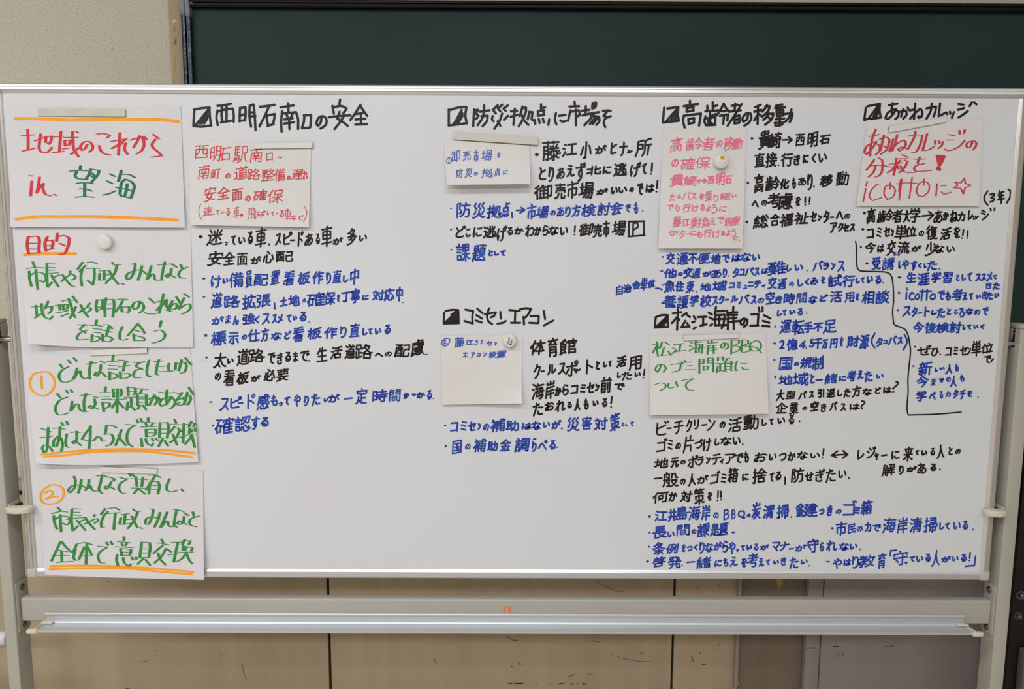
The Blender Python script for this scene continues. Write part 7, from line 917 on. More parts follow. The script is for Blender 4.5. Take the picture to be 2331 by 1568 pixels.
X = lambda x, y, Y: float(at(x, y, Y)[0])
Z = lambda x, y, Y: float(at(x, y, Y)[2])
Z_DADO = Z(50, 1087, YW); Z_LEDGE = Z(50, 1117, 0.27); Z_GAP = Z(50, 1126, 0.285)
# tan wooden post left of the chalkboard
xa, xb = X(389, 95, 0.285), X(414.5, 95, 0.275)
struct(box('trim_1', xa, xb, 0.280, YW, Z_DADO, RZ, MT['tan_wood'], bev=0.0015))
# ledge on top of the wainscot and its dark joint
struct(box('trim_2', RX0, X(393, 1080, .29), 0.268, YW, Z_LEDGE, Z_DADO, MT['tan_wood'], bev=0.002))
struct(box('trim_3', RX0, X(2245, 1200, .29), 0.294, YW, 0.0, Z_LEDGE, MT['gap']))
# painted wainscot sheets with open joints between them
seams = [X(746.5, 1440, .286), X(752.5, 1440, .286), X(1529.5, 1440, .286), X(1535, 1440, .286)]
zp = Z_GAP
struct(box('trim_4', RX0, seams[0], 0.284, 0.294, 0.0, zp, MT['panel'], bev=0.001))
struct(box('trim_5', seams[1], seams[2], 0.284, 0.294, 0.0, zp, MT['panel'], bev=0.001))
struct(box('trim_6', seams[3], X(1675, 1440, .286), 0.284, 0.294, 0.0, zp, MT['panel'], bev=0.001))
# metal edge strip, grey-brown sheet, steel door further right
xs0, xs1 = X(1675.5, 1440, .275), X(1684, 1440, .275)
struct(box('trim_7', xs0, xs1, 0.272, 0.294, 0.0, zp, MT['strip'], bev=0.002))
xd0 = X(1834, 1440, .27)
struct(box('trim_8', xs1 + .0005, xd0 - .0003, 0.283, 0.294, 0.0, zp, MT['grey_brown'], bev=0.001))
xm = X(1745, 1440, .28)
d1 = struct(empty('door_1', (xd0, 0.27, 0.0)))
def local(o, par):
    o.parent = par; o.matrix_parent_inverse = Matrix.Translation(-par.location); return o
xg0, xg1, xd1 = X(1867.3, 1440, .27), X(1869.4, 1440, .27), X(2262, 1440, .27)
local(box('door_frame', xd0, xg0, 0.266, 0.294, 0.0, zp, MT['steel_door'], bev=0.0025), d1)
local(box('door_leaf', xg1, xd1, 0.267, 0.294, 0.0, zp, MT['steel_door'], bev=0.0015), d1)

# brown wooden strip right of the steel door
xq = X(2304, 1200, .27)
struct(box('trim_9', xq, xq + 0.05, 0.262, YW, Z(2315, 1292, .27), Z(2320, 1010, .27), MT['brown_wood'], bev=0.001))

# ------------------------------------------------------------------ chalkboard on the wall
cx0, cx1 = X(414.5, 95, .268), 1.75
ci = X(435.5, 95, .268)
zt1, zt0 = Z(1165, 1.5, .268), Z(1165, 20.5, .268)
zb = Z(1165, 1085, .28)
ck = empty('chalkboard', (cx0, 0.28, zb))
tag(ck, 'dark green chalkboard with a dark metal frame fixed to the wall behind the whiteboard', 'chalkboard')
local(box('writing_surface', ci - .004, cx1, 0.278, 0.298, zb, zt0 + .004, MT['chalk']), ck)
local(tag(prism('top_rail', [(0.298, zt0), (0.268, zt0), (0.266, zt0 + .002), (0.266, zt0 + .007), (0.270, zt0 + .008), (0.270, zt0 + .0095), (0.266, zt0 + .0105),
      (0.266, zt1 - .002), (0.268, zt1), (0.298, zt1)], 'x', ci + .0002, cx1, MT['chalk_rail']), 'glossy black rail'), ck)
wst = ci - cx0
zc = Z(425, 36, .266)
prof = [(cx0, .298), (cx0, .268), (cx0 + .0015, .2665), (cx0 + wst*.40, .2665), (cx0 + wst*.42, .2675), (cx0 + wst*.44, .276), (cx0 + wst*.56, .276), (cx0 + wst*.58, .2675),
        (cx0 + wst*.60, .2665), (ci - .0015, .2665), (ci, .268), (ci, .298)]
local(prism('side_rail', prof, 'z', zb, zc, MT['chalk_frame']), ck)
bm = bmesh.new()
box_bm(bm, cx0 - .0006, cx0 + wst*.47, .2645, .298, zc - .0005, zt1, .0012)
box_bm(bm, cx0 + wst*.51, ci + .0006, .2645, .298, zc - .0005, Z(435, 8, .266), .0012)
box_bm(bm, cx0 + .002, ci - .002, .2665, .298, zc, zt1, 0)
local(tag(finish('corner_bracket', bm, MT['corner_grey']), 'grey plastic corner bracket'), ck)
bm = bmesh.new()
p = at(438, 11, .275); box_bm(bm, p[0] - .003, p[0] + .003, .268, .281, p[2] - .003, p[2] + .003, .001)
local(tag(finish('corner_clip', bm, MT['cap']), 'small pale clip in the corner'), ck)
local(box('bottom_rail', cx0, cx1, .262, .298, zb - .03, zb, MT['chalk_frame'], bev=.002), ck)

# ------------------------------------------------------------------ things at the two sides
bx = X(2300, 1430, .16)
br = empty('equipment_stand', (bx, .16, 0))
tag(br, 'black steel equipment stand with two round bolt heads at the far right edge', 'stand')
zbt = Z(2325, 1010, .16)
local(box('upright', bx, bx + .11, .16, .235, 0.0, zbt, MT['black'], bev=.002), br)
local(tag(box('side_plate', X(2327.5, 1530, .14), bx + .16, .138, .158, 0.0, Z(2331, 1482, .14), MT['dark_grey'], bev=.002), 'grey lower plate'), br)
for q in ((2328.5, 1358, .0070), (2322.5, 1405, .0062)):
    p = at(q[0], q[1], .152)
    b = local(tag(cyl('bolt', (p[0], .1605, p[2]), (p[0], .150, p[2]), q[2], MT['bolt'], rings=[(0, q[2]*1.35), (.12, q[2]*1.35), (.13, q[2]*.9), (.85, q[2]*.85), (1, q[2]*.6)]), 'round steel bolt head'), br)
p0 = at(3, 1452, .14)
pp = cyl('plastic_pipe', (p0[0] - .5, .14, p0[2] - .012), (p0[0] + .013, .14, p0[2]), .0145, MT['pipe'],
         rings=[(0, .0125), (.93, .0125), (.932, .015), (.955, .015), (.957, .0142), (.99, .0142), (1, .011)])
tag(pp, 'white plastic pipe end poking in behind the left leg of the whiteboard', 'pipe')

# ------------------------------------------------------------------ the rolling whiteboard
ZB, ZT = 0.860, 1.7585                        # outer bottom and top of the panel
wb = empty('mobile_whiteboard', (0, 0.01, 0))
tag(wb, 'long white writing board in an aluminium frame on two grey legs, covered in handwritten notes', 'whiteboard')
panel = local(box('board_panel', -.900, .900, 0.0, 0.020, ZB + .005, ZT - .005, MT['white']), wb)
# frame section: distance from outer edge, distance forward of the board face
SEC = [(0, -.020), (0, .0020), (.0004, .0036), (.0012, .0046), (.0026, .0053), (.0042, .0058), (.0056, .0060), (.0060, .0046), (.0068, .0046), (.0071, .0054), (.0090, .0058), (.0112, .0061),
       (.0117, .0050), (.0132, .0036), (.0140, .0034), (.0165, .0012), (.0165, -.0005), (.012, -.0006), (.012, -.020)]
C = .0165
top = [(-f, ZT - d) for d, f in SEC]; bot = [(-f, ZB + d) for d, f in SEC]
lft = [(-.905 + d, -f) for d, f in SEC]; rgt = [(.905 - d, -f) for d, f in SEC]
local(prism('top_rail', top, 'x', -.905 + C, .905 - .0085, MT['alu'], smooth=30), wb)
local(prism('bottom_rail', bot, 'x', -.905 + C + .001, .905 - C - .001, MT['alu'], smooth=30), wb)
local(prism('side_rail', lft, 'z', ZB + C + .001, ZT - C - .001, MT['alu_side'], smooth=30), wb)
local(prism('side_rail', rgt, 'z', ZB + C + .001, ZT - C - .001, MT['alu_side'], smooth=30), wb)
for x0, x1, z0, z1 in ((-.9055, -.905 + C + .001, ZT - C - .001, ZT + .0003), (.905 - .0085, .9055, ZT - C - .001, ZT + .0003), (-.9055, -.905 + C + .001, ZB - .0005, ZB + C + .001), (.905 - C - .001, .9055, ZB - .0005, ZB + C + .001)):
    local(tag(box('corner_cap', x0, x1, -.0064, .0205, z0, z1, MT['cap'], bev=.003, seg=3), 'grey plastic corner cap'), wb)

for s, xi, xo in ((-1, -.931, -.9535), (1, .9213, .9462)):
    a, b = min(xi, xo), max(xi, xo)
    zt = 1.3455
    leg = local(box('leg', a, b, -.010, .030, 0.0, zt - .009, MT['legpaint'], bev=.0025, seg=3), wb)
    # plastic end cap with the open slot that carries the pivot rod
    bm = bmesh.new()
    box_bm(bm, a - .0004, b + .0004, -.0104, .0304, zt - .009, zt, .002, 2)
    e = xi - s*.0012
    lo_, hi_ = min(e, xi), max(e, xi)
    box_bm(bm, lo_, hi_, .0105, .0300, 1.314, zt - .009, .0003, 1)
    box_bm(bm, lo_, hi_, -.0100, .0035, 1.312, zt - .009, .0003, 1)
    for zz in (1.3265, 1.3335): box_bm(bm, lo_, hi_, .003, .011, zz, zz + .0012, 0)
    local(finish('leg_cap', bm, MT['legpaint']), leg).matrix_parent_inverse = leg.matrix_world.inverted()
    sl = box('pivot_slot', min(xi - s*.0006, xi), max(xi - s*.0006, xi), .0035, .0105, 1.302, zt - .009, MT['dark'], leg)
    tag(sl, 'dark open slot')
    rod = cyl('pivot_rod', (xi + s*.004, .008, 1.3087), (s*.900, .008, 1.3087), .0052, MT['chrome'], leg, rings=[(0, .003), (.1, .0048), (.2, .0052), (1, .0052)])
    tag(rod, 'bright steel pivot rod')
    # bracket plate that carries the cross beam
    px0, px1 = sorted((xi, xi - s*.003))
    pl = box('bracket_plate', px0, px1, -.0055, .029, .7485, .8475, MT['legpaint'], wb, bev=.0022, seg=3)
    pl.matrix_parent_inverse = Matrix.Translation(-wb.location)
    for zz in (.834, .7595):
        p = (xi - s*.003, .011, zz); q = (xi - s*.0065, .011, zz)
        bm = bmesh.new()
        sc = cyl('screw', p, q, .0062, MT['screw'], pl, n=20, rings=[(0, .0064), (.35, .0064), (.75, .0052), (1, .003)])
        bm.free()
        bm = bmesh.new()
        xx0, xx1 = sorted((xi - s*.0064, xi - s*.0067))
        box_bm(bm, xx0, xx1, .011 - .0035, .011 + .0035, zz - .0007, zz + .0007); box_bm(bm, xx0, xx1, .011 - .0007, .011 + .0007, zz - .0035, zz + .0035)
        sc.data.materials.append(MT['chrome'])
        b2 = bmesh.new(); b2.from_mesh(sc.data); n0 = len(b2.faces)
        tmp = bpy.data.meshes.new('t'); bm.to_mesh(tmp); bm.free(); b2.from_mesh(tmp); b2.faces.ensure_lookup_table()
        for f_ in b2.faces[n0:]: f_.material_index = 1
        b2.to_mesh(sc.data); b2.free(); bpy.data.meshes.remove(tmp)
    # turning latch that keeps the panel upright
    cxl = (xi - s*.004 + s*.886)/2 - s*.001; hw = abs(xi - s*.886)/2 + .0005
    zl = .9950
    out = [(-hw, .004), (-hw, -.006), (-hw*.93, -.0105), (-hw*.72, -.0140), (-hw*.38, -.0160), (0, -.0165), (hw*.38, -.0160), (hw*.72, -.0140), (hw*.93, -.0105), (hw, -.006), (hw, .004)]
    bm = bmesh.new()
    A = [bm.verts.new((cxl + x, y - .0085, zl - .0055)) for x, y in out]; B = [bm.verts.new((cxl + x, y - .0085, zl + .0055)) for x, y in out]
    n = len(out)
    for i in range(n): bm.faces.new((A[i], A[(i+1) % n], B[(i+1) % n], B[i]))
    bm.faces.new(A[::-1]); bm.faces.new(B)
    bmesh.ops.bevel(bm, geom=[e for e in bm.edges if abs(e.verts[0].co.z - e.verts[1].co.z) < 1e-6], offset=.0022, segments=3, profile=.5, affect='EDGES')
    la = finish('latch', bm, MT['cream'], wb, 50); la.matrix_parent_inverse = Matrix.Translation(-wb.location); tag(la, 'cream rounded plastic latch')
    g0, g1 = sorted((xi, s*.9062))
    bm = bmesh.new()
    box_bm(bm, g0, g1, -.006, .026, zl - .004, zl - .001, .0005); box_bm(bm, *sorted((xi, xi - s*.002)), -.006, .028, zl - .006, zl + .007, .0005)
    box_bm(bm, *sorted((s*.9062, s*.9078)), -.006, .026, zl - .004, zl + .004, .0003)
    finish('latch_arm', bm, MT['cream'], la)
    tag(box('latch_pin', g0 + .003, g1 - .002, -.004, .024, zl - .001, zl + .0008, MT['dark'], la), 'dark latch pin')

beam = local(box('cross_beam', -.9270, .9185, 0.0, .020, .769, .817, MT['legpaint'], bev=.0048, seg=5), wb)
for x0, x1 in ((-.9285, -.9235), (.9150, .9200)):
    pass
# round orange sticker on the beam
p = at(1154, 1388, -.0004)
st = cyl('sticker', (p[0], .0002, p[2]), (p[0], -.0003, p[2]), .0073, [MT['sticker'], MT['sticker_ink']], beam, n=40)
tag(st, 'round orange sticker with two pale characters')

# pen tray
TR = [(-.0002, .7900), (-.0036, .7905), (-.0048, .7899), (-.0055, .7888), (-.0059, .7866), (-.0054, .7857), (-.0030, .7854), (-.0028, .7735), (-.0040, .7728), (-.0046, .7715), (-.0056, .7700), (-.0330, .7688), (-.0345, .7700),
      (-.0352, .7722), (-.0364, .7722), (-.0368, .7700), (-.0360, .7672), (-.0340, .7664), (-.0050, .7664), (-.0012, .7690), (-.0002, .7690)]
tray = local(tag(prism('pen_tray', TR, 'x', -.8775, .8650, MT['tray_alu'], smooth=30), 'bright aluminium pen tray'), wb)
for s, xe in ((-1, -.8775), (1, .8650)):
    bm = bmesh.new()
    box_bm(bm, *sorted((xe - s*.016, xe + s*.006)), -.0115, -.0030, .7705, .7745, .0018)
    box_bm(bm, *sorted((xe - s*.004, xe + s*.0155)), -.0400, -.0315, .7655, .7738, .0018)
    v = [(xe + s*.001, -.010, .7712), (xe + s*.0025, -.010, .7712), (xe + s*.009, -.033, .7712), (xe + s*.007, -.033, .7712)]
    A = [bm.verts.new((a_, b_, .766)) for a_, b_, c_ in v]; B = [bm.verts.new((a_, b_, .7720)) for a_, b_, c_ in v]
    for i in range(4): bm.faces.new((A[i], A[(i+1) % 4], B[(i+1) % 4], B[i]))
    bm.faces.new(A); bm.faces.new(B[::-1])
    ec = finish('tray_end_cap', bm, MT['cream'], tray); tag(ec, 'cream plastic end cap')

# ------------------------------------------------------------------ handwriting
GL = {ch: [np.array(v, float).reshape(-1, 2) for v in st_] for ch, st_ in GLYPHS.items()}
GL['の'] = [np.array([(37, 10), (31, 30), (19, 50), (9, 48), (5, 34), (13, 17), (30, 8), (48, 11), (58, 25), (55, 44), (40, 58)], float)]
RNG = random.Random(7)

def smooth_path(p):
    """Catmull-Rom through the points, keeping sharp corners sharp: returns a list of runs"""
    p = [q for i, q in enumerate(p) if i == 0 or np.hypot(*(q - p[i-1])) > .3]
    if len(p) < 2: return [np.array([p[0], p[0] + [.4, .2]])]
    runs = []; cur = [p[0]]
    for i in range(1, len(p)):
        cur.append(p[i])
        if i < len(p) - 1:
            a = p[i] - p[i-1]; b = p[i+1] - p[i]
            c = (a @ b)/(np.hypot(*a)*np.hypot(*b) + 1e-9)
            if c < .42: runs.append(cur); cur = [p[i]]
    runs.append(cur)
    out = []
    for r in runs:
        r = np.array(r)
        if len(r) == 2: out.append(r if np.hypot(*(r[1] - r[0])) > .05 else np.array([r[0], r[0] + [.4, .2]])); continue
        q = np.vstack([2*r[0] - r[1], r, 2*r[-1] - r[-2]]); o = []
        for i in range(1, len(q) - 2):
            n = max(2, min(7, int(np.hypot(*(q[i+1] - q[i]))/2.2)))
            for t in np.arange(n)/n:
                o.append(.5*((2*q[i]) + (-q[i-1] + q[i+1])*t + (2*q[i-1] - 5*q[i] + 4*q[i+1] - q[i+2])*t*t + (-q[i-1] + 3*q[i] - 3*q[i+1] + q[i+2])*t**3))
        o.append(q[-2]); out.append(np.array(o))
    return out

class Ink:
    """flat ink strokes laid down as nib sweeps, in photo pixels of the sheet they lie on"""
    def __init__(self): self.v = []; self.f = []; self.n = 0; self.lay = []
    def add(self, v, f):
        self.v.append(np.array(v, float)); self.f += [tuple(i + self.n for i in t) for t in f]; self.n += len(v)
        self.lay.append(np.full(len(v), (len(self.lay) % 29)*4e-6))     # later strokes lie a hair over earlier ones
    def nib(self, c, a, b, k):
        t = np.arange(k)*2*math.pi/k
        self.add(c + np.stack([a*np.cos(t), b*np.sin(t)], 1), [tuple(range(k))])
    def run(self, p, a, b):
        d = np.gradient(p, axis=0); L = np.hypot(d[:, 0], d[:, 1]) + 1e-9
        nx, ny = -d[:, 1]/L, d[:, 0]/L
        hw = np.sqrt((a*nx)**2 + (b*ny)**2)
        l = p + np.stack([nx*hw, ny*hw], 1); r = p - np.stack([nx*hw, ny*hw], 1)
        n = len(p)
        self.add(np.vstack([l, r]), [(i, i + 1, n + i + 1, n + i) for i in range(n - 1)])
    def stroke(self, pts, a, b):
        k = 8 if max(a, b) < 3.5 else 12
        for r in smooth_path(pts):
            self.run(r, a, b); self.nib(r[0], a, b, k); self.nib(r[-1], a, b, k)
    def glyph(self, ch, x0, y0, x1, y1, a, b, jit=1.0):
        st = GL[ch]; allp = np.vstack(st)
        lo, hi = allp.min(0), allp.max(0); sp = hi - lo
        big = max(sp)
        # a writer's hand: level strokes climb a little, uprights lean, everything wavers
        kx = RNG.uniform(-.17, -.01)*jit; ky = RNG.uniform(.05, .16)*jit
        ph = [RNG.uniform(0, 6.28) for _ in range(4)]
        def warp(p):
            u = (p - lo)/big
            x = u[:, 0] - kx*0 - (u[:, 1] - .5)*(-kx) + .022*jit*np.sin(5.1*u[:, 1] + ph[0]) + .012*jit*np.sin(9*u[:, 0] + ph[1])
            y = u[:, 1] - ky*(u[:, 0] - .5) + .022*jit*np.sin(5.3*u[:, 0] + ph[2]) + .012*jit*np.sin(8*u[:, 1] + ph[3])
            return np.stack([x, y], 1)
        ws = [warp(s_) for s_ in st]; al = np.vstack(ws); l2, h2 = al.min(0), al.max(0)
        # small or crowded characters are written with the tip of the pen
        L_ = sum(np.hypot(np.diff(s_[:, 0])/sp[0]*(x1 - x0) if sp[0] else 0, np.diff(s_[:, 1])/max(sp[1], 1)*(y1 - y0)).sum() for s_ in st)
        cov = L_*2*a/max((x1 - x0)*(y1 - y0), 1e-6)
        if sp.min() > .25*sp.max(): k_ = max(.74, min(1, .80/cov)); a *= k_; b *= k_
        w, h = x1 - x0 - 2*a, y1 - y0 - 2*b
        for s_, w_ in zip(st, ws):
            q = np.empty_like(w_)
            for k_, (o_, sz, cen) in enumerate(((x0 + a, w, (x0 + x1)/2), (y0 + b, h, (y0 + y1)/2))):
                d_ = h2[k_] - l2[k_]
                q[:, k_] = o_ + (w_[:, k_] - l2[k_])/d_*max(sz, .2) if d_ > .16 else cen + (w_[:, k_] - (l2[k_] + h2[k_])/2)*max(w, h)
            ext = RNG.uniform(.2, 1.0)*jit
            if len(q) == 2 and ext:
                d_ = q[1] - q[0]; L = np.hypot(*d_) + 1e-9; q = np.array([q[0] - d_/L*.3*ext, q[1] + d_/L*ext])
            self.stroke(list(q), a, b)
    def build(self, name, surf, eps, m, parent):
        P = np.vstack(self.v); V = surf(P, eps + np.concatenate(self.lay))
        me = bpy.data.meshes.new(name)
        me.from_pydata(V.tolist(), [], self.f); me.update()
        # face the reader
        fl = [p_.index for p_ in me.polygons if p_.normal.y > 0]
        if fl:
            bmm = bmesh.new(); bmm.from_mesh(me); bmm.faces.ensure_lookup_table()
            bmesh.ops.reverse_faces(bmm, faces=[bmm.faces[i] for i in fl]); bmm.to_mesh(me); bmm.free()
        o = link(name, me, m)
        o.parent = parent; o.matrix_parent_inverse = parent.matrix_world.inverted()
        return o

def board_surf(P, eps): return at_many(P, -eps + np.zeros(len(P)))

# ------------------------------------------------------------------ sheets of paper
class Sheet:
    def __init__(self, tl, tr, br, bl, base=.0008, lift=.004, bl_curl=0.0, br_curl=0.0, bl_up=0.0, wave=.0006, seed=0, bow=0.0, tl_fold=0):
        self.q = [np.array(p, float) for p in (tl, tr, br, bl)]
        self.base, self.lift, self.blc, self.brc, self.blu, self.wave, self.seed, self.bow = base, lift, bl_curl, br_curl, bl_up, wave, seed, bow
    def pix(self, u, v):
        tl, tr, br, bl = self.q
        P = (tl[None]*((1-u)*(1-v))[:, None] + tr[None]*(u*(1-v))[:, None] + br[None]*(u*v)[:, None] + bl[None]*((1-u)*v)[:, None])
        P[:, 1] += self.blu*(1-u)**5*v**5 + self.bow*4*u*(1-u)*v**3
        return P
    def h(self, u, v):
        w = self.wave*(np.sin(4.1*u + self.seed) * np.sin(3.3*v + self.seed*1.7) + .5*np.sin(7.7*u - 5*v + self.seed))
        return self.base + self.lift*v**2 + self.blc*(1-u)**4*v**4 + self.brc*u**6*v**6 + np.maximum(w, -self.wave*.5)*(.25 + v) + self.wave*.5
    def uv(self, P):
        u = np.full(len(P), .5); v = np.full(len(P), .5); e = 1e-4
        for _ in range(8):
            r = P - self.pix(u, v); ju = (self.pix(u + e, v) - self.pix(u, v))/e; jv = (self.pix(u, v + e) - self.pix(u, v))/e
            det = ju[:, 0]*jv[:, 1] - ju[:, 1]*jv[:, 0]
            u = np.clip(u + (r[:, 0]*jv[:, 1] - r[:, 1]*jv[:, 0])/det, -.1, 1.1); v = np.clip(v + (ju[:, 0]*r[:, 1] - ju[:, 1]*r[:, 0])/det, -.1, 1.1)
        return np.clip(u, 0, 1), np.clip(v, 0, 1)
    def surf(self, P, eps):
        u, v = self.uv(P); return at_many(P, -(self.h(u, v) + eps))
    def build(self, m, label):
        n = 40; g = np.linspace(0, 1, n + 1); uu, vv = np.meshgrid(g, g); u = uu.ravel(); v = vv.ravel()
        front = at_many(self.pix(u, v), -self.h(u, v)); back = front + np.array([0, .00018, 0])
        V = np.vstack([front, back]); N = len(front); f = []
        for j in range(n):
            for i in range(n):
                a = j*(n+1) + i; f.append((a, a + n + 1, a + n + 2, a + 1)); f.append((N + a, N + a + 1, N + a + n + 2, N + a + n + 1))
        ring = list(range(n + 1)) + [j*(n+1) + n for j in range(1, n + 1)] + [n*(n+1) + i for i in range(n - 1, -1, -1)] + [j*(n+1) for j in range(n - 1, 0, -1)]
        for a, b in zip(ring, ring[1:] + ring[:1]): f.append((a, b, N + b, N + a))
        me = bpy.data.meshes.new('paper_sheet'); me.from_pydata(V.tolist(), [], f); me.update()
        me.polygons.foreach_set('use_smooth', [True]*len(me.polygons)); me.set_sharp_from_angle(angle=math.radians(50))
        o = link('paper_sheet', me, m)
        return tag(o, label, 'paper')

SH = {
 'p1': (Sheet((19.6, 242.7), (411.5, 242.2), (421, 518.2), (22.7, 516.5), lift=.0035, seed=1, bl_curl=.002), 'paper', 'white paper sheet with a red and green title between two orange lines'),
 'p2': (Sheet((43.4, 526), (433.6, 523.7), (440, 791), (64, 791), lift=.002, bl_curl=.016, bl_up=-10, seed=2.2), 'paper', 'white paper sheet with a red underlined heading and green writing under a round magnet'),
 'p3': (Sheet((53, 807.2), (432.6, 794), (451.7, 1052.2), (82, 1062), lift=.004, bl_curl=.010, bl_up=-8, seed=3.1, bow=1), 'paper', 'white paper sheet with the orange circled number 1 and green writing'),
 'p4': (Sheet((88.5, 1065.7), (462.5, 1070.9), (464, 1319.5), (102, 1311), lift=.009, bl_curl=.003, bl_up=-4, br_curl=.003, seed=4.4), 'paper', 'white paper sheet with the orange circled number 2, bottom of the left column'),
 'p5': (Sheet((426.8, 315.6), (708.5, 331.9), (703.1, 517.2), (434, 512.1), lift=.006, seed=5.0), 'paper_grey', 'paper sheet with four lines of red pen writing right of the titled sheet'),
 'p6': (Sheet((1010.9, 317.8), (1204.9, 331.2), (1207.1, 418.7), (1017, 420.8), lift=.016, seed=6.3, base=.0014), 'paper_grey', 'small paper slip with thin blue writing hanging from a long tilted ivory magnet'),
 'p7': (Sheet((1004.3, 764.1), (1188, 762.1), (1187.5, 918.4), (1006.4, 921.3), lift=.004, br_curl=.008, seed=7.7, wave=.0011), 'paper_grey', 'nearly square paper slip with two thin blue lines pinned by a round lettered magnet'),
 'p8': (Sheet((1509.4, 292.5), (1699.3, 292.5), (1690.1, 565.3), (1498.6, 565.2), lift=.008, seed=8.1), 'paper_grey', 'tall upright paper sheet with pink writing'),
 'p9': (Sheet((1974.8, 273), (2238.9, 272.2), (2229, 469.2), (1949.1, 468.7), lift=.004, seed=9.2), 'paper_grey', 'paper sheet with big red writing and an outlined star'),
 'p10': (Sheet((1478.9, 763.9), (1742.9, 756.6), (1749.8, 942), (1479.8, 945.1), lift=.007, seed=10.4), 'paper_grey', 'paper sheet with three lines of green writing and an empty lower half'),
}
PO = {}
for k, (sh, m, lab) in SH.items():
    PO[k] = sh.build(MT[m], lab)

# bits of tape showing under the titled sheet
for quad, eps in ((((200, 514), (228, 514), (227.5, 521.5), (200.5, 521)), .0004), (((283, 514), (297, 514), (296, 521), (285, 520)), .0004)):
    V = at_many(np.array(quad, float), np.full(4, -eps)); V2 = V + np.array([0, .0003, 0])
    me = bpy.data.meshes.new('tape'); me.from_pydata(np.vstack([V, V2]).tolist(), [], [(3, 2, 1, 0), (4, 5, 6, 7), (0, 1, 5, 4), (1, 2, 6, 5), (2, 3, 7, 6), (3, 0, 4, 7)]); me.update()
    tag(link('tape', me, MT['tape'], PO['p1']), 'pale blue tape end')

# ------------------------------------------------------------------ write everything
cur = None; ink = None; hdr = None
def flush():
    if ink is None: return
    par, name, lab, col, pen = hdr
    pk, *pw = pen.split(' ')
    if par == 'b': o = ink.build(name, board_surf, .00025, MT[col + '_ink'], panel)
    else: o = ink.build(name, SH[par][0].surf, .00012 if name == 'marker_rule' else .00028, MT[col + '_ink'], PO[par])
    o['label'] = lab
for ln in INK.strip().split('\n'):
    if '|' in ln:
        flush(); hdr = ln[1:].split('|'); ink = Ink()
        continue
    if ln[0] == '#':
        ox, oy, sc = map(float, ln[1:].split(' ')); continue
    pk, *pw = hdr[4].split(' '); pw = [float(w_)/sc/2 for w_ in pw]
    a, b = (pw[0], pw[0]) if pk == 'r' else (pw[0], pw[1])
    for tok in ln.split(';'):
        if tok[0] == '~':
            for strk in tok[1:].split('/'):
                pts = [np.array([ox + float(p_.split(' ')[0])/sc, oy + float(p_.split(' ')[1])/sc]) for p_ in strk.split(',')]
                ink.stroke(pts, a, b)
        else:
            ch, *bb = tok.split(' '); x0, y0, x1, y1 = (float(q_) for q_ in bb)
            x0, x1, y0, y1 = ox + x0/sc, ox + x1/sc, oy + y0/sc, oy + y1/sc
            if ch == '•': ink.nib(np.array([(x0 + x1)/2, (y0 + y1)/2]), (x1 - x0)/2, (y1 - y0)/2, 12)
            else: ink.glyph(ch, x0, y0, x1, y1, a, b)
flush()

# ------------------------------------------------------------------ magnets
def bar_magnet(quad, y0, t, m, label, edge=None):
    q = np.array(quad, float); c = q.mean(0)
    fr = at_many(q, np.full(4, -(y0 + t))); bk = fr.copy(); bk[:, 1] = -y0
    bm = bmesh.new(); A = [bm.verts.new(p) for p in fr]; B = [bm.verts.new(p) for p in bk]
    bm.faces.new(A); bm.faces.new(B[::-1])
    for i in range(4): bm.faces.new((A[i], B[i], B[(i+1) % 4], A[(i+1) % 4]))
    es = [e for e in bm.edges if all(abs(v.co.y + y0 + t) < 1e-6 for v in e.verts)]
    bmesh.ops.bevel(bm, geom=es, offset=.0004, segments=1, affect='EDGES')
    for f in bm.faces:
        f.normal_update()
        f.material_index = 0 if f.calc_center_median().y < -(y0 + t*.62) else 1
    o = finish('bar_magnet', bm, [m, edge or m], None, 0)
    return tag(o, label, 'magnet')
BAR = 'bar magnets holding up the paper sheets'
def pl(*a): return [a[0:2], a[2:4], a[4:6], a[6:8]]
def crop(ox, oy, s, *a): return [(ox + a[i]/s, oy + a[i+1]/s) for i in range(0, 8, 2)]
mags = [
 (crop(0, 220, 4.856, 415, 133, 1388, 140, 1389, 222, 422, 215), .0016, 'mag_grey', 'worn grey bar magnet with dark edges above the top orange line'),
 (crop(30, 500, 4.856, 848, 1440, 1478, 1420, 1480, 1478, 852, 1503), .0016, 'mag_white', 'white bar magnet on the sheet with the circled number 1'),
 (crop(50, 1040, 4.856, 877, 110, 1490, 133, 1490, 190, 875, 172), .0016, 'mag_white', 'white bar magnet on the sheet with the circled number 2'),
 (crop(400, 210, 4.856, 865, 563, 1512, 552, 1512, 615, 868, 625), .0018, 'mag_white', 'white bar magnet overhanging the right corner of the sheet with red pen writing'),
 (crop(980, 220, 4.856, 252, 393, 1193, 458, 1190, 535, 248, 472), .0022, 'mag_ivory', 'long ivory bar magnet tilting down to the right over the small blue-lettered slip'),
 (crop(1940, 220, 6.0316, 503, 415, 1290, 280, 1290, 348, 513, 493), .0018, 'mag_white', 'white bar magnet tilting up to the right on the sheet with the star'),
 (crop(1460, 680, 5.808, 558, 487, 1287, 460, 1290, 520, 565, 555), .0018, 'mag_white', 'white bar magnet on the sheet with green writing and an empty lower half'),
]
for q, y0, m, lab in mags:
    o = bar_magnet(q, y0, .0022 if m != 'mag_grey' else .0014, MT[m], lab, MT['mag_edge'])
    o['group'] = BAR

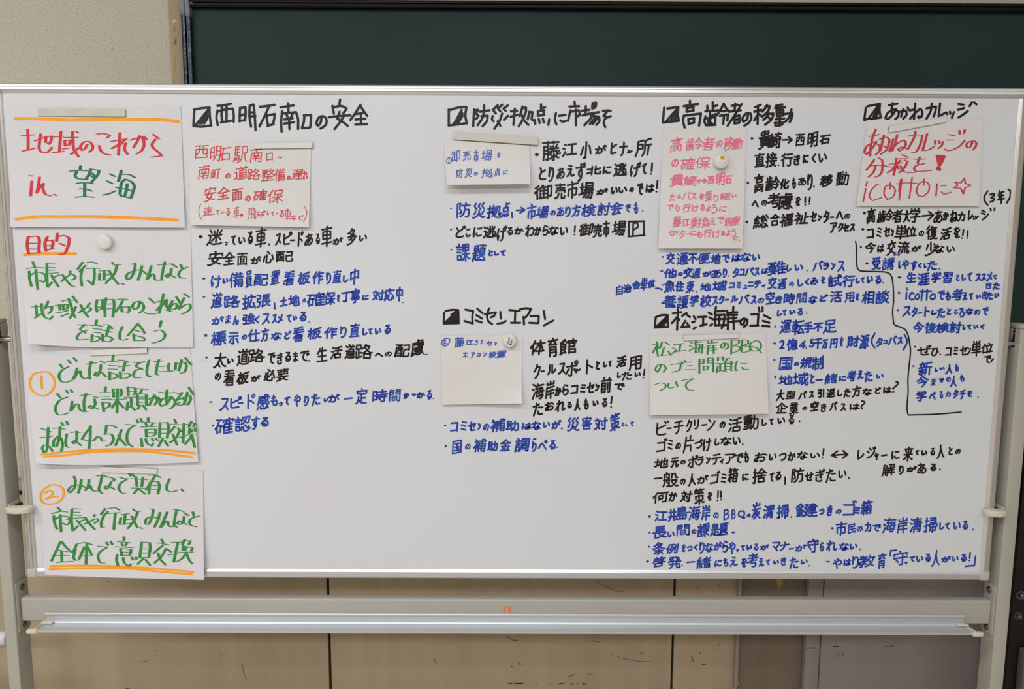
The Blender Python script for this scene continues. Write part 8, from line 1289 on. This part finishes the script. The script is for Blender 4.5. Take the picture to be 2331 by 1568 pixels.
def round_magnet(px_, py_, r_px, y0, t, label):
    c = at(px_, py_, -(y0 + t)); r = r_px/F*(-(y0 + t) - CAM[1])/1.0*1.005
    o = cyl('round_magnet', (c[0], -y0, c[2]), (c[0], -(y0 + t), c[2]), r, MT['mag_white'], None, n=48,
            rings=[(0, r*1.0), (.7, r*1.0), (.85, r*.99), (.95, r*.955), (1, r*.90)])
    tag(o, label, 'magnet', 'round magnets holding up the paper sheets')
    return o, c, r
r1 = round_magnet(236, 550.5, 16.4, .0016, .009, 'plain white round magnet under the tape on the sheet with the red underlined heading')
r2 = round_magnet(1160.4, 775.8, 15.2, .0028, .007, 'white round magnet lettered with small dark characters on the square slip')
r3 = round_magnet(1643, 366.7, 15.8, .0030, .009, 'white round magnet with a yellow label on the pink-lettered sheet')
# small turned lettering on one of them
ik = Ink()
yf2 = .0028 + .007
def tiny(ch, cx, cy, s, ang):
    st_ = GL[ch]; al = np.vstack(st_); c = (al.min(0) + al.max(0))/2; big = (al.max(0) - al.min(0)).max()
    R_ = np.array([[math.cos(ang), -math.sin(ang)], [math.sin(ang), math.cos(ang)]])
    for q in st_: ik.stroke(list(((q - c)/big*s) @ R_.T + np.array([cx, cy])), .42, .42)
for ch, x, y in (('ズ', 600, 615), ('イ', 565, 815), ('ク', 510, 995)): tiny(ch, 1140 + x/31.36, 750 + y/31.36, 4.6, -math.radians(75))
for ch, x, y in (('し', 790, 690), ('か', 748, 860), ('あ', 700, 1050)): tiny(ch, 1140 + x/31.36, 750 + y/31.36, 5.0, -math.radians(75))
ik.build('lettering', lambda P, e: at_many(P, -(yf2 + e) + np.zeros(len(P))), .0002, MT['black_ink'], r2[0])['label'] = 'small dark printed characters'
# yellow label with dark print
yf3 = .0030 + .009
q = [(1615 + x/28.5, 340 + y/28.5) for x, y in ((690, 428), (985, 428), (985, 648), (690, 648))]
V = at_many(np.array(q), np.full(4, -(yf3 + .0002)))
me = bpy.data.meshes.new('label'); me.from_pydata(V.tolist(), [], [(3, 2, 1, 0)]); me.update()
yl = link('label', me, MT['yellow'], r3[0]); yl['label'] = 'yellow label with dark print'
ik = Ink()
for x, y, w_, h_ in ((780, 468, 24, 20), (850, 478, 22, 26), (918, 478, 26, 26), (768, 578, 28, 24), (840, 576, 10, 24), (912, 578, 26, 24)):
    cx_, cy_ = 1615 + x/28.5, 340 + y/28.5; w2, h2_ = w_/28.5, h_/28.5
    ik.stroke([np.array([cx_ - w2, cy_ - h2_]), np.array([cx_ + w2, cy_ - h2_])], .22, .22)
    ik.stroke([np.array([cx_ + w2*.5, cy_ - h2_]), np.array([cx_ + w2*.2, cy_ + h2_])], .25, .25)
    ik.stroke([np.array([cx_ - w2, cy_ + h2_*.2]), np.array([cx_ + w2, cy_ + h2_*.5])], .22, .22)
o = ik.build('print', lambda P, e: at_many(P, -(yf3 + e) + np.zeros(len(P))), .0003, MT['black_ink'], yl)
# the two characters on the orange sticker
ik = Ink()
for ch, y0_, y1_ in (('前', 1382.2, 1388.2), ('面', 1388.8, 1394.6)):
    st_ = GL[ch]; al = np.vstack(st_); lo_ = al.min(0); sp = al.max(0) - lo_
    for q in st_: ik.stroke(list((q - lo_)/sp*np.array([7.6, y1_ - y0_]) + np.array([1150.2, y0_])), .3, .3)
o = ik.build('sticker_print', lambda P, e: at_many(P, -e + np.zeros(len(P))), .0006, MT['sticker_ink'], st)

# ------------------------------------------------------------------ scuffs on the painted sheets
def scuffs(name, par, Y, m, strokes):
    k = Ink()
    for wd_, pts in strokes:
        p_ = [np.array([pts[i], pts[i+1]], float) for i in range(0, len(pts), 2)]; k.stroke(p_, wd_, wd_)
    o = k.build(name, lambda P, e: at_many(P, Y - e + np.zeros(len(P))), .0003, m, par)
    return o
MT['scuff'] = mat('rubbed_off_black', (96, 84, 68), 0.8)
MT['scuff_dark'] = mat('black_rub', (58, 50, 42), 0.8)
MT['scuff_pale'] = mat('tape_residue', (176, 148, 92), 0.7)
P5, DL = bpy.data.objects['trim_5'], bpy.data.objects['door_leaf']
sc1 = [(1.1, (1157, 1556, 1166, 1555.5)), (1.5, (1172, 1556, 1190, 1555.6)), (.7, (1219, 1556, 1223, 1556)), (.8, (1250, 1556, 1252, 1556)), (1.3, (1272, 1556.5, 1284, 1556)), (1.3, (1299, 1557, 1305, 1556.5)), (1.0, (1313, 1557, 1316, 1556.6)), (1.2, (1326, 1555, 1329, 1558, 1334, 1556))]
scuffs('scuff_mark', P5, .284, MT['scuff_dark'], sc1)
sc2 = [(.8, (1154, 1448, 1166, 1456, 1180, 1458)), (.9, (1294, 1541, 1300, 1538, 1307, 1535)), (.6, (1338, 1534, 1347, 1535)), (.8, (1391, 1488, 1394, 1490)), (.5, (1404, 1494, 1420, 1499, 1450, 1504, 1480, 1505.5)),
       (.6, (1347, 1458, 1366, 1461)), (.5, (1358, 1322, 1374, 1333, 1400, 1343, 1420, 1347)), (.8, (992, 1499, 988, 1506)), (.7, (990, 1510, 994, 1510)), (.9, (1164, 1515, 1166, 1519)), (.6, (603, 1535, 606, 1534))]
scuffs('scuff_mark', P5, .284, MT['scuff'], sc2)
scuffs('scuff_mark', P5, .284, mat('red_fleck', (120, 40, 34), 0.7), [(.9, (1181, 1508, 1185, 1514)), (.5, (1180, 1506, 1181, 1508))])
P6 = bpy.data.objects['trim_6']
scuffs('scuff_mark', P6, .284, MT['scuff'], [(1.1, (1574, 1493, 1576, 1500, 1579, 1506)), (1.6, (1598, 1512, 1606, 1512)), (.8, (1593, 1488, 1595, 1484)), (.8, (1638, 1466, 1638, 1469)), (.7, (1623, 1478, 1625, 1479)), (.8, (1584, 1338, 1587, 1336)), (.8, (1636, 1331, 1640, 1333))])
P4 = bpy.data.objects['trim_4']
scuffs('scuff_mark', P4, .284, MT['scuff'], [(.5, (552, 1510, 554, 1530, 558, 1540, 562, 1546)), (.9, (356.5, 1482, 357.5, 1483)), (.5, (318, 1507, 336, 1504)), (.6, (244, 1324, 250, 1322)), (1.6, (287, 1567, 293, 1567)), (.5, (500, 1490, 513, 1488))])
scuffs('scuff_mark', DL, .267, MT['scuff_dark'], [(1.0, (1897, 1471, 1909, 1471)), (1.2, (2015, 1472, 2022, 1471)), (.9, (2028, 1470.5, 2034, 1470)), (.5, (1970, 1469, 1974, 1470)), (.6, (2092, 1480.5, 2094, 1481)), (.7, (2166, 1478, 2168, 1478)), (.5, (1909, 1486, 1909, 1495)), (.6, (1918, 1484, 1918, 1493))])
scuffs('scuff_mark', bpy.data.objects['door_frame'], .266, MT['scuff_dark'], [(.6, (1836, 1471, 1837, 1475, 1842, 1475)), (.5, (1846, 1474.5, 1852, 1474.5)), (.7, (1854, 1474, 1855, 1474)), (.8, (1833, 1505, 1833.5, 1507)), (.6, (1834, 1518, 1834.2, 1519))])
scuffs('tape_residue', bpy.data.objects['trim_8'], .283, MT['scuff_pale'], [(4.2, (1771, 1322, 1774, 1330)), (3.4, (1777, 1320, 1779, 1327)), (1.6, (1772, 1332, 1773, 1338)), (.6, (1800, 1322, 1803, 1332))])
scuffs('tape_residue', bpy.data.objects['trim_7'], .272, MT['scuff_pale'], [(1.2, (1677, 1545, 1680, 1552, 1682, 1560)), (.8, (1676, 1440, 1679, 1446))])
scuffs('tape_residue', bpy.data.objects['trim_1'], .280, MT['scuff_pale'], [(1.6, (407, 9, 405.5, 14)), (1.1, (405, 20, 406, 25)), (1.0, (401.5, 84, 402.5, 86)), (1.5, (398.5, 125, 398, 140, 396.5, 160))])
scuffs('paint_chip', bpy.data.objects['trim_1'], .280, MT['pipe'], [(1.2, (394, 51, 396, 46, 399, 46)), (1.0, (400, 50, 401, 46)), (.5, (408, 181, 408.5, 181.5))])
